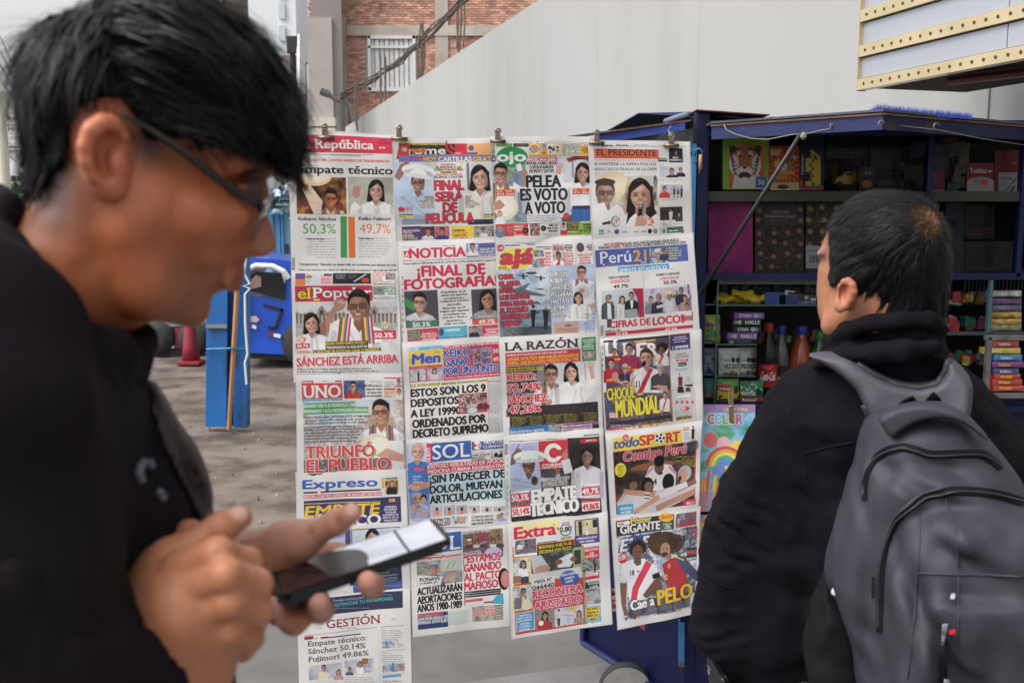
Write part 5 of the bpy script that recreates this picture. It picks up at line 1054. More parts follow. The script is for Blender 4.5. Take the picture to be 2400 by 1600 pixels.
p.e(1760,600,52,76,(.42,.29,.25));p.e(1762,540,56,58,(.08,.07,.07));p.t('4',1702,784,1740,60,(.2,.2,.25),.03);p.e(1772,668,30,14,(.3,.15,.13))
p.e(1490,740,88,88,(.2,.15,.13));p.e(1500,790,46,44,(.55,.38,.3));p.e(1640,790,72,84,(.1,.09,.09));p.e(1655,800,46,50,(.5,.34,.28));p.e(1855,755,66,88,(.1,.09,.09));p.e(2025,665,76,78,(.72,.72,.72));p.e(2000,690,52,68,(.82,.62,.52));p.e(1975,720,18,26,(.3,.1,.1))
p.g([(1330,960),(1400,860),(1700,850),(1960,780),(2150,740),(2100,880),(1900,980),(1700,1060),(1340,1070)],(.8,.77,.78));p.ln(1400,850,1720,880,54,(.76,.54,.43));p.ln(1500,1050,1840,850,50,(.78,.56,.45));p.ln(1730,1010,2130,840,60,(.74,.52,.42));p.ln(1950,830,2140,740,50,(.55,.36,.28));p.ln(1760,890,2050,770,60,(.88,.85,.86));[p.ln(1610,862+i*16,1665,868+i*16,9,BLK if i%2 else WHT)for i in range(4)];[p.ln(1320+i*18,940,1340+i*24,880,6,RED)for i in range(4)]
p.r(1335,985,1512,1085,(.25,.62,.82));p.t('APUNTA A',1364,1030,1490,24,WHT,.04,sh=.1);p.t('LA COPA',1376,1064,1484,24,WHT,.04,sh=.1);p.r(2006,925,2150,985,(.84,.2,.28));p.t('‘BILLY’',2036,968,2134,26,WHT,.04)
p=page('poster',[(1433,1214),(1641,1188),(1632,1437),(1449,1473)],R6)
p.r(1322,1140,1920,1310,(.22,.2,.19));p.r(1335,1150,1450,1200,WHT);p.e(1450,1160,22,24,WHT);p.t('RECLAME',1332,1160,1440,17,(.84,.2,.25),.04);p.t('HOY',1350,1188,1412,18,BLK,.05)
p.t('Póster',1484,1172,1694,60,(.94,.82,.45),.05,o=((.1,.08,.08),3));p.t('GIGANTE',1376,1285,1785,84,WHT,.05,o=((.15,.13,.13),4))
st=[]
for i in range(36):a=i*math.pi/18;q=1 if i%2 else .86;st.append((1842+math.cos(a)*78*q,1100+math.sin(a)*56*q))
p.g(st,(.96,.75,.2));p.t('GRATIS',1788,1122,1902,36,(.85,.3,.15),.045);p.r(1795,1160,1910,1240,(.35,.42,.3));p.mt(['EL ÍNTIMO','PAPEL','GRACIAS'],1818,1188,1900,20,13,WHT,'c',b=.03)
p.ph(1938,1065,2160,1210,[(.35,.45,.6),(.7,.3,.3),(.3,.35,.38),(.75,.7,.7)],4,30);p.r(1938,1185,2160,1212,(.8,.2,.28));p.tl(1945,1190,2010,1,8,12,WHT)
p.tl(1400,1318,1700,1,8,9,BLK);p.r(1330,1312,1390,1326,RED)
p.reg(1140,1240)
p.ph(1345,90,2180,960,[(.82,.84,.88),(.55,.6,.68),(.88,.88,.9),(.25,.27,.33),(.6,.62,.7)],12,160);p.g([(1345,110),(1420,95),(1390,340),(1400,960),(1345,960)],(.86,.86,.87),.6)
p.g([(1385,108),(1700,60),(1670,200),(1345,270)],(.25,.35,.66));p.t('EL B',1372,255,1690,118,WHT,.05,sh=.2,o=((.15,.2,.45),3))
p.g([(1390,380),(1500,340),(1620,330),(1740,400),(1780,480),(1640,750),(1460,740),(1440,560),(1370,560)],(.9,.885,.89));p.g([(1640,350),(1700,380),(1560,640),(1540,740),(1478,740),(1500,620)],(.84,.22,.32));p.g([(1366,580),(1440,580),(1430,800),(1455,880),(1410,890),(1380,780)],(.5,.35,.28));p.g([(1720,540),(1790,500),(1800,620),(1640,720),(1600,690)],(.45,.31,.25));p.g([(1700,490),(1770,460),(1785,515),(1710,535)],(.15,.14,.17))
p.t('18',1478,505,1520,52,BLK,.02);p.e(1577,515,20,28,RED);[p.ln(1545+i*12,468,1558+i*10,448+i*8,7,BLK)for i in range(3)]
p.e(1552,225,92,88,(.2,.15,.13));rn=random.Random(3)
for i in range(60):a=rn.uniform(-3.6,.5);p.ln(1555+math.cos(a)*60,220+math.sin(a)*60,1555+math.cos(a)*rn.uniform(95,125),220+math.sin(a)*rn.uniform(80,115),6,(.2,.15,.12))
p.e(1552,275,56,86,(.5,.34,.28));p.g([(1515,330),(1590,330),(1590,390),(1550,410),(1515,380)],(.44,.3,.25));p.e(1530,262,10,6,BLK);p.e(1578,262,10,6,BLK);p.e(1556,322,20,7,(.35,.2,.18))
p.g([(1800,380),(1880,330),(1980,300),(2060,340),(2150,470),(2150,540),(2050,430),(2030,760),(1860,640)],(.72,.18,.22));p.g([(1930,320),(2010,300),(2160,460),(2155,560),(2010,440)],(.25,.3,.42));p.ln(1900,295,2020,340,10,YEL);p.t('22',1822,540,1860,56,(.9,.7,.25),.03);p.e(1870,400,18,26,(.9,.55,.3))
p.e(1830,180,165,110,(.3,.21,.15));p.e(1760,130,100,85,(.32,.23,.16));p.e(1930,170,90,95,(.27,.19,.14))
for i in range(90):a=rn.uniform(0,6.28);p.e(1830+math.cos(a)*160,160+math.sin(a)*105,rn.uniform(12,26),rn.uniform(10,20),(.3+rn.uniform(-.08,.1),.22,.15))
p.e(1835,235,54,76,(.72,.52,.42));p.e(1828,285,38,26,(.3,.2,.16));p.e(1812,225,9,6,BLK);p.e(1852,222,9,6,BLK);p.g([(1840,290),(1890,270),(1900,320),(1850,340)],(.62,.44,.36))
p.r(2050,215,2160,350,(.2,.18,.2));p.t('PERÚ',2060,285,2150,40,(.85,.3,.35),.04);p.t('9:00 P.M.',2048,342,2158,24,WHT,.03);p.mt(['LA U VA POR','EL CASI','PREMIER'],2060,50,2170,32,22,(.84,.2,.28),'r',b=.03);p.full(2022,5,150,(.6,.6,.6),(.2,.2,.2));p.tl(2066,128,2168,5,14,9,BLK,.8,3,'r')
p.e(1398,328,50,52,(.84,.2,.26));p.t('A SOLO',1370,310,1420,14,WHT,.02,rot=-10);p.t('0.80',1360,352,1436,38,WHT,.04,rot=-6)
p.r(1445,760,2160,930,(.22,.2,.24),.6)
p.t('Cae a',1485,838,1745,96,WHT,.06,rot=-4,o=((.12,.1,.12),6));p.t('PELO',1762,780,2150,150,(.93,.74,.2),.05,rot=-4,o=((.12,.1,.12),5))
p.tl(1545,880,2100,1,8,14,WHT,.95,3);p.tl(1550,902,2080,1,8,14,WHT,.95,4);p.r(1510,870,1535,925,(.6,.15,.2));p.g([(1580,925),(1760,900),(1790,960),(1600,960)],(.88,.88,.9));p.t('12',1940,860,2000,44,(.85,.8,.2),.03)
p.r(1345,958,2180,1100,(.88,.865,.85))
# ------ the street
M={}
M['pave']=mat('pavement_concrete',(.17,.16,.163),.9,noise=.16,scale=5,bump=.4,bscale=120,dirt=(.115,.106,.103),dscale=1.6,dlo=.52,dhi=.75)
M['earth']=mat('packed_earth',(.10,.074,.058),.95,noise=.45,scale=3.2,bump=1,bscale=11,dirt=(.17,.14,.12),dscale=1.6,dlo=.45,dhi=.6,stretch=(1,1,1))
M['asphalt']=mat('asphalt',(.12,.11,.1),.9,noise=.2,scale=2,bump=.3,bscale=50)
M['wall']=mat('painted_wall',(.365,.365,.362),.8,noise=.02,scale=1.2,dirt=(.31,.31,.30),dscale=.8,dlo=.47,dhi=.75,bump=.08,bscale=8,stretch=(1,1,.22))
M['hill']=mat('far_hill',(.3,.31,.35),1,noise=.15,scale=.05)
M['brick']=mat('fired_brick',(.56,.30,.225),.9,noise=.3,scale=2.2,dirt=(.5,.34,.26),dscale=1.2,dlo=.5,dhi=.7)  # brick tone raised to paint in the distant haze
M['mortar']=mat('mortar',(.46,.39,.33),.95)
M['concrete']=mat('raw_concrete',(.5,.44,.38),.9,noise=.15,scale=1.5,dirt=(.3,.26,.22),dscale=.8,dlo=.5,dhi=.75)
M['mauve']=mat('mauve_render',(.33,.29,.29),.9,noise=.1,scale=.8)
M['cream']=mat('cream_paint',(.62,.58,.48),.8,noise=.06,scale=1)
M['white']=mat('white_paint',(.74,.75,.78),.6)
M['wframe']=mat('window_frame_white',(.72,.72,.72),.5)
M['curtain']=mat('curtain',(.68,.69,.7),.9,noise=.08,scale=6)
M['drk']=mat('dark_interior',(.03,.03,.035),.8)
M['grey']=mat('grey_metal',(.2,.19,.18),.6,noise=.2,scale=5)
M['pole']=mat('weathered_pole',(.14,.12,.1),.9,noise=.35,scale=5,stretch=(1,1,.25),bump=.3,bscale=20)
M['blue']=mat('kiosk_blue_paint',(.0025,.0055,.038),.5,spec=.3,noise=.25,scale=6,dirt=(.045,.03,.028),dscale=5,dlo=.6,dhi=.72,bump=.12,bscale=30)
M['bluelt']=mat('kiosk_blue_paint_faded',(.012,.02,.085),.45,spec=.35,noise=.2,scale=8,dirt=(.1,.075,.07),dscale=9,dlo=.62,dhi=.72,bump=.12,bscale=40)
M['sky_blue']=mat('light_blue_paint',(.035,.17,.36),.5,noise=.2,scale=12,dirt=(.1,.06,.04),dscale=14,dlo=.6,dhi=.7)
M['postblue']=mat('post_blue_paint',(.008,.12,.38),.6,noise=.3,scale=2.5,dirt=(.035,.035,.045),dscale=3.2,dlo=.5,dhi=.68,stretch=(1,1,.4))
M['rust']=mat('rusty_steel',(.11,.055,.035),.8,noise=.4,scale=25,bump=.3)
M['steel']=mat('worn_steel',(.32,.27,.23),.42,metal=.85,noise=.35,scale=40,dirt=(.16,.1,.06),dscale=60,dlo=.5,dhi=.7)
M['brass']=mat('aged_steel',(.2,.15,.1),.38,metal=.8,noise=.4,scale=60)
M['gold']=mat('gilded_trim',(.55,.45,.28),.32,metal=.3,noise=.1,scale=4,bump=.1,bscale=6,dirt=(.5,.42,.22),dscale=3,dlo=.55,dhi=.6)
M['panel']=mat('brushed_panel',(.40,.42,.48),.35,metal=.35,noise=.05,scale=1)
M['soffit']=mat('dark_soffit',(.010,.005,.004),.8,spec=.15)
M['black']=mat('black_plastic',(.012,.012,.013),.45)
M['rubber']=mat('tyre_rubber',(.03,.03,.03),.8,noise=.2,scale=20)
M['tyrew']=mat('pale_tyre_band',(.34,.33,.31),.7,noise=.15,scale=20)
M['wood']=mat('bare_wood',(.38,.2,.09),.7,noise=.25,scale=8,stretch=(1,1,.12))
M['woodg']=mat('grey_wood',(.16,.11,.075),.8,noise=.3,scale=30,stretch=(1,1,.12))
M['leaf']=mat('leaf',(.05,.11,.035),.7,noise=.4,scale=6)
M['red']=mat('red_plastic',(.26,.02,.035),.5,noise=.15,scale=3)
M['taxi']=mat('taxi_blue',(.012,.08,.5),.3,noise=.25,scale=3,coat=.4)
M['taxiw']=mat('taxi_white',(.75,.77,.8),.4)
M['glassdk']=mat('dark_glass',(.012,.014,.016),.1)
M['rope']=mat('old_string',(.22,.2,.17),.9)
M['wire']=mat('cable',(.14,.115,.1),.8)
def glass(name,col=(1,1,1),al=.12,rough=.03):
 m=bpy.data.materials.new(name);m.use_nodes=True;t=m.node_tree;t.nodes.clear()
 o=t.nodes.new('ShaderNodeOutputMaterial');mx=t.nodes.new('ShaderNodeMixShader');tr=t.nodes.new('ShaderNodeBsdfTransparent');gl=t.nodes.new('ShaderNodeBsdfGlossy');fr=t.nodes.new('ShaderNodeFresnel')
 tr.inputs[0].default_value=(*col,1);gl.inputs['Roughness'].default_value=rough;fr.inputs[0].default_value=1.22
 ad=t.nodes.new('ShaderNodeMath');ad.operation='ADD';ad.inputs[1].default_value=al;ad.use_clamp=True
 t.links.new(fr.outputs[0],ad.inputs[0]);t.links.new(ad.outputs[0],mx.inputs[0]);t.links.new(tr.outputs[0],mx.inputs[1]);t.links.new(gl.outputs[0],mx.inputs[2]);t.links.new(mx.outputs[0],o.inputs[0])
 return m
M['glass']=glass('clear_glass',(.92,.96,.95),.0)
M['glassedge']=mat('glass_edge',(.05,.11,.12),.2)
KERB=4.9
g=MB();g.v=[(-400,KERB-1.5,-.06),(400,KERB-1.5,-.06),(400,560,-.06),(-400,560,-.06)];g.f=[(0,1,2,3)]
gm=bpy.data.meshes.new('ground');bm=bmesh.new();bmesh.ops.create_grid(bm,x_segments=160,y_segments=160,size=1)
for v_ in bm.verts:
 v_.co.x*=24;v_.co.y=KERB+.1+(v_.co.y+1)*24
 n_=math.sin(v_.co.x*1.7+math.sin(v_.co.y*1.1)*2)*.012+math.sin(v_.co.y*2.3+v_.co.x*.6)*.012+random.Random(int(v_.co.x*91+v_.co.y*57)).uniform(-.008,.008)
 v_.co.z=-.03+n_
bm.to_mesh(gm);bm.free()
tag(link('ground',gm,M['earth'],smooth=True),'packed grey brown earth of the open lot behind the news stand',kind='structure')
MBg=MB();MBg.v=[(-400,-60,-.14),(400,-60,-.14),(400,560,-.14),(-400,560,-.14)];MBg.f=[(0,1,2,3)]
tag(MBg.build('road',M['asphalt']),'grey street surface reaching the far hills',kind='structure')
pv=thing('pavement','grey concrete pavement with thin dark joints under the news stand',None,(0,2,0));tag(pv,kind='structure');
b_=MB();b_.box(-7.9,-4,-.12,5.0,KERB,-.012);b_.build('bedding',mat('joint_dirt',(.12,.115,.11),.95,noise=.2,scale=4),pv)
th=R(-16.5)
ux,uy=Vector((math.cos(th),math.sin(-th)*-1,0)),Vector((math.sin(-th)*-1,math.cos(th),0))
ux=Vector((math.cos(R(16.5)),math.sin(R(16.5)),0));uy=Vector((-math.sin(R(16.5)),math.cos(R(16.5)),0))
_slab={}
J=P(1190,1597,1);
def gpt(px,py):
 a=P(px,py,1.0);k=CAMH/(CAMH-a.z);return Vector((a.x*k,k,0))
o0=gpt(1045,1600)
for i in range(-10,9):
 for j in range(-7,8):
  c0=o0+ux*(i*1.5+.02)+uy*(j*1.5+.006)
  q=[c0+Vector((0,0,0)),c0+ux*1.484,c0+ux*1.484+uy*1.488,c0+uy*1.488]
  if max(p_.y for p_ in q)>KERB-.02 or min(p_.y for p_ in q)<-2.5 or abs(q[0].x)>7.2 or abs(q[2].x)>7.6:continue
  m_=MB();m_.quadbox(*[p_+Vector((0,0,random.Random(i*9+j).uniform(-.0015,.0015)))for p_ in q],(0,0,-.05));m_.build('paving_slab',M['pave'],pv,bevel=.004)
kb=MB();kb.box(-8,KERB,-.14,6,KERB+.16,.012);tag(kb.build('kerb',mat('kerb_stone',(.3,.29,.27),.9,noise=.2,scale=6,bump=.3,bscale=40),bevel=.01),'worn concrete kerb between pavement and earth lot',kind='structure')
hb=bmesh.new()
n_=60;prev=None
for i in range(n_+1):
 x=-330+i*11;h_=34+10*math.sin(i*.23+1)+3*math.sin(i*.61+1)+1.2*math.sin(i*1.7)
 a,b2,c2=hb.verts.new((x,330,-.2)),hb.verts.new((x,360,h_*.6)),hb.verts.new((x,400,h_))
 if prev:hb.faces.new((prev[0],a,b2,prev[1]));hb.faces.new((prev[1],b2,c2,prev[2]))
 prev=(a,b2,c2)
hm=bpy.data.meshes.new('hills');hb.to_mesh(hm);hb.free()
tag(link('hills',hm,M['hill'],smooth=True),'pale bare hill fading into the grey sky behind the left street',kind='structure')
wd=Vector((-.284,.959,0));wn=Vector((-.959,-.284,0))
W0=Vector((2.48,5.3,0));WH=4.28
def wallp(t,z,off=0):return W0+wd*t+wn*off+Vector((0,0,z))
wl=thing('boundary_wall','long smooth light grey wall rising behind the news stand','wall',W0+wd*10)
EDGE=[0,3.3,5.6,8.2,11.0,14.2,18,22,27.2]
for i in range(len(EDGE)-1):
 m_=MB();m_.quadbox(wallp(EDGE[i]+.0015,-.1),wallp(EDGE[i+1]-.0015,-.1),wallp(EDGE[i+1]-.0015,WH),wallp(EDGE[i]+.0015,WH),-wn*.2);m_.build('wall_panel',M['wall'],wl)
m_=MB();m_.quadbox(wallp(-.7,-.1,-.012),wallp(27.1,-.1,-.012),wallp(27.1,WH-.02,-.012),wallp(-.7,WH-.02,-.012),-wn*.17);m_.build('wall_core',M['wall'],wl)
# ------ marquee over the cinema entrance
mq=thing('marquee','slanting grey marquee with three gilded perforated bands at the upper right','marquee',P(2100,215,5.2))
A0=P(2017,214,5.0);zb=A0.z
A0=Vector((A0.x,A0.y,0))
def mp(s_,z,off=0):return A0-wd*s_+wn*off+Vector((0,0,zb+z))
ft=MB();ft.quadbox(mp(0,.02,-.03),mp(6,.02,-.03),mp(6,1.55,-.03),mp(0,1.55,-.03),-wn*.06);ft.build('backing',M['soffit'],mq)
HB=[(0,.075),(.315,.075),(.615,.075),(.93,.08)]
def bz(py_,s0=.0):
 p_=P(2022,py_,A0.y);return p_.z-zb
rows=[(212,187),(135,108),(53,25),(-30,-60)]
for i,(yb_,yt_)in enumerate(rows):
 z0,z1=bz(yb_),bz(yt_)
 m_=MB();m_.quadbox(mp(0,z0,.02),mp(6,z0,.02),mp(6,z1,.02),mp(0,z1,.02),-wn*.05);bd=m_.build('gilded_band',M['gold'],mq)
 if i==0:hme_=MB().lathe((0,0,0),[(.0075,0),(.0075,.001)],10,wn).mesh('bulb_hole');hme_.materials.append(mat('bulb_hole',(.05,.035,.02),.7))
 for k in range(34):
  o=link('bulb_hole',hme_,None,bd);o.location=mp(.05+k*.066,(z0+z1)/2,.0215)
 if i<3:
  z2=bz(rows[i+1][0]);
  for a_,b2 in((0,.94),(.945,2.3),(2.305,6)):
   m_=MB();m_.quadbox(mp(a_,z1+.006,.0),mp(b2,z1+.006,.0),mp(b2,z2-.006,.0),mp(a_,z2-.006,.0),-wn*.02);m_.build('face_panel',M['panel'],mq)
m_=MB();m_.quadbox(mp(-.006,0,.022),mp(-.0,0,.022),mp(-.0,1.6,.022),mp(-.006,1.6,.022),-wn*.05);m_.build('edge_trim',M['gold'],mq)
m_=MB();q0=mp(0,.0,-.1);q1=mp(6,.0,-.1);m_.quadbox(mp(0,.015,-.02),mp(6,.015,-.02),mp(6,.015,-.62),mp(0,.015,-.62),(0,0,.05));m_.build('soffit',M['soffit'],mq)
m_=MB();m_.tube([mp(.5,-.01,-.1),mp(1.6,-.01,-.5)],.02,8);m_.build('soffit_conduit',mat('dark_red_conduit',(.09,.02,.015),.5),mq)
pi=thing('entrance_pillar','whitewashed pillar with a blue smear under the marquee','pillar',P(2330,600,6.0));
m_=MB();a_=P(2308,250,5.6);m_.box(a_.x-.03,5.6,-.1,a_.x+.09,5.8,2.4);m_.build('shaft',mat('stained_whitewash',(.36,.38,.4),.8,noise=.2,scale=3,dirt=(.08,.22,.34),dscale=5,dlo=.58,dhi=.66),pi)
m_=MB();a_=P(2350,250,5.55);m_.box(a_.x,5.55,-.1,a_.x+.07,5.65,2.4);tag(m_.build('door_post',M['soffit']),'dark door post right of the whitewashed pillar','door post')
m_=MB();a_=P(2372,285,5.5);m_.box(a_.x,5.5,1.6,a_.x+.5,5.6,P(2372,253,5.5).z);tag(m_.build('notice_board',mat('ochre_board',(.38,.27,.07),.7,noise=.2,scale=3)),'ochre yellow board just above the right end of the kiosk roof','board')
# ------ brick building far behind
YB=36.0
bb=thing('brick_building','unfinished red brick building with concrete columns and one curtained window','building',(P(1000,300,YB).x,YB,0))
def bx(name,x0,y0,x1,y1,dY,dep,m_,par=bb,bev=0):
 """upright solid whose front covers the photo rectangle x0..x1, y0..y1 at distance YB - dY"""
 a=P(x0,y1,YB-dY);b=P(x1,y0,YB-dY);ym_=min(max((y0+y1)/2,60),600);a.x=P(x0,ym_,YB-dY).x;b.x=P(x1,ym_,YB-dY).x
 q=MB();q.box(a.x,YB-dY,a.z,b.x,YB-dY+dep,b.z);return q.build(name,m_,par,bevel=bev)
zt=P(900,-160,YB).z
bx('wall',730,-160,1420,700,0,4,M['mortar'])
rb=random.Random(5)
bv=MB();tones=[]
xL,xR=P(800,150,YB).x,P(1420,150,YB).x
z=P(900,420,YB).z;row=0
win=(P(862,150,YB).x,P(974,150,YB).x,P(0,214,YB).z,P(0,82,YB).z)
bl,bh=.24,.085
while z<zt:
 x=(xL if z<P(760,46,YB).z else P(728,20,YB).x)-(row%2)*bl/2
 while x<xR:
  if not(win[0]-.1<x+bl/2<win[1]+.1 and win[2]-.05<z+bh/2<win[3]+.05):
   p_=rb.uniform(0,.014)
   bv.box(x+.008,YB-.03-p_,z+.007,x+bl-.008,YB-.001,z+bh-.007)
   tones.append(rb.uniform(.65,1.35))
  x+=bl
 z+=bh;row+=1
bo=bv.build('bricks',M['brick'],bb);bo['kind']='stuff'
at=bo.data.attributes.new('tone','FLOAT','FACE');at.data.foreach_set('value',[t_ for t_ in tones for _ in range(6)])
t_=M['brick'].node_tree;pb=t_.nodes['Principled BSDF'];src=pb.inputs['Base Color'].links[0].from_socket
an=t_.nodes.new('ShaderNodeAttribute');an.attribute_name='tone';mx=t_.nodes.new('ShaderNodeMix');mx.data_type='RGBA';mx.blend_type='MULTIPLY';mx.inputs[0].default_value=1
t_.links.new(src,mx.inputs[6]);t_.links.new(an.outputs['Fac'],mx.inputs[7]);t_.links.new(mx.outputs[2],pb.inputs['Base Color'])
bx('concrete_column',783,40,813,320,.1,.12,M['concrete'])
bx('concrete_column',1020,-160,1050,320,.1,.12,M['concrete'])
bx('concrete_beam',812,60,1400,84,.13,.12,M['concrete'])
bx('concrete_beam',783,-160,1400,-120,.13,.12,M['concrete'])
wf=bx('window',862,84,974,212,.0,.05,M['drk'])
for k in range(9):bx('curtain',868+k*11.4,90,868+k*11.4+9.5,206,.05+(k%2)*.03,.02,M['curtain'],wf)
for r_ in((862,84,974,91),(862,205,974,214),(862,84,869,212),(967,84,974,212),(862,108,974,113)):bx('window_frame',*r_,.16,.06,M['wframe'],wf)
cb=thing('corner_house','mauve rendered corner house with a tall narrow window left of the brick wall','house',(P(740,300,YB-2).x,YB-2,0))
bx('wall',728,42,784,700,1.2,5,mat('beige_render',(.42,.38,.35),.9,noise=.1,scale=.7),cb)
a=P(728,0,YB-1.2);b2=P(690,0,YB+9)
sw=MB();sw.quadbox((a.x,a.y,-.1),(b2.x,b2.y+6,-.1),(b2.x,b2.y+6,zt),(a.x,a.y,zt),(1.0,.2,0));sw.build('side_wall',M['mauve'],cb)
bx('base_moulding',722,276,786,296,1.35,.3,M['cream'],cb);bx('base_moulding',716,300,790,700,1.4,.3,M['cream'],cb)
_q0=Vector((a.x,a.y,0));_q1=Vector((b2.x,b2.y+6,0));_qd=(_q1-_q0);_qn=Vector((-_qd.y,_qd.x,0)).normalized()*.05
if _qn.x>0:_qn=-_qn
def sidep(px,py):
 d1=P(px,py,1.0);dx,dy=d1.x,1.0
 t=(_q0.x*dy-_q0.y*dx)/(-(_qd.x*dy-_qd.y*dx));q=_q0+_qd*t
 k=q.y;return Vector((q.x,q.y,CAMH+(d1.z-CAMH)*k))
sw=MB();sw.quadbox(sidep(702,205),sidep(716,222),sidep(716,88),sidep(702,80),_qn);wn2=sw.build('window',M['white'],cb)
sw=MB();sw.quadbox(sidep(706,190)+_qn*1.2,sidep(712,195)+_qn*1.2,sidep(712,115)+_qn*1.2,sidep(706,112)+_qn*1.2,_qn);sw.build('pane',mat('bright_pane',(.6,.63,.68),.2),wn2)
dp=MB();a=P(684,60,YB-3);dp.tube([(a.x,a.y,-.1),(a.x,a.y,P(684,88,YB-3).z)],.09,10);dp.box(a.x-.16,a.y-.1,P(0,125,YB-3).z,a.x+.16,a.y+.1,P(0,86,YB-3).z);tag(dp.build('drain_pipe',M['drk']),'dark drain pipe at the corner of the mauve house','pipe')
lh=thing('left_block','white tiled block with pale windows left of the mauve corner house','house',(P(660,300,YB+12).x,YB+12,0))
_Y=YB;YB=YB+14
bx('wall',650,-160,694,130,0,3,M['white'],lh);bx('wall',652,130,694,500,.2,3,M['mauve'],lh)
for k,y_ in enumerate((-40,8,60)):bx('window',653,y_,668,y_+36,.15,.1,mat('pale_pane_%d'%k,(.5,.55,.62),.2),lh)
YB=_Y
cp=thing('cable_pole','dark street pole with a short lamp arm before the brick wall','pole',(P(800,300,27).x,27,0))
m_=MB();a=P(798,240,27);m_.tube([(a.x,27,-.1),(a.x,27,a.z)],[.13,.11],10);m_.build('shaft',M['grey'],cp)
m_=MB();m_.tube([P(762,216,27),P(790,236,27),P(800,238,27)],.06,8);m_.tube([P(800,228,27),P(820,248,27),P(828,285,27)],.05,8);m_.build('lamp_arm',M['grey'],cp)
m_=MB();m_.tube([P(752,214,27),P(772,222,27)],.1,8);m_.build('lamp_head',M['grey'],cp)
cbz=MB();rc=random.Random(9)
for k in range(9):
 o_=rc.uniform(-7,7);p0=P(800+rc.uniform(-3,3),226+o_*.6,27);p1=P(1095+o_*.5,-10+o_,24)
 pts=[]
 for i in range(15):
  t=i/14;q=p0.lerp(p1,t);pts.append(q+Vector((rc.uniform(-.04,.04),0,rc.uniform(-.05,.05)-.25*math.sin(t*math.pi))))
 cbz.tube(pts,.018,5)
tag(cbz.build('cable_bundle',M['wire']),'thick sagging bundle of cables crossing the brick wall diagonally','cables')
for k,(x_,y0_,y1_)in enumerate(((985,60,200),(1078,-30,120),(897,130,260),(833,190,290))):
 m_=MB()
 for j in range(5):
  x2=x_+rc.uniform(-8,8);m_.tube([P(x2,y0_+rc.uniform(-9,9),25),P(x2+rc.uniform(-8,8),(y0_+y1_)/2,25),P(x2+rc.uniform(-3,3),y1_+rc.uniform(-20,20),25)],.02,5)
 tag(m_.build('hanging_cables',M['wire']),['loose cables hanging right of the curtained window','loose cables hanging at the top of the brick wall','loose cables hanging in front of the curtained window','loose cables hanging beside the street pole'][k],'cables','loose cables')
# ------ far left street
up=MB();a=P(553,60,12.0);up.lathe((a.x,12,-.1),[(.17,0),(.15,3),(.13,9)],14);ub=up.build('utility_pole',M['pole'])
tag(ub,'weathered brown utility pole rising behind the young man’s head','pole')
m_=MB()
for k in range(9):
 x0_=-60+k*13;y0_=-30+k*8
 p0,p1=P(-140-k*6,-220+k*52,8),P(120+k*5,330+k*16,40)
 m_.tube([p0.lerp(p1,t/8)+Vector((0,0,-.12*math.sin(t/8*math.pi)))for t in range(9)],.006+.0012*(k%3),4)
tag(m_.build('overhead_wires',mat('hazy_wire',(.12,.12,.14),.9)),'bundle of overhead wires slanting across the pale sky at the upper left','wires')
m_=MB();a=P(517,0,12);m_.tube([P(500,-20,12),P(540,60,12)],.012,5);tag(m_.build('stay_wire',M['wire']),'single stay wire beside the weathered utility pole','wire')
m_=MB();a=P(4,300,9);m_.tube([(a.x,9,-.1),(a.x,9,P(0,215,9).z)],.045,12);tag(m_.build('sign_post',mat('cream_post',(.58,.55,.45),.7)),'cream round post at the left edge of the view','post')
def board(name,x0,y0,x1,y1,Y,pageW,pageH,draw,label,cat,thick=.06,emis=0,base=(.9,.9,.88),frame=None):
 pg=Page([(x0,y0),(x1,y0),(x1,y1),(x0,y1)],pageW,pageH,base=base,name=name,zs=1.0);draw(pg)
 a=P(x0,y1,Y);b=P(x1,y0,Y)
 t=thing(name,label,cat,((a.x+b.x)/2,Y,a.z))
 link('sign_face',sheet([(a.x,Y-.004,b.z),(b.x,Y-.004,b.z),(b.x,Y-.004,a.z),(a.x,Y-.004,a.z)],1,1),pg.material(name),t)
 q=MB();q.box(a.x-.01,Y,a.z-.01,b.x+.01,Y+thick,b.z+.01);q.build('backing',frame or M['grey'],t)
 return t
def dr(pg):
 pg.r(0,268,130,345,(.86,.86,.85));pg.t('SERVICIOS',5,283,80,10,(.35,.35,.38),.03);pg.r(0,292,130,296,(.6,.6,.6))
 pg.e(10,303,8,6,(.2,.5,.3));pg.t('MECÁNICA',22,308,95,10,(.3,.3,.33),.03);pg.r(0,312,130,315,(.75,.7,.62));pg.t('GENERAL',15,328,80,8,(.5,.5,.5));pg.t('LAVADO',25,339,75,6,(.55,.5,.5));pg.r(0,342,130,345,(.5,.42,.38))
board('signboard',0,268,130,345,16,390,230,dr,'white signboard with grey lettering behind the young man’s neck','sign')
lb=thing('warehouse','long low pale warehouse beyond the signboard','warehouse',(P(60,450,60).x,60,0))
a,b2=P(-300,400,60),P(560,345,60);m_=MB();m_.box(a.x,60,-.1,b2.x,70,P(0,352,60).z);m_.build('wall',M['white'],lb)
m_=MB();m_.box(a.x,59.7,P(0,352,60).z,b2.x,70,P(0,340,60).z);m_.build('roof',mat('pale_roof',(.5,.53,.58),.8),lb)
for k in range(11):
 m_=MB();q=P(14+k*14,425,59.9);q2=P(24+k*14,412,59.9);m_.box(q.x,59.8,q.z,q2.x,59.9,q2.z);m_.build('window',M['drk'],lb)
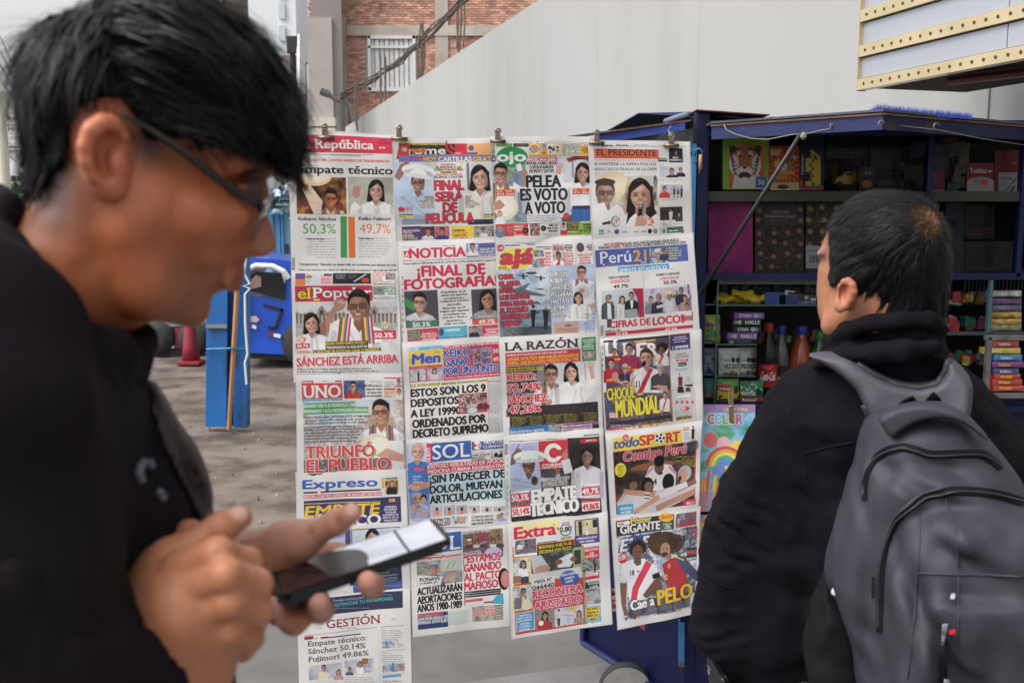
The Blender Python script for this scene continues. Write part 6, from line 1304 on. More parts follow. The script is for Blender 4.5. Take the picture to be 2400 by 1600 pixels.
def foliage(name,label,cat,c,r,n,seed,leaf=.05,matl=None,trunk=None):
 rn=random.Random(seed);t=thing(name,label,cat,(c[0],c[1],0));q=MB()
 for _ in range(n):
  d=Vector((rn.gauss(0,1),rn.gauss(0,1),rn.gauss(0,1))).normalized()*rn.uniform(.55,1.08)
  p_=Vector(c)+Vector((d.x*r[0],d.y*r[1],d.z*r[2]))*(1+.2*math.sin(d.x*7+d.z*5))
  a=Vector((rn.uniform(-1,1),rn.uniform(-1,1),rn.uniform(-1,1))).normalized();b=a.orthogonal().normalized()
  s=leaf*rn.uniform(.5,1.4);q.add([p_-a*s,p_+b*s*.5,p_+a*s,p_-b*s*.5],[(0,1,2,3)])
 q.build('crown',matl or M['leaf'],t)
 m2=MB();m2.tube([(c[0],c[1],-.1),(c[0],c[1],c[2])],[.06,.03],6);m2.build('trunk',M['pole'],t)
q=P(45,470,30);foliage('shrub','green bushy shrub at the left edge below the signboard','shrub',(q.x,30,q.z),(.45,.4,.5),900,4,.06)
q=P(662,392,26);foliage('street_tree','small street tree just left of the top newspapers','tree',(q.x,26,q.z),(.4,.4,.4),700,5,.06)
sh=thing('market_stall','light blue market stall with white upper boards behind the taxi','stall',(P(640,500,16).x,16,0))
_Y=YB;YB=16
lb1,lb2=mat('pale_blue_board',(.2,.42,.62),.6,noise=.1,scale=2),mat('mid_blue_board',(.06,.22,.5),.6)
bx('back_wall',560,480,700,830,-.3,.3,mat('off_white_board',(.62,.64,.66),.7),sh)
for k,(x0,x1)in enumerate(((618,634),(640,652),(664,700))):bx('board',x0,470,x1,640,0,.08,lb1,sh)
for k,(x0,x1)in enumerate(((650,656),(634,640),(658,664))):bx('upright',x0,440,x1,640,.05,.1,lb2,sh)
bx('hatch',668,572,676,604,.1,.05,M['drk'],sh)
bx('awning',600,468,700,484,.5,.9,mat('faded_awning',(.42,.5,.6),.8),sh)
YB=_Y
rn=random.Random(2)
def cloth(name,label,cat,x0,y0,x1,y1,Y,cols,sd_):
 """heap of tarpaulin pieces with folds"""
 t=thing(name,label,cat,(P((x0+x1)/2,y1,Y).x,Y,P(0,y1,Y).z));rr=random.Random(sd_)
 for k in range(14):
  cx,cy=rr.uniform(x0,x1),rr.uniform(y0,y1);w_,h_=rr.uniform(8,22),rr.uniform(6,14);q=MB()
  pts=[P(cx-w_+rr.uniform(-5,5),cy-h_,Y),P(cx+w_,cy-h_+rr.uniform(-5,5),Y),P(cx+w_+rr.uniform(-4,4),cy+h_,Y-.1),P(cx-w_,cy+h_,Y-.1)]
  q.quadbox(*[p_+Vector((0,rr.uniform(-.3,.3),0))for p_ in pts],(0,.08,.02));q.build('piece',cols[k%len(cols)],t)
cloth('goods_rack','jumble of blue and pale goods hanging beside the top newspaper','goods',640,420,690,500,13,[mat('tarp_a',(.12,.3,.55),.6),mat('tarp_b',(.4,.5,.58),.6),mat('tarp_c',(.06,.1,.18),.6),mat('tarp_d',(.55,.6,.62),.6),mat('tarp_e',(.1,.22,.2),.6)],3)
tx=thing('mototaxi','bright blue three-wheeled taxi with a white curved roof parked on the lot','mototaxi',(P(625,850,11).x,11,0))
_Y=YB;YB=11.0
def slab(name,pts,dep,m_,par,dY=0,bev=0):
 """solid plate cut to an outline given in photo pixels"""
 v=[P(x,y,YB-dY)for x,y in pts];n=len(v);q=MB()
 vv=v+[p_+Vector((0,dep,0))for p_ in v];f=[tuple(range(n)),tuple(range(2*n-1,n-1,-1))]+[(i,i+n,(i+1)%n+n,(i+1)%n)for i in range(n)]
 ar=sum(v[i].x*v[(i+1)%n].z-v[(i+1)%n].x*v[i].z for i in range(n))
 if ar<0:f=[k[::-1]for k in f]
 q.add(vv,f);return q.build(name,m_,par,bevel=bev)
slab('body',[(560,655),(575,690),(668,706),(668,640),(690,640),(692,832),(560,825),(540,800)],1.2,M['taxi'],tx)
slab('roof',[(556,655),(575,628),(630,622),(672,645),(684,660),(684,612),(560,600),(540,640)],1.2,M['taxi'],tx)
m_=MB();m_.tube([P(575,634,10.96),P(600,622,10.94),(P(640,624,10.94)),P(665,636,10.94),P(677,652,10.96)],.03,8);m_.build('roof_trim',M['taxiw'],tx)
slab('window',[(582,650),(600,636),(658,640),(668,668),(666,704),(580,680)],.02,M['glassdk'],tx,.03)
slab('seat_back',[(582,664),(600,644),(612,650),(612,672),(585,678)],.02,mat('seat_tan',(.25,.17,.13),.7),tx,.04)
for q_ in(((618,712),(664,724),(662,730),(616,718)),((658,724),(664,725),(648,772),(642,770)),((628,764),(646,768),(644,774),(627,770))):slab('door_seam',q_,.01,M['black'],tx,.02)
for q_,c_ in((((582,756),(591,760),(590,768),(581,764)),'red'),(((591,760),(601,764),(600,772),(590,768)),'taxiw'),(((628,778),(642,781),(641,789),(627,786)),'red'),(((642,781),(658,784),(657,792),(641,789)),'taxiw')):slab('reflector_strip',q_,.01,M[c_],tx,.02)
slab('sticker',[(580,742),(600,740),(608,750),(600,756),(582,752)],.01,mat('sticker_pink',(.6,.45,.5),.5),tx,.02)
slab('sill',[(560,822),(692,830),(692,846),(560,838)],1.1,M['black'],tx,-.05)
for x_ in(720,):
 a=P(x_,845,11.1);q=MB();q.lathe((a.x,10.98,.26),[(.1,0),(.26,.02),(.27,.07),(.26,.12),(.1,.14)],20,(0,1,0));wl_=q.build('wheel',M['rubber'],tx,True)
 q=MB();q.lathe((a.x,10.95,.26),[(.11,0),(.12,.04)],14,(0,1,0));q.build('hub',M['grey'],wl_)
slab('front_fairing',[(575,670),(566,640),(576,632),(582,660),(578,750),(570,800),(564,800),(572,740)],.05,M['taxiw'],tx,.06)
car=thing('parked_car','dark vehicle with blue and red side stripes half hidden under the young man’s chin','car',(P(400,850,12).x,12,0));YB=12
slab('body',[(330,770),(470,760),(474,835),(330,840)],1.0,mat('dark_car',(.03,.03,.04),.3),car)
slab('blue_stripe',[(345,785),(408,785),(408,812),(345,815)],.02,M['taxi'],car,.03);slab('red_stripe',[(410,770),(440,768),(440,815),(410,815)],.02,M['red'],car,.03);slab('bumper',[(344,812),(408,810),(408,816),(344,820)],.02,M['taxiw'],car,.05)
for x_ in(375,462):
 a=P(x_,850,12);q=MB();q.lathe((a.x,11.9,.2),[(.08,0),(.2,.02),(.2,.12)],16,(0,1,0));q.build('wheel',M['rubber'],car,True)
YB=8.9
co=thing('traffic_cone','faded dark red traffic cone standing left of the blue post','cone',(P(447,850,8.9).x,8.9,0))
a=gpt(448,846);q=MB();q.lathe((a.x,a.y,-.02),[(.105,.03),(.085,.2),(.06,.45),(.03,.62)],18);q.build('cone_body',M['red'],co,True);q=MB();q.box(a.x-.13,a.y-.13,-.03,a.x+.13,a.y+.13,.012);q.build('base',M['red'],co,bevel=.01)
YB=_Y
ps=thing('blue_post','pair of flat bright blue steel posts with a wooden batten tied between them','post',(gpt(530,1000).x,gpt(530,1000).y,0))
Yp=gpt(530,1000).y
def prism(name,x0,x1,yb_,yt_,Y,dep,m_,par,lean=0):
 a=P(x0,yb_,Y);b=P(x1,yb_,Y);c=P(x1+lean,yt_,Y);d=P(x0+lean,yt_,Y);q=MB();q.quadbox(a,b,c,d,(0,dep,0));return q.build(name,m_,par,bevel=.006)
prism('post',481,531,1000,300,Yp,.1,M['postblue'],ps,6);prism('post',547,579,1002,300,Yp,.1,M['postblue'],ps,2)
prism('web',530,548,998,300,Yp+.06,.03,mat('shadowed_blue',(.02,.05,.16),.6),ps,4)  # dark blue strip stands in for the shade between the posts
m_=MB();m_.tube([P(537,1006,Yp-.05),P(558,640,Yp-.04)],.02,6);m_.build('batten',M['wood'],ps)
m_=MB();m_.box(P(484,764,Yp).x,Yp-.03,P(0,768,Yp).z,P(534,764,Yp).x,Yp-.005,P(0,760,Yp).z);m_.build('tie_bar',M['grey'],ps)
m_=MB();m_.tube([P(484,818,Yp-.02),P(540,816,Yp-.08),P(580,818,Yp-.02)],.008,6);m_.build('tie_wire',M['sky_blue'],ps)
m_=MB()
pts=[(578,600),(572,640),(585,665),(570,670),(586,676),(574,690),(575,760),(580,830),(574,850),(578,900)]
m_.tube([P(x,y,Yp-.05)for x,y in pts],.009,6);m_.build('white_cord',mat('white_plastic',(.75,.75,.76),.5),ps)
rn=random.Random(12);mats_=[mat('stone',(.3,.28,.26),.9),mat('dark_stone',(.12,.11,.1),.9),mat('litter',(.5,.48,.44),.8)]
for k,mm in enumerate(mats_):
 q=MB()
 for _ in range(160 if k<2 else 30):
  x,y=rn.uniform(-3.2,.2),rn.uniform(KERB+.2,12);r_=rn.uniform(.003,.010);n=5
  q.lathe((x,y,-.045),[(r_*.5,0),(r_,r_*.7),(r_*.6,r_*1.4+.012)],n)
 tag(q.build('pebbles',mm),['grey pebbles scattered over the earth lot','dark pebbles scattered over the earth lot','pale scraps of litter on the earth lot'][k],kind='stuff',cat='pebbles' if k<2 else 'litter')
# ------ the newspapers
BA=math.tan(R(11.5))
def plane_Y(px):
 """distance of the hanging plane under a photo column"""
 k=(px-1200)/FPX*1.0
 return 2.78/(1-BA*k)
def clipit(px,py,Y,label,grp='bulldog clips'):
 base=P(px,py,Y)
 t=thing('bulldog_clip',label,'clip',base,grp)
 w_=.021
 q=MB();q.tube([base+Vector((-w_,-.004,0)),base+Vector((w_,-.004,-.001))],.0048,12);q.tube([base+Vector((-w_,.006,0)),base+Vector((w_,.006,0))],.0048,10);q.build('jaw',M['brass'],t,True)
 q=MB();q.quadbox(base+Vector((-.008,-.0045,.003)),base+Vector((.008,-.0045,.003)),base+Vector((.006,-.007,.022)),base+Vector((-.006,-.007,.022)),(0,.0015,0));q.build('handle',M['steel'],t)
 c=base+Vector((0,-.0045,.027))
 q=MB();ring=[]
 for k in range(17):a=k*math.pi/8;ring.append(c+Vector((math.cos(a)*.0068,0,math.sin(a)*.0068)))
 q.tube(ring,.0026,8,False);q.tube([c+Vector((0,.01,0)),c+Vector((0,-.003,0))],.003,8);q.build('ring',M['steel'],t,True)
 q=MB();q.quadbox(base+Vector((-.006,.0055,.003)),base+Vector((.006,.0055,.003)),base+Vector((.005,.008,.03)),base+Vector((-.005,.008,.03)),(0,.0015,0));q.build('back_handle',M['steel'],t)
 return t
edge_m=mat('newsprint_edge',(.62,.6,.575),.85,noise=.04,scale=30)
LB={'republic':'newspaper headlined Empate técnico in black serif with one green and one orange bar','popular':'newspaper headlined SÁNCHEZ ESTÁ ARRIBA in red under a man raising his fist','one':'newspaper headlined TRIUNFÓ EL PUEBLO over a crowd, red square masthead','express':'newspaper with a wide blue masthead above EMPATE TÉCNICO on a purple panel','management':'business newspaper with dark red serif masthead, lowest of the left column','purple':'newspaper with red FINAL SERÁ DE PELÍCULA and a purple CARTILLAS strip','news':'newspaper headlined ¡FINAL DE FOTOGRAFÍA! in heavy red letters','men':'newspaper headlined KEIKO GANÓ POR UN PUNTO in blue above ESTOS SON LOS 9 DEPOSITOS','sun':'newspaper headlined ¡SIN PADECER DE DOLOR, MUEVAN ARTICULACIONES beside a bald man in blue','sun_second':'newspaper reading ACTUALIZARÁN APORTACIONES AÑOS 1980-1989 at the foot of the second column','eye':'newspaper headlined PELEA ES VOTO A VOTO with a green oval masthead','script_red':'newspaper with warplanes, red CHINA SE ARMA lettering and a yellow masthead blob','razor':'newspaper reading KEIKO: 52,74% SÁNCHEZ: 47,26% in red on black','letter_c':'newspaper with a big white C in a red box above white EMPATE TÉCNICO','plus':'newspaper headlined RECONTRA AJUSTADO in pink, lowest of the third column','president':'newspaper with an orange masthead and a woman speaking into a microphone','numbers':'newspaper headlined CIFRAS DE LOCOS with a violet blue masthead band','sport_dark':'sports newspaper headlined CHOQUE MUNDIAL in yellow over a shouting footballer','sport_yellow':'sports newspaper headlined Contigo Perú over a huddle of players','poster':'sports newspaper headlined Cae a PELO with two wild-haired footballers',}
for k,p in enumerate(PG):
 col,row=k//5,k%5
 q=[]
 last=row==4
 for i,c in enumerate(p.q):
  top=i<2
  Y=plane_Y(c.x)-.007*col-(.007 if top else(.004 if last else-.001))-(.004 if i in(0,3)else 0)
  q.append(P(c.x,c.y,Y))
 rr=random.Random(k*3+1);a1,a2,a3=rr.uniform(0,6),rr.uniform(0,6),rr.uniform(.5,1.2)
 def off(u,v,a1=a1,a2=a2,a3=a3,row=row,last=last,rr=rr,k=k):
  d=-.0032*a3*math.sin(u*5.2+a1)*(1-.3*v)-.0026*math.sin(v*7+a2+u*2)-.0012*math.sin(u*13+v*9+a1)
  d-=.0035*a3*math.exp(-((v-.52-.02*math.sin(u*3+a1))/.03)**2)*.8
  z=0
  if v<.03:d+=.003*(1-v/.03)
  if last:d+=.004*v*v*math.sin(u*3+a1)
  if v<=0.001 and row==0:z=.0016*math.sin(u*3.1+a1)*(1 if k else 2)
  return Vector((0,d,z))
 base=(q[0]+q[1])/2
 t=thing('newspaper',LB[p.name],'newspaper',base,'newspapers hung on the stand')
 link('front_page',sheet(q,14,18,off,.0 if last else .05),p.material('front_'+p.name),t,True)
 rr2=random.Random(k)
 for n in range(3):
  e=[Vector((rr2.uniform(-.0035,.001),0,rr2.uniform(0,.0035))),Vector((rr2.uniform(-.001,.005),0,rr2.uniform(0,.003))),Vector((rr2.uniform(-.001,.005),0,rr2.uniform(-.004,0)if last else 0)),Vector((rr2.uniform(-.004,.001),0,rr2.uniform(-.004,0)if last else 0))]
  if k==0:e[0].z+=.003;e[1].z+=.002
  link('inner_page',sheet([a+b for a,b in zip(q,e)],14,18,lambda u,v,n=n:off(u,v)+Vector((0,.0022*(n+1),0)),0),edge_m,t,True)
clip_px=[(762,322,0),(936,325,1),(1167,331,2),(1398,335,3),(1573,341,3)]
for i,(x,y,c)in enumerate(clip_px):
 clipit(x,y,plane_Y(x)-.007*c-.012,['steel clip on the paper with the red masthead band','steel clip between the first and second columns of newspapers','steel clip between the second and third columns of newspapers','steel clip at the left end of the orange masthead paper','rusty steel clip tied by string, rightmost of the row of clips'][i])
rk=thing('display_rack','thin dark steel rack that carries the hanging newspapers','rack',P(1290,1500,2.86))
q=MB();q.tube([P(690,352,plane_Y(690)+.03),P(1620,362,plane_Y(1620)+.03)],.007,8);q.build('top_rod',M['blue'],rk,True)
for xt,xb,yb_ in((963,964,1484),(1612,1600,1455)):
 q=MB();q.tube([P(xt,356,plane_Y(xt)+.032),P(xb,yb_,plane_Y(xb)+.032)],.0065 if xt<1000 else .009,8);q.build('upright',M['blue'],rk,True)
for yy in(640,900,1150,1400):
 q=MB();q.tube([P(960,yy,plane_Y(960)+.028),P(1606,yy-12,plane_Y(1606)+.028)],.003,6);q.build('cross_wire',M['black'],rk)
q=MB();q.tube([P(1573,318,plane_Y(1573)),P(1566,306,2.9),P(1572,296,2.93)],.0015,6);tag(q.build('string',M['rope']),'knotted string tying the rightmost clip to the kiosk roof','string')
# ------ the kiosk
ks=thing('news_kiosk','dark blue painted metal kiosk with open awning and glass display shelves','kiosk',(P(1900,1500,3.2).x,3.2,0))
YK=3.02
YB=YK
def kb_(name,x0,y0,x1,y1,dY,dep,m_,par=ks,bev=.002):
 a=P(x0,y1,YK-dY);b=P(x1,y0,YK-dY);ym_=(y0+y1)/2;a.x=P(x0,ym_,YK-dY).x;b.x=P(x1,ym_,YK-dY).x;q=MB();q.box(a.x,YK-dY,min(a.z,b.z),b.x,YK-dY+dep,max(a.z,b.z));return q.build(name,m_,par,bevel=bev)
ZT=P(1650,262,YK).z
a=P(1631,300,YK).x;b=P(1664,300,YK).x
q=MB();q.box(a,YK,.1,b,YK+.05,ZT);q.build('corner_post',M['blue'],ks,bevel=.004)
a2=P(1620,300,YK+.1).x
kb_('hinge_frame',1613,337,1628,1180,.0,.02,M['sky_blue']);
q=MB();q.tube([P(1629,365,YK-.01),P(1630,352,YK-.02),P(1638,348,YK-.025),P(1645,354,YK-.02),P(1646,362,YK-.02)],.0035,8);q.build('hasp',M['sky_blue'],ks,True)
q=MB();q.tube([P(1642,362,YK-.02),P(1641,398,YK-.02)],.0055,10);q.build('handle',mat('worn_copper',(.42,.22,.13),.5),ks,True)
q=MB();q.tube([P(1640,398,YK-.02),P(1640,414,YK-.02)],.0035,8);q.build('latch_pin',M['black'],ks,True)
q=MB();q.quadbox(P(1627,345,YK-.004),P(1634,345,YK-.004),P(1634,380,YK-.004),P(1627,380,YK-.004),(0,.004,0));q.build('hinge_leaf',M['sky_blue'],ks)
F0=P(1645,1700,2.98);F1=P(1372,1500,3.54);zlo=.12
F0=Vector((P(1646,800,YK).x,YK+.01,zlo));F1=Vector((F1.x,F1.y,zlo))
zhi=P(1400,900,3.3).z
q=MB();q.quadbox(F0,F1,(F1.x,F1.y,P(1380,900,3.54).z),(F0.x,F0.y,zhi),(.02,.03,0));q.build('side_panel',M['blue'],ks)
q=MB();q.tube([F0+Vector((-.012,-.012,0)),F1+Vector((-.012,-.012,0))],.012,6);q.build('bottom_rail',M['bluelt'],ks)
q=MB();q.tube([F1+Vector((-.01,-.01,0)),(F1.x-.01,F1.y-.01,P(1380,900,3.54).z)],.013,6);q.build('rear_rail',M['bluelt'],ks)
q=MB();q.quadbox(P(1591,1452,3.0),P(1604,1452,3.0),P(1604,1560,3.0),P(1591,1560,3.0),(0,.008,0));q.build('latch_bar',M['sky_blue'],ks)
q=MB();q.quadbox(P(1590,1553,2.998),P(1603,1553,2.998),P(1602,1562,2.998),P(1591,1562,2.998),(0,.004,0));q.build('rust_spot',M['rust'],ks)
q=MB();q.quadbox(P(1494,1462,3.2),P(1512,1460,3.18),P(1510,1476,3.18),P(1500,1470,3.2),(0,.003,0));q.build('red_sticker',M['red'],ks)
q=MB();q.quadbox(P(1418,880,3.0),P(1436,880,3.0),P(1440,1100,3.0),P(1420,1100,3.0),(0,.003,0));q.build('poster',mat('poster_lilac',(.3,.25,.35),.6,dirt=(.5,.3,.05),dscale=12,dlo=.5,dhi=.52),ks)
q=MB();q.quadbox(P(1434,1380,3.02),P(1449,1380,3.02),P(1452,1432,3.02),P(1436,1432,3.02),(0,.003,0));q.build('poster',mat('poster_red',(.45,.03,.05),.6,dirt=(.5,.5,.52),dscale=25,dlo=.5,dhi=.52),ks)
q=MB();a=P(1648,800,YK).x;b=P(2950,800,YK).x;zc=P(1700,962,YK).z
q.box(a,YK-.005,.12,b,YK+.03,zc);q.build('lower_panel',M['blue'],ks)
for x_ in(1730,1900,2100,2300):q=MB();c_=P(x_,900,YK).x;q.box(c_-.012,YK-.015,.12,c_+.012,YK-.005,zc-.01);q.build('seam_strip',M['bluelt'],ks)
q=MB();q.box(a,YK-.03,zc,b,YK+.45,zc+.02);q.build('counter',M['blue'],ks)
zs1=P(1700,640,YK).z;zs2=P(1700,656,YK).z;zs0=P(1700,448,YK).z;ztop=P(1700,318,YK).z
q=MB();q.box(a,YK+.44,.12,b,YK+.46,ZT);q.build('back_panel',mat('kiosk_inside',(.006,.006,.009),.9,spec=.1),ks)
q=MB();q.box(a-.002,YK+.03,zc+.02,a+.006,YK+.44,ZT-.01);q.build('side_board',M['drk'],ks)
q=MB();q.box(a,YK,zs2,b,YK+.03,zs1);q.build('middle_rail',M['blue'],ks)
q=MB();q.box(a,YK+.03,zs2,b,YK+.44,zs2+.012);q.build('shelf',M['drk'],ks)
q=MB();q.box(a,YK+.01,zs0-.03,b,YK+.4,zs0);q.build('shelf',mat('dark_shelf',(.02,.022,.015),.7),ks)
q=MB();q.box(a,YK+.0,ztop,b,YK+.03,ztop+.045);q.build('top_rail',M['blue'],ks)
for x0,x1 in((2170,2184),(2392,2404)):kb_('divider',x0,320,x1,650,-.0,.03,M['blue'])
q=MB();xr_=P(1800,272,YK).x;zr_=P(1800,272,YK).z;q.quadbox((a-.04,YK-.02,ZT+.002),(xr_,YK-.02,zr_),(xr_,YK+.9,zr_),(a-.04,YK+.9,ZT+.004),(0,0,.003));q.build('roof_sheet',M['rust'],ks)
q=MB();q.quadbox((xr_,YK-.02,zr_-.012),(b,YK-.02,zr_-.06),(b,YK+.9,zr_-.06),(xr_,YK+.9,zr_-.012),(0,0,.008));q.build('roof_sheet',M['rust'],ks)
La,Lb,Lc=P(1668,287,2.97),P(2070,265,2.62),P(2440,290,3.05)
La.z=Lb.z=Lc.z=Lb.z
lip=.042
def angle(A,B,m_):
 d=(B-A).normalized();n=Vector((d.y,-d.x,0));n=n if n.y<0 else-n
 q=MB();q.quadbox(A,B,B-Vector((0,0,lip)),A-Vector((0,0,lip)),-n*.004);o=q.build('awning_lip',m_,ks)
 q=MB();q.quadbox(A+n*.006,B+n*.006,B+n*.006-Vector((0,0,.005)),A+n*.006-Vector((0,0,.005)),-n*.03);q.build('lip_flange',M['rust'],ks)
angle(La,Lb,M['bluelt']);angle(Lb,Lc,M['blue'])
q=MB();zz=Lb.z+.004
v=[(La.x,La.y,zz),(Lb.x,Lb.y,zz),(Lc.x,Lc.y,zz),(Lc.x,YK+.1,zz-.012),(La.x-.02,YK+.1,zz-.012)]
q.add(v+[(x,y,z_+.006)for x,y,z_ in v],[(4,3,2,1,0),(5,6,7,8,9)]+[(i,(i+1)%5,(i+1)%5+5,i+5)for i in range(5)]);q.build('awning_sheet',mat('awning_metal',(.05,.055,.09),.6,noise=.2,scale=5),ks)
for x_,y_,Y_ in((1952,296,2.72),(2066,290,2.62),(2195,296,2.72)):
 c=P(x_,y_,Y_-.01);q=MB();q.tube([c+Vector((math.cos(a_)*.008,0,math.sin(a_)*.008))for a_ in[k*.5 for k in range(10)]],.0012,6);q.build('hook',M['steel'],ks,True)
q=MB();q.tube([P(1878,312,2.76),P(1760,500,2.86),P(1640,690,2.96)],.0062,10);tag(q.build('prop_rod',M['black'],None,True),'thin dark rod slanting from the awning to the kiosk post','rod')
q=MB();pts=[(1697,292,2.93),(1702,304,2.92),(1722,314,2.9),(1760,325,2.87),(1800,327,2.84),(1835,320,2.8),(1860,315,2.78),(1885,315,2.76),(1915,308,2.74),(1945,302,2.72),(1952,292,2.71)]
q.tube([P(*c)for c in pts],.0016,6);sg_=q.build('twine',M['rope'],None,True);tag(sg_,'grey twine looped under the left awning lip','twine')
q=MB();q.lathe(P(1883,322,2.755),[(.003,-.006),(.009,0),(.008,.008),(.003,.014)],8);q.build('knot',M['rope'],None);tag(bpy.context.scene.objects['knot'],'knot of grey twine round the top of the slanting rod','knot')
q=MB();q.tube([P(2090,292,2.65),P(2200,305,2.72),P(2300,325,2.8),P(2420,343,2.9)],.0009,5);tag(q.build('twine',M['rope'],None,True),'thin pale line sagging under the right awning lip','twine','twine')
fr=thing('blue_fringe','ragged bright blue plastic fringe lying along the kiosk roof edge','fringe',P(2150,262,2.9))
rn=random.Random(6);q=MB()
for i in range(2600):
 t=rn.random();x=2035+t*240;yb_=263+t*14;hh=rn.uniform(5,26)*(1-.45*t)*(1 if t>.08 else t/.08)
 p0=P(x,yb_+2,2.78+rn.uniform(-.03,.06));p1=P(x+rn.uniform(-9,9),yb_-hh,p0.y+rn.uniform(-.01,.01));q.add([p0,p0+Vector((.0012,0,0)),p1],[(0,1,2)])
q.build('strands',mat('blue_plastic_strands',(.02,.075,.38),.6),fr)
nb=thing('rear_awning','open blue awning frame rising to a peak above the top right newspapers','awning',P(1550,300,3.6))
YB=3.3
def bar(name,pts,w_,dY0,m_,par=nb):
 q=MB()
 for i in range(len(pts)-1):
  a,b=pts[i],pts[i+1];A=P(a[0],a[1],a[2]);B=P(b[0],b[1],b[2]);q.quadbox(A,B,B-Vector((0,0,w_)),A-Vector((0,0,w_)),(0,.02,0))
 return q.build(name,m_,par)
bar('top_rail',[(1495,265,3.9),(1632,262,3.1)],.02,0,M['bluelt'])
bar('slope_rail',[(1424,305,4.0),(1497,264,3.9)],.03,0,mat('slate_blue',(.05,.075,.13),.6))
bar('front_lip',[(1340,318,3.05),(1402,310,3.05),(1619,280,2.98)],.0,0,M['rust'])
q=MB();A,B=P(1330,319,3.05),P(1620,280,2.98);q.quadbox(A,B,B-Vector((0,0,.005)),A-Vector((0,0,.005)),(0,.05,0));q.build('lip_flange',M['rust'],nb)
q=MB();A,B=P(1402,313,3.052),P(1606,285,2.985);q.quadbox(A,B,B-Vector((.0,0,.024)),A-Vector((0,0,.03)),(0,.004,0));q.build('lip_face',mat('royal_blue_paint',(.012,.04,.26),.45,noise=.2,scale=8),nb)
q=MB();v=[P(1498,266,3.88),P(1618,268,3.2),P(1618,300,3.15),P(1400,330,3.2),P(1426,306,3.98)]
q.add(v+[x+Vector((0,.03,0))for x in v],[(0,1,2,3,4),(9,8,7,6,5)]+[(i,(i+1)%5,(i+1)%5+5,i+5)for i in range(5)]);q.build('awning_sheet',mat('black_sheet',(.003,.0035,.005),1,spec=0),nb)  # black sheet stands in for the dark shade inside the open awning
q=MB();q.tube([P(1560,285,3.2),P(1585,276,3.12),P(1612,268,3.05)],.009,6);q.build('tied_rag',mat('grey_rag',(.16,.18,.26),.9),nb,True)
q=MB();v=[P(1450,326,3.25),P(1632,300,3.1),P(1632,480,3.1),P(1500,480,3.25)];q.quadbox(*v,(0,.02,0));q.build('side_board',M['drk'],nb)
q=MB();q.tube([P(1680,270,3.1),P(1790,282,3.1)],.008,8);tag(q.build('rusty_pipe',M['steel'],None,True),'short rusty pipe lying on the kiosk roof behind the post','pipe')
for k,(wx,Yw,r_)in enumerate(((1466,3.22,.092),(1700,3.25,.092))):
 c=P(wx,1600,Yw);wt=thing('kiosk_wheel',['grey rubber kiosk wheel showing under the side panel','kiosk wheel under the front panel behind the man’s arm'][k],'wheel',(c.x,Yw,0),'kiosk wheels')
 c=Vector((c.x,Yw,r_));tn=14
 q=MB();q.lathe(c,[(r_*.72,-.02),(r_*.96,-.02),(r_,-.008),(r_,.008),(r_*.96,.02),(r_*.72,.02)],36,(0,1,0));q.build('tyre',M['rubber'],wt,True)
 q=MB();q.lathe(c+Vector((0,-.021,0)),[(r_*.8,0),(r_*.93,0),(r_*.93,.002),(r_*.8,.002)],36,(0,1,0));q.build('tyre_band',M['tyrew'],wt)
 for s_ in range(5):a_=s_*1.2566;q=MB();q.tube([c,c+Vector((math.cos(a_)*r_*.75,0,math.sin(a_)*r_*.75))],.007,6);q.build('spoke',M['grey'],wt)
# ------ goods behind the glass
def pack(name,x0,y0,x1,y1,dep,base,draw,label,Yb=None,parent=None,bulge=.012,group=None,jag=0,cat='snack bag',rough=.3,em=None):
 """soft bag or box with printed front standing on a shelf; photo rectangle at distance Yb"""
 Yb=Yb or YK+.1
 pg=Page([(x0,y0),(x1,y0),(x1,y1),(x0,y1)],max(12,(x1-x0)*3),max(12,(y1-y0)*3),base=base,name=name,zs=1.0);draw(pg);pg.a=np.clip(pg.a,0,1)**(.68 if y0>640 else .8)  # prints lightened, lower shelves most, to make up for weak light
 q=[P(x0,y0,Yb),P(x1,y0,Yb),P(x1,y1,Yb),P(x0,y1,Yb)]
 def off(u,v):return Vector((0,-bulge*math.sin(u*math.pi)**.6*math.sin(v*math.pi)**.6-(.0015*math.sin(u*23+v*4)*jag),0))
 t=thing(name,label,cat,(q[2]+q[3])/2,group)
 link('front',sheet(q,10,10,off),pg.material('print_'+name,rough),t,True)
 me=sheet([q[1]+Vector((0,.001,0)),q[0]+Vector((0,.001,0)),q[3]+Vector((0,.001,0)),q[2]+Vector((0,.001,0))],8,8,(lambda u,v:Vector((0,dep+bulge*math.sin(u*math.pi)**.6*math.sin(v*math.pi)**.6,0)))if dep<.02 else(lambda u,v:Vector((0,dep,0))))
 mb_=mat('wrap_'+name,tuple(c*c for c in base),.35)
 link('back',me,mb_,t,True)
 if dep>=.008:
  q2=MB();D_=Vector((0,dep,0))
  for a,b in((0,1),(1,2),(2,3),(3,0)):q2.add([q[a],q[a]+D_,q[b]+D_,q[b]],[(0,1,2,3)])
  q2.build('sides',mb_,t)
 return t
PU=(.35,.15,.5)
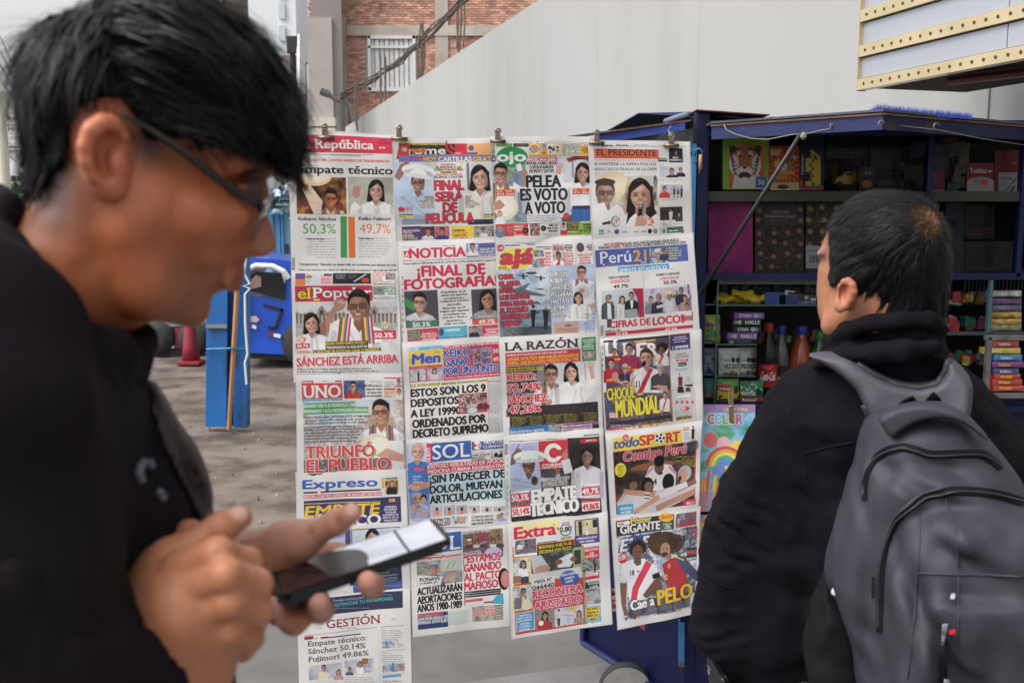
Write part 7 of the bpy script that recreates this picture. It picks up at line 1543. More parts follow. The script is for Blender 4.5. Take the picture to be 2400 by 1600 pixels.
def halls(c,flip,ww=1):
 def f(p):
  W_,H_=p.q[1].x-p.q[0].x,p.q[2].y-p.q[1].y;x,y=p.q[0].x,p.q[0].y
  p.r(x,y,x+W_,y+H_,c)
  if flip:p.t('HALLS',x+W_*.55,y+H_*.25,x+W_*.93,H_*.5,(.8,.8,.82),.05,rot=180);p.e(x+W_*.72,y+H_*.5,W_*.09,H_*.38,(.55,.55,.6));[p.ln(x+W_*.72,y+H_/2,x+W_*(.72+.2*math.cos(a)),y+H_/2+H_*.5*math.sin(a),1,(.6,.6,.65))for a in(-.6,-.2,.2,.6)]
  else:p.t('HALLS',x+W_*.45,y+H_*.8,x+W_*.95,H_*.58,(.8,.8,.82),.05,sh=.1);p.e(x+W_*.25,y+H_*.5,W_*.07,H_*.38,(.6,.62,.5));[p.ln(x+W_*.25,y+H_/2,x+W_*(.25+.2*math.cos(a)),y+H_/2+H_*.5*math.sin(a),1,(.6,.6,.65))for a in(2.6,2.9,3.3,3.7)]
 return f
YG=YK+.06
pack('candy_box',1721,733,1791,747,.06,PU,halls(PU,True),'purple candy box with upside down lettering, topmost of its stack',YG,bulge=.001,cat='candy box',group='stack of candy boxes')
pack('candy_box',1717,748,1783,762,.06,(.06,.06,.07),halls((.06,.06,.07),False),'black candy box right under the topmost purple one',YG,bulge=.001,cat='candy box',group='stack of candy boxes')
pack('candy_box',1718,765,1783,779,.06,(.06,.06,.07),halls((.06,.06,.07),True),'black candy box with upside down lettering, third down in its stack',YG,bulge=.001,cat='candy box',group='stack of candy boxes')
pack('candy_box',1705,780,1775,795,.06,PU,halls(PU,False),'purple candy box with upright lettering low in the stack',YG,bulge=.001,cat='candy box',group='stack of candy boxes')
pack('candy_box',1707,796,1773,809,.06,(.1,.1,.12),lambda p:(p.tl(1725,800,1768,2,4,2,(.5,.5,.5)),p.r(1709,799,1719,808,(.6,.6,.6))),'dark candy box with a barcode, lowest of its stack',YG,bulge=.001,cat='candy box',group='stack of candy boxes')
def nuts(p):
 x,W_=p.q[0].x,p.q[1].x-p.q[0].x
 p.ph(x,815,x+W_,884,[(.6,.6,.6),(.72,.72,.72),(.66,.66,.67)],3,20)
 for i in range(7):p.ln(x,820+i*4,x+W_,821+i*4,.8,(.4,.4,.42))
 p.t('Costa',x+4,845,x+W_*.5,7,(.35,.3,.2),.03,sh=.2);p.e(x+W_*.66,842,5,6,(.08,.08,.08));p.e(x+W_*.9,843,5,6,(.08,.08,.08))
 p.t('VIZZIO',x+W_*.2,862,x+W_*.96,10,(.1,.1,.1),.04,'s')
 for i,(a,b)in enumerate(((.3,876),(.5,877),(.62,870),(.78,874))):p.e(x+W_*a,b,5,4.5,(.4,.2,.12));p.e(x+W_*a-1,b-1,2,1.5,(.7,.5,.35))
pack('nut_bag',1684,816,1733,883,.008,(.68,.68,.68),nuts,'white snack bag with round brown nuts, left one of two',YG,bulge=.014,group='white snack bags')
pack('nut_bag',1728,814,1766,882,.008,(.66,.66,.66),nuts,'white snack bag half hidden behind the bottle with the red cap',YG+.02,bulge=.012,group='white snack bags')
def fru(p):
 p.r(1680,888,1734,950,(.85,.7,.05));p.ph(1680,888,1734,910,[(.15,.4,.1),(.35,.65,.15),(.2,.5,.2)],3,8);p.e(1698,908,20,9,(.75,.08,.1));p.t('Ambrosoli',1684,912,1710,6,WHT,.03,sh=.2)
 p.e(1724,912,7,10,(.12,.15,.1));p.t('Frugelé',1685,946,1740,20,(.08,.15,.08),.05);p.r(1714,905,1717,950,(.9,.75,.1))
pack('sweet_bag',1681,888,1732,950,.008,(.8,.65,.05),fru,'yellow and green sweets bag behind the clothes peg',YG,bulge=.012,jag=1,group='sweets bags')
def men(p):
 p.r(1734,892,1790,952,(.02,.22,.1));p.ph(1734,892,1790,918,[(.02,.3,.12),(.1,.5,.25),(.03,.2,.1),(.5,.8,.6)],6,7);p.t('MENTITAS',1734,925,1768,8,WHT,.03,sh=.15)
 p.r(1734,930,1790,941,(.75,.06,.1));p.t('Ambrosoli',1738,939,1770,7,WHT,.03,sh=.2);[p.e(1738+i*11,907+(i%3)*4,2.5,2.5,(.85,.9,.85))for i in range(5)];p.e(1776,916,6,7,(.05,.05,.05));[p.e(1745+i*8,947,3,3,(.7,.8,.75))for i in range(4)]
pack('sweet_bag',1735,892,1789,952,.008,(.02,.25,.1),men,'dark green mint sweets bag right of the yellow and green one',YG,bulge=.012,jag=1,group='sweets bags')
def sno(p):p.ph(1652,738,1690,806,[(.1,.35,.15),(.5,.65,.2),(.75,.7,.1)],4,14);p.e(1662,760,10,6,(.5,.1,.4));p.t('jili',1658,790,1676,14,(.15,.4,.3),.04)
pack('sweet_bag',1651,737,1688,806,.008,(.6,.6,.1),sno,'green and yellow bag leaning against the left glass',YG+.06,bulge=.014,jag=1,group='sweets bags')
pack('sweet_bag',1650,886,1676,946,.008,(.1,.4,.35),lambda p:(p.ph(1650,886,1676,946,[(.1,.45,.4),(.3,.6,.55),(.15,.25,.15)],2,8),p.e(1662,925,10,7,(.7,.2,.1)),p.tl(1654,922,1670,1,4,5,WHT)),'teal topped bag in the lowest left corner of the shelves',YG+.06,bulge=.012,jag=1,group='sweets bags')
pack('plastic_bag',1648,816,1676,880,.008,(.35,.42,.55),lambda p:p.ph(1648,816,1676,880,[(.1,.16,.35),(.5,.58,.7),(.3,.25,.35)],2,12),'clear bag with pinkish content on the left middle shelf',YG+.06,bulge=.01,cat='plastic bag')
rn=random.Random(8);M['foil']=mat('yellow_foil',(.62,.42,.02),.22,noise=.3,scale=60,bump=.6,bscale=120);M['foilr']=mat('dark_red_band',(.16,.03,.02),.3)
for k,(cx,cy,r_)in enumerate(((1700,703,10),(1716,700,14),(1740,690,11),(1751,706,10),(1770,702,13),(1690,712,8))):
 c=P(cx,cy,YG+.02+(k%2)*.03);r=r_/ppm(YG)
 t=thing('wrapped_sweet',['gold wrapped sweet at the left of the row','largest gold wrapped sweet with a dark red band','gold wrapped sweet standing up in the middle','small gold wrapped sweet behind the rightmost','rightmost gold wrapped sweet of the row','gold wrapped sweet lying at the left glass edge'][k],'sweet',c-Vector((0,0,r)),'gold wrapped sweets')
 V,Q=sdf_grid(c-Vector((r*2.4,)*3),c+Vector((r*2.4,)*3),r/5,lambda X,Y,Z:smin(s_ell(X,Y,Z,c,(r*1.15,r,r*.9)),smin(s_cone(X,Y,Z,c,c+Vector((r*1.8,0,r*.4)),r*.2,r*.8),s_cone(X,Y,Z,c,c+Vector((-r*1.8,0,r*.5)),r*.2,r*.75),r*.1),r*.4)+vnoise(X,Y,Z,r*.5,k)*r*.12)
 link('wrapper',np_mesh('wrapper',V,Q),M['foil'],t)
 if k in(1,4):q=MB();q.lathe(c-Vector((0,0,r*.75)),[(r*.9,-.001),(r*.98,.002),(r*1.0,.004),(r*.9,.006)],16);q.build('band',M['foilr'],t,True)
def bottle(cx,ytop,ybot,r_,capc,liq,label,lab=None,Yb=YK+.2,labc=None):
 a=P(cx,ybot,Yb);b=P(cx,ytop,Yb);h=b.z-a.z;r=r_/ppm(Yb)
 t=thing('drink_bottle',label,'bottle',a,'drink bottles')
 q=MB();q.lathe(a,[(r*.9,0),(r,.01),(r,h*.55),(r*.96,h*.6),(r*.8,h*.72),(r*.45,h*.84),(r*.36,h*.88),(r*.36,h*.93)],20);q.build('bottle_body',liq,t,True)
 q=MB();q.lathe(a+Vector((0,0,h*.9)),[(r*.46,0),(r*.48,.002),(r*.48,h*.09),(r*.43,h*.1)],16);q.build('cap',capc,t,True)
 if lab:
  pg=Page([(0,0),(60,0),(60,40),(0,40)],360,200,base=labc,name='lab',zs=1);lab(pg)
  n=16;V=[];U=[]
  for j in range(2):
   for i in range(n+1):
    an=math.pi*(1.08+.84*i/n);V.append((a.x+math.cos(an)*r*1.015,a.y+math.sin(an)*r*1.015,a.z+h*(.28+.26*j)));U.append((i/n,j))
  F=[(i,i+1,i+n+2,i+n+1)for i in range(n)];me=bpy.data.meshes.new('label');me.from_pydata(V,[],F);uv=me.uv_layers.new(name='u')
  for l in me.loops:uv.data[l.index].uv=U[l.vertex_index]
  link('label',me,pg.material('bottle_label_'+label[:8],.4),t,True)
M['cola']=mat('dark_cola',(.006,.002,.0015),.12,spec=.3);M['orange']=mat('orange_drink',(.36,.055,.015),.08);M['clearb']=mat('clear_bottle',(.08,.09,.09),.05);M['green']=mat('green_drink',(.03,.07,.03),.08)
rc_=mat('red_cap',(.5,.01,.015),.35);bc_=mat('blue_cap',(.015,.03,.4),.35);gc_=mat('green_cap',(.01,.16,.03),.35)
bottle(1795,756,960,24,rc_,M['cola'],'dark cola bottle with red cap and red label',lambda p:(p.r(0,0,60,40,(.8,.04,.07)),p.g([(0,30),(25,16),(22,26),(8,38)],(.85,.85,.85)),p.t('Coca-Cola',8,28,44,15,WHT,.02,sh=.3),p.tl(14,3,40,2,3,2,WHT)),labc=(.8,.04,.07))
bottle(1825,762,960,20,bc_,M['clearb'],'clear bottle with blue cap and yellow label',lambda p:(p.r(0,22,60,40,(.1,.1,.4)),p.e(18,32,18,12,(.9,.7,.1)),p.t('INCA',8,34,28,8,(.1,.1,.3),.04)),labc=(.12,.12,.1),Yb=YK+.24)
bottle(1872,762,960,28,bc_,M['orange'],'orange drink bottle with blue cap',Yb=YK+.26)
bottle(1914,776,960,22,gc_,M['green'],'green drink bottle with green cap next to the man’s collar',lambda p:(p.r(0,0,60,40,(.15,.25,.12)),p.e(30,14,10,8,(.3,.5,.4))),labc=(.15,.25,.12),Yb=YK+.22)
for k,(x,y,c)in enumerate(((1815,696,(.02,.05,.25)),(1845,700,(.02,.04,.16)))):
 q=MB();a,b=P(x-22,716,YG),P(x+22,y-14,YG+.04);q.box(a.x,YG,a.z,b.x,YG+.08,b.z);tag(q.build('blue_wrapper_pack',mat('blue_pack_%d'%k,c,.3,bump=.3,bscale=60),bevel=.004),['blue pack lying on the upper glass shelf beside the gold sweets','dark blue pack behind the small cork on the upper glass shelf'][k],'pack')
q=MB();q.tube([P(1842,682,YG),P(1862,684,YG)],.003,8);q.lathe(P(1843,690,YG),[(.005,0),(.005,.014)],10);tag(q.build('lighter',mat('white_plastic_bit',(.5,.5,.5),.3)),'small white topped lighter on the upper glass shelf','lighter')
pack('candy_box',1872,690,1912,716,.05,(.07,.07,.08),lambda p:(p.t('HALLS',1900,704,1916,6,(.8,.8,.8),.04),p.e(1890,697,5,4,(.5,.5,.45)),p.ph(1872,705,1912,716,[(.15,.15,.35),(.3,.4,.6)],2,8)),'dark candy box next to the man’s cheek on the upper glass shelf',YG,bulge=.001,cat='candy box')
gs=thing('glass_display','glass shelf unit with edges catching the light under the books','shelf',P(1760,950,YK+.03))
xr1,xr2=P(1920,700,YK).x,P(1777,800,YK).x;xl=P(1652,800,YK).x;xm=P(1681,800,YK).x
def gplate(x0,x1,y_,Y0,Y1,nm='glass_shelf'):
 z=P(1700,y_,YK+.02).z;q=MB();q.box(x0,Y0,z,x1,Y1,z+.005);q.build(nm,M['glass'],gs)
 q=MB();q.box(x0,Y0-.003,z,x1,Y0-.0005,z+.005);q.build('shelf_edge',M['glassedge'],gs)
gplate(xm,P(1990,700,YK).x,717,YK+.02,YK+.3);gplate(xm,xr2,809,YK+.02,YK+.2);gplate(xm,xr2,883,YK+.02,YK+.2);gplate(xl,xm,717,YK+.04,YK+.3);gplate(xl,xm,806,YK+.04,YK+.3);gplate(xl,xm,882,YK+.04,YK+.3)
q=MB();q.box(xm-.002,YK+.012,P(0,950,YK).z,xm+.003,YK+.017,P(0,657,YK).z);q.build('glass_edge',M['glassedge'],gs)
q=MB();q.box(xm,YK+.02,P(0,667,YK).z,P(1990,690,YK).x,YK+.03,P(0,656,YK).z);q.build('top_channel',mat('dull_aluminium',(.1,.1,.1),.5,metal=.4),gs)
q=MB();z0,z1=P(0,950,YK).z,P(0,657,YK).z;q.add([(xm,YK+.01,z0),(P(1990,690,YK).x,YK+.01,z0),(P(1990,690,YK).x,YK+.01,z1),(xm,YK+.01,z1)],[(0,1,2,3)]);q.build('front_pane',M['glass'],gs)
q=MB();q.box(xr2-.002,YK+.02,P(0,884,YK).z,xr2+.002,YK+.2,P(0,800,YK).z);q.build('side_pane',M['glass'],gs)
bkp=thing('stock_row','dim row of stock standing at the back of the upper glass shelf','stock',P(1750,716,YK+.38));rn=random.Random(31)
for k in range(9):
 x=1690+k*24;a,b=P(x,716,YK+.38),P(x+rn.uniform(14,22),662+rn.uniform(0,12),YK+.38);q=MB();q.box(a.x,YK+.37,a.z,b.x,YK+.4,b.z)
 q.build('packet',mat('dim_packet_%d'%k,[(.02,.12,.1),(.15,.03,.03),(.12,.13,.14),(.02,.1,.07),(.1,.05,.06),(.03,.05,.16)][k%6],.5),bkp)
def tiger(p):
 p.r(1694,322,1802,444,(.45,.68,.1));p.r(1708,340,1792,440,(.9,.45,.1));p.r(1708,380,1792,440,(.82,.3,.08));p.g([(1700,328),(1712,338),(1795,338),(1800,330),(1802,322)],(.5,.72,.15))
 p.g([(1716,442),(1722,400),(1775,400),(1790,442)],(.85,.8,.74))
 p.e(1746,378,36,40,(.8,.42,.18));p.e(1718,350,9,9,(.25,.15,.1));p.e(1776,350,9,9,(.25,.15,.1));p.e(1720,385,11,22,(.88,.85,.8));p.e(1773,385,11,22,(.88,.85,.8));p.e(1734,362,7,8,(.9,.87,.82));p.e(1758,362,7,8,(.9,.87,.82))
 p.e(1745,376,13,26,(.75,.35,.15));p.e(1745,402,19,13,(.9,.86,.82));p.e(1745,412,14,9,(.2,.08,.08));p.e(1745,424,13,9,(.86,.83,.8));p.g([(1738,390),(1752,390),(1745,397)],(.3,.12,.12))
 for sg in(-1,1):
  p.e(1746+sg*12,366,4,2.5,(.1,.1,.05));[p.ln(1746+sg*(14+k*4),392+k*4-k*9,1746+sg*(30+k),400-k*12,2.2,(.12,.09,.08))for k in range(6)];[p.ln(1746+sg*(4+k*3),350-k*1,1746+sg*(14+k*4),346+k*3,1.8,(.12,.09,.08))for k in range(4)];p.ln(1746+sg*32,370,1746+sg*22,410,3,(.15,.1,.1))
 p.r(1771,414,1796,440,(.12,.3,.6));p.t('30',1776,433,1792,11,WHT,.01);p.tl(1775,417,1792,1,3,2,WHT)
YS=YK+.06
pack('picture_book',1694,322,1802,444,.012,(.45,.68,.1),tiger,'lime green cover with a roaring tiger face',YS,bulge=.001,cat='album')
def org(p):
 p.r(1803,342,1874,446,(.72,.12,.05));[p.ln(1838,400,1838+math.cos(a)*60,400+math.sin(a)*70,3,(.85,.4,.1))for a in[k*.35 for k in range(18)]];p.r(1806,356,1828,364,(.85,.8,.3));p.t('Stencils',1806,355,1830,6,WHT,.03)
 p.g([(1812,380),(1826,372),(1830,386),(1818,394)],(.9,.75,.2));p.g([(1846,384),(1858,378),(1856,396)],(.3,.6,.3));p.e(1836,390,9,10,(.8,.78,.8));p.e(1862,369,5,5,(.7,.7,.72));p.t('SORPRESA',1824,408,1862,8,(.9,.6,.15),.05);p.tl(1818,414,1866,1,4,4,WHT);p.r(1806,428,1874,446,(.8,.7,.4));p.e(1835,438,14,5,(.15,.15,.1))
pack('sticker_pack',1803,342,1873,446,.01,(.72,.12,.05),org,'orange red pack with sunburst rays beside the tiger cover',YS,bulge=.001,cat='pack')
def car_(p):
 p.r(1873,318,1930,446,(.06,.06,.13));p.g([(1898,440),(1888,440),(1888,368),(1894,356),(1902,350),(1921,366),(1923,380),(1923,432)],(.85,.68,.08));p.e(1890,360,10,11,(.03,.03,.03));p.e(1890,414,10,11,(.03,.03,.03));p.g([(1908,362),(1915,369),(1915,376),(1908,372)],(.05,.05,.05))
 [p.r(1896+(k%2)*6,364+k*9,1902+(k%2)*6,372+k*9,(.15,.35,.15))for k in range(8)];p.t('Collection',1883,410,1930,5,WHT,.03,rot=-90);p.r(1873,438,1932,446,(.6,.2,.15));p.r(1886,434,1928,438,(.35,.35,.45));p.e(1878,430,4,9,(.85,.12,.08))
pack('toy_card',1874,318,1930,446,.02,(.06,.06,.13),car_,'dark carton with a yellow toy car standing on its tail',YS,bulge=.001,cat='toy')
tb=thing('toy_car','small yellow toy car in its clear box on the upper shelf','toy car',P(1983,440,YS+.05));YB=YS+.05
slab('car_body',[(1958,428),(1962,416),(1976,412),(1983,402),(2002,402),(2012,414),(2012,432),(1960,432)],.04,mat('toy_yellow',(.5,.3,.01),.3),tb,0);slab('window',[(1981,411),(1986,405),(1998,405),(1999,412)],.002,M['glassdk'],tb,.004)
for x_ in(1968,2003):q=MB();c=P(x_,432,YS+.045);q.lathe(c,[(.004,0),(.009,.001),(.009,.006),(.004,.007)],14,(0,1,0));q.build('wheel',M['rubber'],tb,True)
pack('toy_box',2014,392,2052,446,.03,(.05,.04,.03),lambda p:(p.ph(2014,392,2052,446,[(.04,.03,.03),(.1,.06,.04)],2,8),p.e(2032,432,12,9,(.55,.28,.05)),p.t('38',2026,410,2042,8,(.5,.4,.3),.02)),'dark toy box with an orange figure right of the small yellow car',YS,bulge=.001,cat='toy box')
for k,(x0,x1,y0,y1)in enumerate(((1936,2030,320,372),(2040,2110,326,420),(2054,2160,424,446))):
 pack('blister_pack',x0,y0,x1,y1,.02,(.05,.05,.05),lambda p,x0=x0,y0=y0,x1=x1,y1=y1,k=k:(p.ph(x0,y0,x1,y1,[(.03,.03,.03),(.08,.07,.06),(.05,.05,.05),(.14,.1,.04)],k,14),[p.ln(x0+6+j*13,y1-12,x0+10+j*13,y1-14,1.2,(.6,.6,.6))for j in range(6)]),['dark blister pack with a yellow toy above the small yellow car','dark clear pack with glints behind the man’s crown','low dark pack lying behind the top of the man’s hair'][k],YS+.08,bulge=.001,cat='pack',rough=.15)  # short pale strokes paint the glints into the print
def pur(p):p.ph(1660,466,1765,642,[(.42,.03,.3),(.5,.05,.33),(.56,.08,.3),(.4,.03,.33)],9,60);[p.e(1712+(k%3)*14,500+k*7,12,6,(.5,.1,.2),.4)for k in range(6)];p.t('e',1733,556,1741,6,(.8,.05,.2),.05)
pack('magenta_book',1660,466,1764,641,.02,(.4,.03,.22),pur,'plain magenta book cover at the left of the middle shelf',YS,bulge=.001,cat='book',rough=.4)
def flo(cols,txt):
 def f(p):
  x0,x1=p.q[0].x,p.q[1].x;p.ph(x0,455,x1,642,[(.05,.05,.04),(.09,.08,.05),(.06,.07,.05)],3,12);rr=random.Random(int(x0))
  for k in range(420):x,y=rr.uniform(x0,x1),rr.uniform(455,642);p.e(x,y,rr.uniform(.8,2.6),rr.uniform(.8,1.6),[(.3,.3,.12),(.4,.3,.1),(.2,.25,.12),cols][k%4],.7,rot=rr.uniform(0,90))
  for k in range(26):
   x,y=x0+10+(k%4)*(x1-x0-20)/3+rr.uniform(-4,4),462+(k//4)*27+rr.uniform(-4,4)
   for a in range(6):p.e(x+math.cos(a)*4,y+math.sin(a)*4,3,3,cols,.8)
   p.e(x,y,2,2,(.6,.45,.15))
  if txt:
   p.r(x0+20,482,x1-20,528,(.16,.1,.11),.9);p.t('LEJOS DEL',x0+38,500,x1-34,6,(.6,.55,.55),.0,sp=1.2);p.t('MUNDANAL RUIDO',x0+23,510,x1-19,6,(.6,.55,.55),.0,sp=1.2);p.tl(x0+35,515,x1-30,1,3,3,(.5,.4,.4))
  else:p.t('ROMEO',x0+32,521,x0+70,5,(.5,.5,.45))
 return f
pack('floral_book',1770,455,1884,641,.025,(.08,.07,.06),flo((.42,.2,.22),True),'dark floral book cover with pink blossoms and two title lines',YS,bulge=.001,cat='book',rough=.4,group='floral books')
pack('floral_book',1888,455,2000,641,.025,(.06,.06,.05),flo((.45,.38,.14),False),'dark floral book cover with yellow blossoms beside the man’s forehead',YS,bulge=.001,cat='book',rough=.4,group='floral books')
pack('price_tag',1889,576,1923,629,.001,(.5,.5,.52),lambda p:(p.t('VENDET',1893,590,1922,5,(.2,.2,.25),.03),[p.r(1897+k*3,598,1898.5+k*3+(k%2),616,(.2,.2,.25))for k in range(8)]),'pale barcode card clipped in front of the yellow floral book',YS-.012,bulge=0,cat='tag')
def ton(p):
 p.r(2266,382,2330,470,(.4,.03,.04));p.e(2298,440,40,26,(.5,.47,.46));p.r(2266,442,2330,470,(.5,.47,.46));p.t('Toñito',2273,406,2312,12,(.7,.66,.65),.02);p.t('+',2314,406,2326,8,(.7,.66,.65),.05);p.tl(2282,415,2310,3,5,3,(.1,.1,.15));p.r(2300,421,2314,433,(.8,.1,.08));p.e(2316,456,6,8,(.1,.1,.25));p.e(2283,462,18,9,(.1,.1,.1))
pack('medicine_card',2266,382,2330,468,.004,(.4,.03,.04),ton,'dark red and cream card with white lettering and a plus sign',YS+.02,bulge=.001,cat='card')
pack('medicine_card',2332,352,2390,470,.004,(.3,.02,.03),lambda p:(p.r(2340,404,2385,464,(.42,.42,.43)),p.t('Panadol',2346,420,2372,5,(.15,.15,.25),.03),p.tl(2346,426,2362,2,6,3,(.2,.2,.25)),p.ln(2356,448,2386,412,3,(.15,.17,.2)),p.ln(2366,452,2378,436,5,(.1,.1,.12)),p.t('NE',2372,384,2384,5,(.8,.1,.1),.05)),'tall dark red card with a grey panel at the right edge',YS+.02,bulge=.001,cat='card')
pack('strip_card',2180,330,2216,395,.004,(.06,.05,.13),lambda p:(p.e(2199,350,6,6,(.35,.1,.2)),p.tl(2186,372,2212,3,6,4,(.25,.22,.45))),'dark purple strip card above the crimson one right of the divider',YS-.02,bulge=0,cat='card',group='strip cards')
pack('strip_card',2180,396,2214,466,.004,(.3,.03,.1),lambda p:(p.r(2180,445,2214,466,(.55,.2,.4)),p.tl(2186,408,2208,1,5,4,(.8,.1,.1)),p.r(2190,415,2200,424,(.25,.15,.3)),p.tl(2184,450,2210,3,5,2,(.8,.5,.7))),'crimson strip card with pink foot right of the divider',YS-.022,bulge=0,cat='card',group='strip cards')
for k,(x0,x1,y0,y1)in enumerate(((2216,2260,466,640),(2262,2330,480,560),(2262,2390,566,640))):
 pack('dark_magazine',x0,y0,x1,y1,.01,(.05,.045,.06),lambda p,x0=x0,y0=y0,x1=x1,y1=y1,k=k:(p.ph(x0,y0,x1,y1,[(.03,.03,.04),(.1,.09,.16)if k==0 else(.06,.05,.05),(.04,.04,.04)],k,20),p.r(x0,y1-26,x1,y1-20,(.2,.02,.06))if k==1 else None,p.tl(x0+4,y1-12,x1-4,1,3,2,(.4,.4,.4))),['tall dark magazine with violet glare right of the man’s head','dark magazine with a crimson strip below the red and cream card','lowest dark magazine at the right end of the middle shelf'][k],YS+.05,bulge=.001,cat='magazine',rough=.2)  # violet glare is painted into the tall cover's print
cg=thing('sweets_cage','grey metal edged case full of stacked snack packets at the right edge','case',P(2360,940,YK))
for r_ in((2312,790,2323,925),(2312,786,2420,798),(2312,922,2420,934)):kb_('frame_bar',*r_,.05,.02,mat('worn_aluminium',(.12,.115,.11),.5,metal=.3,noise=.3,scale=30),cg)
kb_('glass_post',2318,650,2326,784,.0,.02,M['glassedge'],cg);kb_('frame_bar',2180,778,2420,786,.0,.02,M['drk'],cg)
for k in range(16):q=MB();xx=P(2270+k*9,690,YK+.4).x;q.tube([(xx,YK+.43,P(0,716,YK+.4).z),(xx,YK+.43,P(0,660,YK+.4).z)],.001,4);q.build('mesh_wire',mat('pale_mesh',(.3,.34,.36),.5)if k==0 else bpy.data.materials['pale_mesh'],cg)
cols=[((.4,.03,.02),806,'red'),((.55,.42,.03),822,'yellow'),((.02,.16,.42),838,'bright blue'),((.13,.02,.16),854,'purple'),((.03,.03,.12),870,'navy and silver'),((.42,.02,.01),883,'scarlet'),((.4,.02,.01),896,'scarlet'),((.42,.025,.012),910,'scarlet')]
for k,(c,y,nm)in enumerate(cols):
 x0,x1=2326+(k%3)*2-(22 if k==1 else 0),2388+(k%4)*4
 pk=lambda p,c=c,y=y,x0=x0,x1=x1,k=k:(p.ph(x0,y-7,x1,y+7,[tuple(v**.5*.8 for v in c),tuple(v**.5 for v in c)],k,12),p.t('PICARAS' if k>4 else 'Sublime',x0+14,y+3,x0+40,6,(.85,.6,.1)if k>4 or k==3 else(.7,.7,.75),.05))
 pack('snack_packet',x0,y-7,x1,y+7,.03,tuple(v**.5 for v in c),pk,'%s snack packet, %s in the right hand case'%(nm,['topmost','second from the top','third from the top','fourth from the top','fifth from the top','sixth from the top','second from the bottom','lowest'][k]),YK+.02,bulge=.006,group='stacked snack packets',cat='snack packet')
for k,(c,y)in enumerate((((.5,.5,.52),688),((.1,.03,.12),706),((.06,.06,.16),722),((.42,.2,.02),738),((.45,.22,.02),754),((.16,.18,.08),768))):
 pack('snack_packet',2322,y-7,2394,y+7,.03,tuple(v**.5*.8 for v in c),lambda p,c=c,y=y:p.ph(2322,y-7,2394,y+7,[tuple(v**.5*.5 for v in c),tuple(v**.5 for v in c)],y,10),['silver and blue packet on the top of the upper right pile','dark purple packet in the upper right pile','navy packet in the upper right pile','ochre packet above its twin in the upper right pile','ochre packet right below its twin in the upper right pile','olive packet at the foot of the upper right pile'][k],YK+.04,bulge=.006,group='upper pile of snack packets',cat='snack packet')
q=MB()
for k in range(14):rr=random.Random(k);c=P(2205+rr.uniform(0,44),712+rr.uniform(-8,4),YK+.1);q.lathe(c,[(.004,0),(.009,.003),(.004,.008)],6)
tag(q.build('cream_sweets',mat('cream_wrappers',(.42,.38,.26),.4)),'heap of cream wrapped sweets right of the man’s head','sweets',kind='stuff')
def colr(p):
 p.ph(1640,948,1770,1200,[(.15,.5,.25),(.25,.6,.75),(.45,.7,.9),(.2,.55,.3)],4,60);p.r(1640,948,1770,966,(.5,.35,.65));p.t('LIBRO PARA',1697,962,1752,7,(.85,.85,.2),.04)
 for s_,x0,x1,c in(('C',1659,1674,(.85,.2,.2)),('O',1676,1692,(.3,.6,.85)),('L',1694,1706,(.25,.6,.3)),('O',1708,1724,(.9,.5,.15)),('R',1726,1740,(.7,.3,.6))):p.t(s_,x0,992,x1,22,c,.06,o=(WHT,1.5))
 for k in range(9):p.e(1665+(k*37)%80,1030+(k*53)%150,16,18,[(.9,.3,.25),(.95,.8,.2),(.3,.4,.8),(.95,.6,.65),(.9,.9,.9)][k%5])
 for k in range(7):p.ln(1650+k*17,1195,1662+k*15,1100+(k%3)*12,7,[(.9,.2,.2),(.95,.7,.1),(.2,.6,.3),(.2,.45,.85),(.6,.3,.7),(.95,.5,.2),(.9,.4,.6)][k])
 for k in range(5):p.e(1700,1090,46-k*7,46-k*7,[(.85,.2,.2),(.95,.6,.15),(.95,.85,.25),(.25,.65,.35),(.25,.45,.85)][k],1,0,180,360)
 p.r(1640,1120,1655,1200,(.9,.55,.2));p.r(1640,1150,1770,1200,(.55,.3,.6),.5)
def colr2(p):p.ph(1636,1205,1770,1430,[(.3,.5,.8),(.85,.3,.4),(.9,.7,.2),(.4,.7,.85),(.6,.3,.6)],7,40)
pack('colouring_book',1640,948,1770,1198,.004,(.5,.35,.65),colr,'colouring book with rainbow capitals pegged beside the sports papers',2.92,bulge=.003,cat='book',group='colouring books',rough=.3)
pack('colouring_book',1636,1206,1770,1430,.004,(.4,.4,.7),colr2,'second bright colouring book hanging below the rainbow lettered one',2.93,bulge=.003,cat='book',group='colouring books',rough=.3)
pgt=thing('clothes_peg','grey weathered wooden peg holding the colouring book','peg',P(1714,990,2.89))
q=MB();q.quadbox(P(1708,918,2.89),P(1714,918,2.89),P(1716,992,2.9),P(1710,990,2.9),(0,.01,0));q.build('peg_leg',M['woodg'],pgt,bevel=.001);q=MB();q.quadbox(P(1714.5,922,2.885),P(1719,930,2.885),P(1720,993,2.9),P(1716.5,992,2.9),(0,.01,0));q.build('peg_leg',M['woodg'],pgt,bevel=.001)
q=MB();q.tube([P(1708,952,2.885),P(1716,950,2.882),P(1720,953,2.885)],.0012,6);q.build('spring',M['steel'],pgt)
M['tint']=glass('tinted_pane',(.84,.84,.86),.0,.06)
for x0,x1 in((1664,2170),(2185,2392)):
 a,b=P(x0,400,YK).x,P(x1,400,YK).x;q=MB();q.add([(a,YK+.013,zs1+.002),(b,YK+.013,zs1+.002),(b,YK+.013,ztop-.002),(a,YK+.013,ztop-.002)],[(0,1,2,3)]);q.build('window_pane',M['tint'],ks)
q=MB();mi=[];rn=random.Random(77)
pal=[(.4,.03,.03),(.5,.35,.03),(.03,.2,.08),(.03,.08,.35),(.25,.25,.26),(.3,.05,.2),(.45,.15,.02),(.1,.3,.35)]
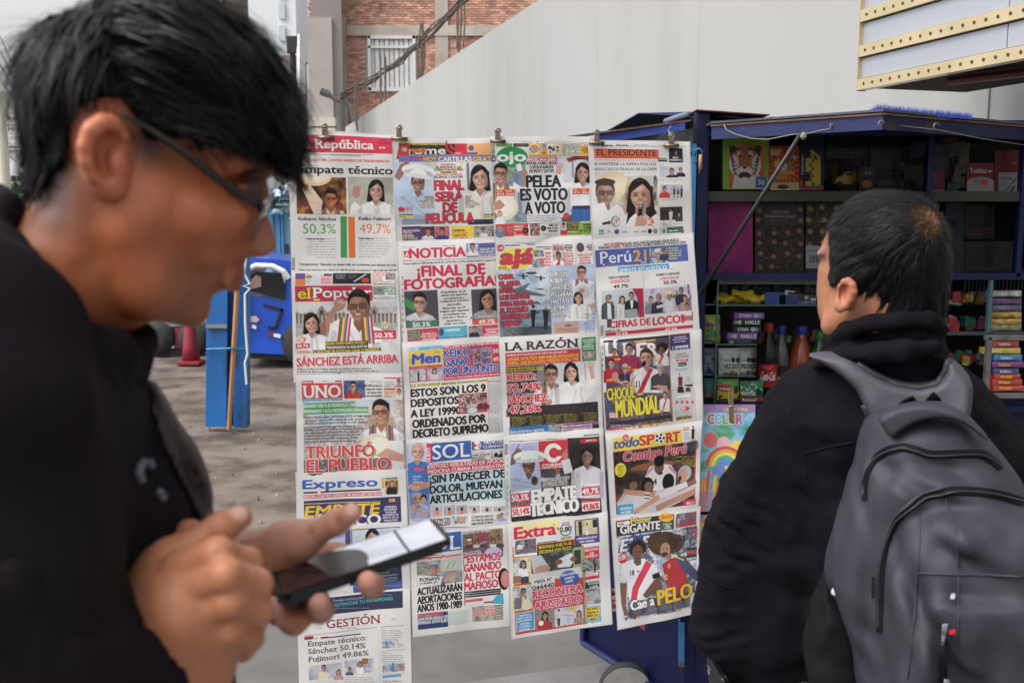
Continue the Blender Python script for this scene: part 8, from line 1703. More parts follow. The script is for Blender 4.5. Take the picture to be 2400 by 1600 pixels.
def cram(x0,x1,y0,y1,Y0,Yb_,n,sz):
 for _ in range(n):
  x,y,Y_=rn.uniform(x0,x1),rn.uniform(y0,y1),rn.uniform(Y0,Yb_);w_,h_=rn.uniform(.5,1.3)*sz,rn.uniform(.4,1.4)*sz;a=P(x,y,Y_);t_=rn.uniform(-.3,.3)
  ux_,uz_=Vector((math.cos(t_),0,math.sin(t_))),Vector((-math.sin(t_),0,math.cos(t_)))
  q.quadbox(a-ux_*w_-uz_*h_,a+ux_*w_-uz_*h_,a+ux_*w_+uz_*h_*.9,a-ux_*w_*.9+uz_*h_,(0,.012,0));mi.extend([rn.randrange(len(pal))]*6)
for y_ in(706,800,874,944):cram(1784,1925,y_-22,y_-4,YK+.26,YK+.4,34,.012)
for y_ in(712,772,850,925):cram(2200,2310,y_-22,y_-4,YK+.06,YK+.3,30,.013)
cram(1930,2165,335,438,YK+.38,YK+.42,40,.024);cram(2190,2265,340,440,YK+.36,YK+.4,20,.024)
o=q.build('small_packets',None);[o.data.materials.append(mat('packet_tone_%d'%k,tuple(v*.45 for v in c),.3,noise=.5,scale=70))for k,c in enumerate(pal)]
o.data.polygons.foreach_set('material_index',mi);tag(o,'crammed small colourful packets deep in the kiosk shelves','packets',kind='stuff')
# ------ people
class Frame:
 """upright working frame that faces a figure square on: authoring coordinates in, place coordinates out"""
 def __init__(s,px,py,Y0):
  s.c=P(px,py,Y0);s.Y0=Y0;a=math.atan2(s.c.x,s.c.y);s.n=Vector((math.sin(a),math.cos(a),0));s.u=Vector((math.cos(a),-math.sin(a),0))
 def P(s,px,py,Y):
  d=P(px,py,1.0)-Vector((0,0,CAMH));t=(Y-s.Y0+s.c.dot(s.n))/d.dot(s.n)
  p=Vector((0,0,CAMH))+d*t;return Vector(((p-s.c).dot(s.u)+s.c.x,Y,p.z))
 def w(s,p):p=Vector(p);q=s.c+s.u*(p.x-s.c.x)+s.n*(p.y-s.Y0);return Vector((q.x,q.y,p.z))
 def wa(s,V):
  V=np.asarray(V,float);o=np.empty_like(V);dx,dy=V[:,0]-s.c.x,V[:,1]-s.Y0
  o[:,0]=s.c.x+s.u.x*dx+s.n.x*dy;o[:,1]=s.c.y+s.u.y*dx+s.n.y*dy;o[:,2]=V[:,2];return o
PP=P
FR=None
def wv(V):return FR.wa(V)if FR else V
def wq(q):
 if FR:q.v=[tuple(FR.w(p_))for p_ in q.v]
 return q
def use(f):
 global FR,PP
 FR=f;PP=f.P if f else P
def tintmat(name,rough=.5,sss=0,sheen=0,bump=0,bscale=200,spec=.5,weave=0):
 """base colour comes from the per-vertex pigment attribute"""
 m=mat(name,(1,1,1),rough,bump=bump,bscale=bscale,spec=spec,sss=sss,sheen=sheen)
 t=m.node_tree;b=t.nodes['Principled BSDF'];a=t.nodes.new('ShaderNodeAttribute');a.attribute_name='pigment'
 n=t.nodes.new('ShaderNodeTexNoise');n.inputs['Scale'].default_value=90;n.inputs['Detail'].default_value=4
 r=t.nodes.new('ShaderNodeMapRange');r.inputs[3].default_value=.86;r.inputs[4].default_value=1.12;t.links.new(n.outputs['Fac'],r.inputs[0])
 mx=t.nodes.new('ShaderNodeMix');mx.data_type='RGBA';mx.blend_type='MULTIPLY';mx.inputs[0].default_value=1
 t.links.new(a.outputs['Color'],mx.inputs[6]);t.links.new(r.outputs[0],mx.inputs[7]);t.links.new(mx.outputs[2],b.inputs['Base Color'])
 return m
def pigment(me,fn,base):
 n=len(me.vertices);co=np.zeros(n*3,np.float32);me.vertices.foreach_get('co',co);co=co.reshape(-1,3)
 c=np.ones((n,4),np.float32);c[:,:3]=base
 for f,col in fn:
  w_=np.clip(f(co),0,1)[:,None];c[:,:3]=c[:,:3]*(1-w_)+np.array(col)*w_
 a=me.attributes.new('pigment','FLOAT_COLOR','POINT');a.data.foreach_set('color',c.ravel())
def ball(px,py,Y,r,hard=.5):
 c=PP(px,py,Y);c=np.array(FR.w(c)if FR else c);return lambda co:(1-np.sqrt(((co-c)**2).sum(1))/r)/hard
def imap(pts,Y0):
 """smooth map over the picture plane from (px, py, value) samples"""
 S=[(PP(x,y,Y0).x,PP(x,y,Y0).z,v)for x,y,v in pts]
 def f(X,Z):
  n=0;d=0
  for a,b,v in S:w_=1/(((X-a)**2+(Z-b)**2)**1.6+1e-7);n=n+w_*v;d=d+w_
  return n/d
 return f
def inflate(poly,Y0,Wf,Df,sm=2,shift=None):
 pl=[(PP(x,y,Y0).x,PP(x,y,Y0).z)for x,y in poly]
 if sm:pl=smooth_poly(pl,sm)
 def f(X,Y,Z):
  x2,z2=X[:,:1,:],Z[:,:1,:];d=poly_sd(x2,z2,pl)
  W_=Wf(x2,z2)if callable(Wf)else Wf;D_=Df(x2,z2)if callable(Df)else Df
  c=Y0 if shift is None else Y0+shift(x2,z2)
  e=np.sqrt(((Y-c)/W_)**2+np.maximum(0,1-d/D_)**2)
  return(e-1)*np.minimum(W_,D_)
 return f
def bounds(pts,pad):
 a=np.array([list(p)for p in pts]);return tuple(a.min(0)-pad),tuple(a.max(0)+pad)
def rb_(px0,py0,px1,py1,Ya,Yb):
 c=[PP(x,y,Y)for x in(px0,px1)for y in(py0,py1)for Y in(Ya,Yb)];c=np.array([list(q)for q in c]);return c.min(0),c.max(0)
from mathutils.bvhtree import BVHTree
def bvh(V,Q):return BVHTree.FromPolygons([tuple(v)for v in V],[tuple(int(i)for i in q)for q in Q])
CAMP=Vector((0,0,CAMH))
def hit(tree,px,py,off=0.):
 d=(P(px,py,1.0)-CAMP).normalized();h=tree.ray_cast(CAMP,d)
 if h[0]is None:return None
 return h[0]+h[1]*off if h[1].dot(d)<0 else h[0]-h[1]*off
def ribbon(tree,pts,r,off=.001,n=6,dens=4):
 out=[]
 for i in range(len(pts)-1):
  for k in range(dens):
   t=k/dens;h=hit(tree,pts[i][0]*(1-t)+pts[i+1][0]*t,pts[i][1]*(1-t)+pts[i+1][1]*t,off)
   if h:out.append(h)
 h=hit(tree,*pts[-1],off)
 if h:out.append(h)
 return out
def strands(V,N,sel,dirf,n,L,wid,seed,lift=.25,seg=4,jit=.25,cols=None):
 """fine locks growing out of a surface: thin tapered ribbons"""
 rs=np.random.RandomState(seed);idx=rs.choice(sel,n)
 p=V[idx]+rs.randn(n,3)*.0012;nn=N[idx];d=dirf(p);d=d-nn*(d*nn).sum(1,keepdims=True)
 d/=np.linalg.norm(d,axis=1,keepdims=True)+1e-9
 d=d+rs.randn(n,3)*jit;d-=nn*(d*nn).sum(1,keepdims=True)*.8;d/=np.linalg.norm(d,axis=1,keepdims=True)+1e-9
 Ln=L*rs.uniform(.5,1.3,n);side=np.cross(d,nn);side/=np.linalg.norm(side,axis=1,keepdims=True)+1e-9
 rows=[];q=p.copy();lf=rs.uniform(.3,1,n)*lift
 for k in range(seg+1):
  t=k/seg;w_=wid*(1-t)**.7+wid*.08
  h=nn*(np.sin(t*math.pi*.75)*Ln*lf*.35)[:,None]
  c=p+d*(Ln*t)[:,None]+h-nn*(Ln*t*t*.38)[:,None]
  rows+=[c-side*w_/2,c+side*w_/2]
 A=np.stack(rows,1).reshape(-1,3);m=2*(seg+1)
 F=np.concatenate([np.stack([np.arange(n)*m+2*k,np.arange(n)*m+2*k+1,np.arange(n)*m+2*k+3,np.arange(n)*m+2*k+2],1)for k in range(seg)])
 return A,F
def normals(me):
 n=len(me.vertices);a=np.zeros(n*3,np.float32);me.vertex_normals.foreach_get('vector',a);return a.reshape(-1,3)
SKIN=tintmat('skin',.48,sss=.12,bump=.06,bscale=500,spec=.4)
HAIR=mat('black_hair',(.004,.0038,.004),.6,noise=.4,scale=80,bump=.4,bscale=300,stretch=(.3,1,1),spec=.1)
HAIRS=mat('black_hair_strands',(.005,.0045,.006),.45,spec=.22)
# ================================================================== young man in front
Y1=.72
FA=Frame(340,400,Y1);use(FA)
man=thing('person','young man in glasses and black hooded jacket looking down at his phone','person',(P(200,1600,Y1).x,Y1,0))
face=[(95,430),(75,350),(62,250),(75,160),(130,80),(230,30),(350,10),(470,30),(560,90),(618,170),(638,260),(636,320),(620,370),(616,398),(610,422),(604,440),(610,464),(622,488),(634,514),(643,544),(648,568),(644,586),(630,597),(606,600),(580,604),(571,610),(568,624),(566,636),(556,646),(548,651),(552,660),(541,672),(522,681),(506,688),(494,698),(482,712),(468,728),(448,742),(424,750),(395,752),(350,752),(270,800),(200,840),(-120,840),(-120,600),(10,540),(60,480)]
WM=[(645,572,.0105),(632,530,.011),(620,492,.013),(600,585,.019),(608,520,.021),(600,480,.026),(560,655,.022),(525,650,.035),(505,725,.026),(470,740,.036),(560,580,.036),(500,600,.053),(565,470,.046),(600,425,.042),(625,360,.044),(560,300,.065),(400,200,.074),(300,100,.076),(150,200,.07),(200,400,.070),(350,480,.071),(460,510,.066),(350,650,.058),(430,690,.049),(200,700,.056),(100,600,.056),(60,450,.06),(-50,800,.06),(250,850,.056)]
Wm=imap(WM,Y1)
fi=inflate(face,Y1,Wm,lambda x,z:np.clip(Wm(x,z)*.92,.009,.065))
def E3(px,py,Y):return tuple(PP(px,py,Y))
YE=.652
def fhead(X,Y,Z):
 f=fi(X,Y,Z)
 for s_ in(1,-1):
  m=lambda y:Y1+(y-Y1)*s_
  e=lambda px,py,y:E3(px,py,Y1)[:1]+(m(y),)+E3(px,py,Y1)[2:]if s_<0 else E3(px,py,y)
  f=smin(f,s_ell(X,Y,Z,e(470,500,.668),(.034,.012,.018)),.02)
  f=smin(f,s_cone(X,Y,Z,e(315,560,.668),e(350,690,.675),.012,.012),.02);f=smin(f,s_cone(X,Y,Z,e(350,690,.675),e(450,728,.697),.012,.011),.018)
  f=smin(f,s_ell(X,Y,Z,e(604,583,.704),(.0105,.0065,.007)),.004)
  f=smin(f,s_cone(X,Y,Z,e(560,388,.672),e(618,402,.695),.009,.008),.012)
  f=smax(f,-s_ell(X,Y,Z,e(596,442,.680),(.016,.016,.011)),.012)
  f=smin(f,s_ell(X,Y,Z,e(590,446,.692),(.0125,.012,.0115)),.004)
  f=smin(f,s_cone(X,Y,Z,e(565,440,.679),e(604,446,.69),.0035,.003),.003)
  f=smax(f,-s_ell(X,Y,Z,e(590,600,.710),(.006,.004,.003)),.002)
  f=smax(f,-s_cone(X,Y,Z,e(536,655,.685),e(560,653,.708),.0022,.0014),.004)
  f=smin(f,s_cone(X,Y,Z,e(538,645,.693),e(560,642,.712),.003,.0045),.006);f=smin(f,s_cone(X,Y,Z,e(532,668,.693),e(552,670,.712),.003,.0048),.006)
 f=smin(f,s_ell(X,Y,Z,E3(262,360,.66),(.02,.009,.03)),.006)
 return f+vnoise(X,Y,Z,.012,2)*.0006
lo,hi=rb_(-80,-10,670,900,Y1-.10,Y1+.09)
V1,Q1=sdf_grid(lo,hi,.0026,fhead);V1=wv(V1)
def fear(X,Y,Z):
 E3=lambda px,py,Y_:tuple(PP(244+(px-243)*.70,364+(py-366)*.74,Y_))
 hel=[(303,345,.656),(298,300,.645),(270,268,.639),(235,264,.636),(200,288,.634),(183,335,.636),(190,385,.639),(212,428,.643),(240,455,.646)]
 ear=s_chain(X,Y,Z,[E3(*h)for h in hel],[.0038,.004,.0042,.0044,.0044,.0042,.0042,.0044,.0055],.006)
 ear=smin(ear,s_ell(X,Y,Z,E3(255,445,.648),(.0105,.0052,.012)),.005)
 ear=smin(ear,s_ell(X,Y,Z,E3(240,350,.651),(.014,.0055,.024)),.006)
 ear=smin(ear,s_chain(X,Y,Z,[E3(262,295,.645),E3(226,322,.642),(E3(218,365,.642)),E3(236,410,.644),E3(262,424,.646)],[.004,.0045,.0045,.004,.0045],.003),.0025)
 ear=smax(ear,-s_ell(X,Y,Z,E3(262,365,.640),(.010,.011,.016)),.003)
 ear=smin(ear,s_ell(X,Y,Z,E3(288,390,.646),(.006,.006,.0095)),.004)
 ear=smin(ear,s_ell(X,Y,Z,E3(262,360,.66),(.02,.009,.03)),.006)
 return smin(ear,s_ell(X,Y,Z,E3(290,375,.668),(.016,.014,.026)),.006)
lo,hi=rb_(160,240,330,490,.62,.69);Ve,Qe=sdf_grid(lo,hi,.0012,fear);Ve=wv(Ve);use(None)
# ---- hands: round-cone chains
def handf(parts,k=.006):
 def f(X,Y,Z):
  r=None
  for kind,pts,rad,kk in parts:
   g=s_chain(X,Y,Z,[E3(*p)for p in pts],rad,.004)if kind=='c' else s_ell(X,Y,Z,E3(*pts),rad)
   r=g if r is None else smin(r,g,kk)
  return r+vnoise(X,Y,Z,.004,5)*.0003
 return f
RH=[('c',[(300,1590,.60),(385,1500,.585),(440,1430,.575)],[.031,.030,.026],0),('c',[(385,1400,.585),(470,1375,.578)],[.020,.018],.014),('c',[(470,1560,.59),(500,1480,.582)],[.022,.019],.014),('c',[(360,1360,.60),(395,1310,.595)],[.016,.013],.014),('c',[(420,1332,.578),(510,1296,.568),(580,1316,.588),(596,1362,.62)],[.0118,.0104,.0092,.0078],.0025),('c',[(430,1388,.570),(530,1346,.558),(604,1368,.577),(606,1412,.612)],[.0122,.0106,.0094,.0082],.0025),('c',[(440,1445,.570),(540,1407,.560),(606,1430,.579),(596,1470,.61)],[.0122,.0102,.0092,.0078],.0025),('c',[(455,1505,.576),(540,1474,.569),(588,1494,.587),(570,1528,.61)],[.0115,.0095,.0084,.0072],.0025),('c',[(385,1330,.60),(450,1285,.60),(515,1240,.607),(562,1212,.618)],[.0145,.0118,.0108,.0085],.008),('c',[(400,1310,.635),(440,1245,.645),(452,1238,.65)],[.011,.008,.0065],.004)]
RH=[(k_,p_,[r_*(.92 if i_>3 else 1)for r_ in rd_],kk_)for i_,(k_,p_,rd_,kk_)in enumerate(RH)]
fR=handf(RH)
lo,hi=rb_(270,1180,660,1640,.53,.68);V2,Q2=sdf_grid(lo,hi,.0019,fR)
LH=[('c',[(470,1330,.80),(560,1320,.775),(640,1310,.755)],[.028,.026,.020],0),('c',[(620,1300,.752),(700,1272,.742)],[.020,.015],.012),('c',[(600,1350,.77),(700,1370,.78)],[.024,.022],.014),('c',[(640,1330,.80),(740,1320,.80)],[.018,.014],.014),('c',[(670,1265,.748),(735,1250,.738),(790,1222,.730),(824,1202,.724)],[.0145,.0108,.0096,.0078],.010),('c',[(700,1300,.79),(790,1300,.80),(850,1330,.77),(872,1372,.715),(862,1362,.697)],[.011,.010,.0095,.009,.0078],.006),('c',[(680,1350,.79),(730,1380,.765),(752,1428,.715),(746,1412,.690)],[.012,.0105,.0098,.008],.006),('c',[(640,1370,.78),(650,1420,.74),(652,1440,.705),(640,1416,.684)],[.011,.009,.0075,.0062],.006),('c',[(660,1380,.77),(700,1430,.745),(690,1455,.72)],[.018,.014,.011],.010)]
fL=handf(LH)
lo,hi=rb_(420,1160,900,1500,.66,.84);V3,Q3=sdf_grid(lo,hi,.0021,fL)
def fbody(X,Y,Z):
 f=s_cone(X,Y,Z,E3(40,900,.76),(P(150,1500,.80).x,.80,.95),.08,.10)
 f=smin(f,s_cone(X,Y,Z,E3(-40,860,.60),E3(30,1500,.56),.045,.04),.03);f=smin(f,s_cone(X,Y,Z,E3(30,1500,.56),E3(330,1560,.60),.036,.028),.02)
 f=smin(f,s_cone(X,Y,Z,E3(150,1500,.86),E3(480,1340,.80),.036,.028),.02)
 return smin(f,s_cone(X,Y,Z,E3(90,640,Y1),E3(60,820,.74),.045,.06),.03)
lo,hi=(-.62,.42,.85),(-.15,1.0,1.62);V4,Q4=sdf_grid(lo,hi,.010,fbody)
def flegs(X,Y,Z):
 f=s_cone(X,Y,Z,(-.42,.74,.98),(-.44,.70,.5),.09,.055);f=smin(f,s_cone(X,Y,Z,(-.44,.70,.5),(-.47,.78,.08),.055,.04),.02)
 f=smin(f,s_cone(X,Y,Z,(-.40,.93,.98),(-.36,.93,.5),.09,.055),.02);return smin(f,s_cone(X,Y,Z,(-.36,.93,.5),(-.37,1.0,.08),.055,.04),.02)
V5,Q5=sdf_grid((-.56,.58,.03),(-.24,1.08,1.08),.014,flegs)
VV,QQ,o_=[],[],0
for v_,q_ in((V1,Q1),(Ve,Qe),(V2,Q2),(V3,Q3),(V4,Q4),(V5,Q5)):VV.append(v_);QQ.append(q_+o_);o_+=len(v_)
bme=np_mesh('body',np.concatenate(VV),np.concatenate(QQ))
use(FA);pg1_=[(ball(240,360,.645,.05,.5),(.54,.175,.092)),(ball(470,520,.66,.07,.9),(.45,.14,.062)),(ball(545,656,.708,.022,.5),(.24,.055,.045)),(ball(560,655,.72,.012,.4),(.24,.055,.05)),(ball(640,580,.71,.03,.8),(.36,.15,.095)),(ball(345,335,.66,.024,.8),(.13,.07,.055)),(ball(100,430,.67,.05,.8),(.06,.04,.035)),(ball(600,385,.685,.016,.5),(.06,.035,.03)),(ball(592,446,.684,.011,.4),(.07,.04,.035)),(ball(560,470,.675,.014,.8),(.24,.09,.05)),(ball(500,590,.672,.05,.9),(.45,.145,.068)),(ball(430,700,.68,.04,.8),(.26,.10,.055))];use(None)  # lit cheeks, shaded jaw and eye zone are painted into the skin colour too
pigment(bme,pg1_+[(ball(520,1400,.57,.12,.5),(.44,.175,.09)),(ball(700,1320,.76,.13,.4),(.44,.175,.09)),(ball(560,1340,.57,.05,.8),(.48,.20,.11)),(ball(750,1412,.69,.02,.6),(.58,.28,.22)),(ball(865,1362,.695,.02,.6),(.58,.28,.22)),(ball(760,1250,.735,.08,.8),(.56,.28,.2)),(ball(640,1416,.685,.012,.6),(.6,.33,.28)),(ball(826,1190,.7175,.007,.4),(.62,.38,.32)),(ball(560,1203,.612,.007,.4),(.58,.34,.28)),(ball(800,1215,.722,.006,.5),(.36,.13,.07)),(ball(735,1243,.73,.006,.5),(.38,.14,.075)),(ball(500,1240,.6,.006,.5),(.34,.12,.065))],(.36,.108,.043))
link('body',bme,SKIN,man)
q=MB()
for(px,py,Y_,r_)in((828,1193,.7165,.006),):pass
# ---- hair
use(FA)
big=[(70,470),(60,350),(48,280),(43,204),(52,150),(75,100),(110,66),(170,44),(225,15),(255,-20),(330,-55),(430,-45),(485,8),(520,30),(565,60),(605,100),(643,155),(670,195),(695,240),(708,290),(708,340),(700,400),(680,560),(420,800),(70,800)]
mask=[(62,440),(40,350),(20,280),(10,100),(200,-150),(600,-100),(800,200),(790,330),(712,395),(690,404),(664,412),(648,394),(630,384),(600,366),(560,352),(510,345),(440,338),(390,332),(352,345),(340,330),(325,300),(296,262),(245,252),(196,268),(170,315),(172,372),(158,405),(110,440)]
HW=imap([(400,0,.086),(250,100,.088),(450,150,.088),(600,200,.078),(680,330,.05),(640,380,.045),(450,320,.078),(350,300,.076),(150,200,.083),(80,380,.066),(180,350,.077),(120,440,.064)],Y1)
fb=inflate(big,Y1,HW,lambda x,z:np.clip(HW(x,z)*.85,.03,.07))
pm=smooth_poly([(PP(x,y,Y1).x,PP(x,y,Y1).z)for x,y in mask],2)
cr=np.array(PP(190,90,Y1))
def fhair(X,Y,Z):
 f=fb(X,Y,Z);dm=poly_sd(X[:,:1,:],Z[:,:1,:],pm)
 ang=np.arctan2(Z-cr[2],X-cr[0]);rad=np.sqrt((X-cr[0])**2+(Z-cr[2])**2)
 lock=vnoise(ang*.16,Y*1.6,rad*.12,.012,3)*.0045+vnoise(ang*.3,Y*2,rad*.2,.010,8)*.002+vnoise(X,Y,Z,.03,4)*.003
 return smax(f+lock,-(dm+vnoise(X,Y,Z,.007,6)*.003+0*Y),.005)
lo,hi=rb_(10,-75,740,460,Y1-.115,Y1+.115)
Vh,Qh=sdf_grid(lo,hi,.003,fhair)
hme0=np_mesh('hair_work',Vh,Qh);hme=np_mesh('hair',wv(Vh),Qh);hair=link('hair',hme,HAIR,man)
Nh=normals(hme0)
def dir1(p):
 d=np.stack([np.ones(len(p))*.8,np.zeros(len(p)),-.25-(p[:,0]-cr[0])*2.2],1)
 back=p[:,0]<cr[0]+.02
 d[back]=np.stack([-.3*np.ones(back.sum()),np.zeros(back.sum()),-np.ones(back.sum())],1);d[:,1]+=(p[:,1]-Y1)*4
 return d
earc=np.array(PP(235,330,.65));sel=np.where((Nh[:,2]>-.6)&(np.linalg.norm((Vh-earc)*np.array([1,.6,1]),axis=1)>.043))[0]
A,F=strands(Vh,Nh,sel,dir1,9000,.042,.0011,4,lift=.5,jit=.2)
fade=np.where((Vh[:,0]<P(330,250,Y1).x)&(Vh[:,2]<P(0,300,Y1).z))[0]
sme=np_mesh('strands',wv(A),F);link('hair_strands',sme,HAIRS,hair)['kind']='stuff'
q=MB();rr=random.Random(5)
for x0,y0,pts in((0,0,[(130,75),(105,62),(88,68),(78,95),(80,125)]),(0,0,[(165,50),(150,38),(120,40),(95,60)]),(0,0,[(200,40),(185,25),(150,28)])):
 for k in range(16):
  o1=(rr.uniform(-5,5),rr.uniform(-5,5));yy=Y1+rr.uniform(-.02,.02);q.tube([PP(a+o1[0]*i/3,b+o1[1]*i/3,yy)for i,(a,b)in enumerate(pts)],[.0006]*len(pts),3)
for k in range(150):
 x=rr.uniform(610,706);y=rr.uniform(330,372);yy=Y1+rr.uniform(-.045,.03);L=rr.uniform(15,50);q.tube([PP(x,y,yy),PP(x+rr.uniform(-3,6),y+L*.5,yy),PP(x+rr.uniform(-12,4),y+L,yy)],[.0012,.001,.0003],3)
for k in range(60):
 x=rr.uniform(440,610);y=rr.uniform(318,345);yy=Y1-.068+rr.uniform(-.003,.01);L=rr.uniform(8,24);q.tube([PP(x,y,yy),PP(x+6,y+L*.5,yy),PP(x+14,y+L,yy)],[.0012,.001,.0003],3)
lk=wq(q).build('loose_locks',HAIRS,hair);lk['kind']='stuff'
# ---- glasses
gl=thing('glasses','thin black framed glasses worn by the young man','glasses',FR.w(PP(600,520,.69)))
BL=mat('glasses_black',(.012,.012,.013),.3)
q=MB();q.tube([PP(285,268,.64),PP(312,282,.643),PP(360,308,.642),PP(420,348,.641),PP(480,396,.644),(PP(540,440,.65)),PP(592,474,.66),PP(606,480,.668)],[.0015,.0018,.0022,.0026,.0028,.003,.003,.0024],10);wq(q).build('temple_arm',BL,gl,True)
fd=Vector((math.cos(R(24)),-.06,-math.sin(R(24))));lat=Vector((.06,1,0)).normalized();upv=lat.cross(fd).normalized();upv=-upv if upv.z<0 else upv
for sg,nm in((-1,'near'),(1,'far')):
 c=PP(613,508,Y1)+lat*(.033*sg);c.y=Y1+.033*sg
 ring=[c+lat*(math.cos(a)*.024)+upv*(math.sin(a)*.019)-fd*(.003*math.cos(a)*sg)for a in[k*2*math.pi/24 for k in range(25)]]
 q=MB();q.tube(ring,.0009 if sg<0 else .0012,6,False);wq(q).build('rim',mat('rim_grey_%s'%nm,(.16,.16,.17),.3,metal=.4),gl,True)
 q=MB();q.add([c]+ring[:-1],[(0,i+1,(i+1)%24+1)for i in range(24)]);wq(q).build('lens',glass('lens_glass_'+nm,(.93,.94,.95),.03),gl)
q=MB();q.tube([PP(625,492,Y1-.011),PP(634,484,Y1),PP(625,492,Y1+.011)],.0018,6);wq(q).build('bridge',BL,gl,True)
q=MB();q.tube([PP(606,478,.666),PP(616,484,.668),PP(612,496,.67)],.003,6);wq(q).build('hinge',BL,gl,True)
use(None)
# ---- phone
ph=thing('phone','black smartphone with a bright screen held in both hands','phone',P(850,1330,.74))
nl,nr,fr_,fl=P(652,1400,.672),P(1060,1262,.757),P(1016,1212,.822),P(632,1336,.737)
nn_=(nr-nl).cross(fl-nl).normalized();nn_=-nn_ if nn_.z<0 else nn_
bm=bmesh.new();vs1=[bm.verts.new(p_)for p_ in(nl,nr,fr_,fl)];vs2=[bm.verts.new(p_-nn_*.0078)for p_ in(nl,nr,fr_,fl)]
bm.faces.new(vs1);bm.faces.new(vs2[::-1]);[bm.faces.new((vs1[i],vs2[i],vs2[(i+1)%4],vs1[(i+1)%4]))for i in range(4)]
ce=[e for e in bm.edges if(e.verts[0]in vs1)!=(e.verts[1]in vs1)]
bmesh.ops.bevel(bm,geom=ce,offset=.009,segments=5,affect='EDGES');bmesh.ops.recalc_face_normals(bm,faces=bm.faces[:])
pm_=bpy.data.meshes.new('case');bm.to_mesh(pm_);bm.free();link('case',pm_,mat('phone_case',(.01,.01,.012),.35),ph)
pg=Page([(0,0),(160,0),(160,75),(0,75)],640,300,base=(.86,.87,.92),name='screen',zs=1)
pg.ph(0,0,160,75,[(.78,.8,.86),(.86,.87,.92),(.9,.9,.94)],3,60);pg.g([(0,0),(52,0),(72,14),(80,40),(80,75),(0,75)],(.07,.045,.045));pg.ph(0,0,40,75,[(.06,.05,.05),(.22,.12,.1),(.1,.06,.06)],5,25);pg.e(66,45,18,32,(.1,.06,.07));pg.r(118,0,121,75,(.12,.13,.2));pg.ln(60,8,74,0,1.4,(.4,.4,.45));pg.r(0,0,160,2,(.05,.05,.06));pg.r(0,73,160,75,(.05,.05,.06));pg.r(0,0,3,75,(.05,.05,.06));pg.r(157,0,160,75,(.05,.05,.06))  # dark left part paints the reflection of head and jacket into the screen
ins=lambda a,b,t:a.lerp(b,t);cc=(nl+nr+fr_+fl)/4
qd=[c.lerp(cc,.035)+nn_*.0006 for c in(fl,fr_,nr,nl)]
link('screen',sheet(qd,1,1),pg.material('phone_screen',.12,emis=.24),ph)
# ---- clothes
JK=mat('black_jacket',(.0075,.0052,.0078),.8,noise=.2,scale=6,bump=.12,bscale=160,spec=.14)
use(FA)
tor=[(-400,480),(-40,490),(5,540),(50,590),(90,650),(130,715),(200,765),(270,785),(320,795),(338,812),(334,850),(356,915),(400,975),(436,1022),(462,1070),(480,1110),(494,1160),(505,1220),(520,1320),(545,1450),(556,1560),(560,1700),(-400,1700)]
xe_=PP(330,900,.72).x;ft_=inflate(tor,.70,lambda x,z:.085+.09*np.clip((xe_-x)/.13,0,1),.06)
neckhole=lambda X,Y,Z:s_cone(X,Y,Z,E3(150,640,Y1),E3(140,780,Y1+.01),.072,.060)
def ftor(X,Y,Z):
 f=ft_(X,Y,Z)
 f=smin(f,s_cone(X,Y,Z,E3(-60,830,.60),E3(0,1560,.54),.062,.066),.05)
 g=f+vnoise(X*.5,Y*.5,Z,.05,3)*.006+vnoise(X+Z*.5,Y,Z*.4,.03,5)*.003
 lean=(PP(0,1100,.7).z-Z)*.12
 g=g+np.sin((X-lean)*330)*.0018*np.clip((X-(PP(370,1000,.7).x+lean*2.2))*60+1,0,1)*np.clip(1-(Z-PP(0,830,.7).z)*30,0,1)
 return g
lo,hi=rb_(-260,460,590,1720,.50,.90);V6,Q6=sdf_grid(lo,hi,.0065,ftor);V6=wv(V6)
jme=np_mesh('jacket',V6,Q6);jk=link('hooded_jacket',jme,JK,man)
def fcol(X,Y,Z):
 pts=[(-30,520,.70),(5,575,.662),(45,640,.642),(88,712,.636),(165,785,.640),(255,815,.66),(300,828,.70),(312,832,.75)]
 f=s_chain(X,Y,Z,[E3(*p_)for p_ in pts],[.012,.012,.012,.012,.012,.013,.013,.013],.01)
 pts=[(5,500,.70),(-20,505,.74),(-20,540,.79)]
 f=smin(f,s_chain(X,Y,Z,[E3(*p_)for p_ in pts],[.016,.022,.022],.01),.01)
 pts=[(-60,640,.64),(0,740,.625),(50,830,.615),(130,885,.618),(220,910,.63),(300,890,.69)]
 f=smin(f,s_chain(X,Y,Z,[E3(*p_)for p_ in pts],[.022,.020,.018,.016,.013,.010],.01),.025)
 f=smin(f,s_chain(X,Y,Z,[E3(325,800,.73),E3(300,790,.78)],[.015,.015],.01),.01)
 return f+vnoise(X,Y,Z,.02,9)*.002
lo,hi=rb_(-120,440,370,960,.58,.85);V7,Q7=sdf_grid(lo,hi,.004,fcol);V7=wv(V7);use(None);link('collar',np_mesh('collar',V7,Q7),JK,jk)
def fsl(X,Y,Z):
 f=s_chain(X,Y,Z,[E3(-60,1420,.52),E3(60,1620,.53),E3(260,1560,.57),E3(352,1500,.585)],[.06,.058,.046,.037],.02)
 f=smin(f,s_chain(X,Y,Z,[E3(-60,900,.58),E3(-60,1420,.53)],[.062,.06],.02),.03)
 f=f+vnoise(X,Y,Z,.03,4)*.005+vnoise(X*2,Y,Z,.02,6)*.002
 a=np.array(P(352,1500,.585));d=np.array(P(300,1540,.578))-a;d=d/np.linalg.norm(d)
 cut=-((X-a[0])*d[0]+(Y-a[1])*d[1]+(Z-a[2])*d[2])
 hole=s_cone(X,Y,Z,E3(300,1540,.578),E3(420,1440,.59),.033,.036)
 return smax(smax(f,cut-.012,.006),-hole,.003)
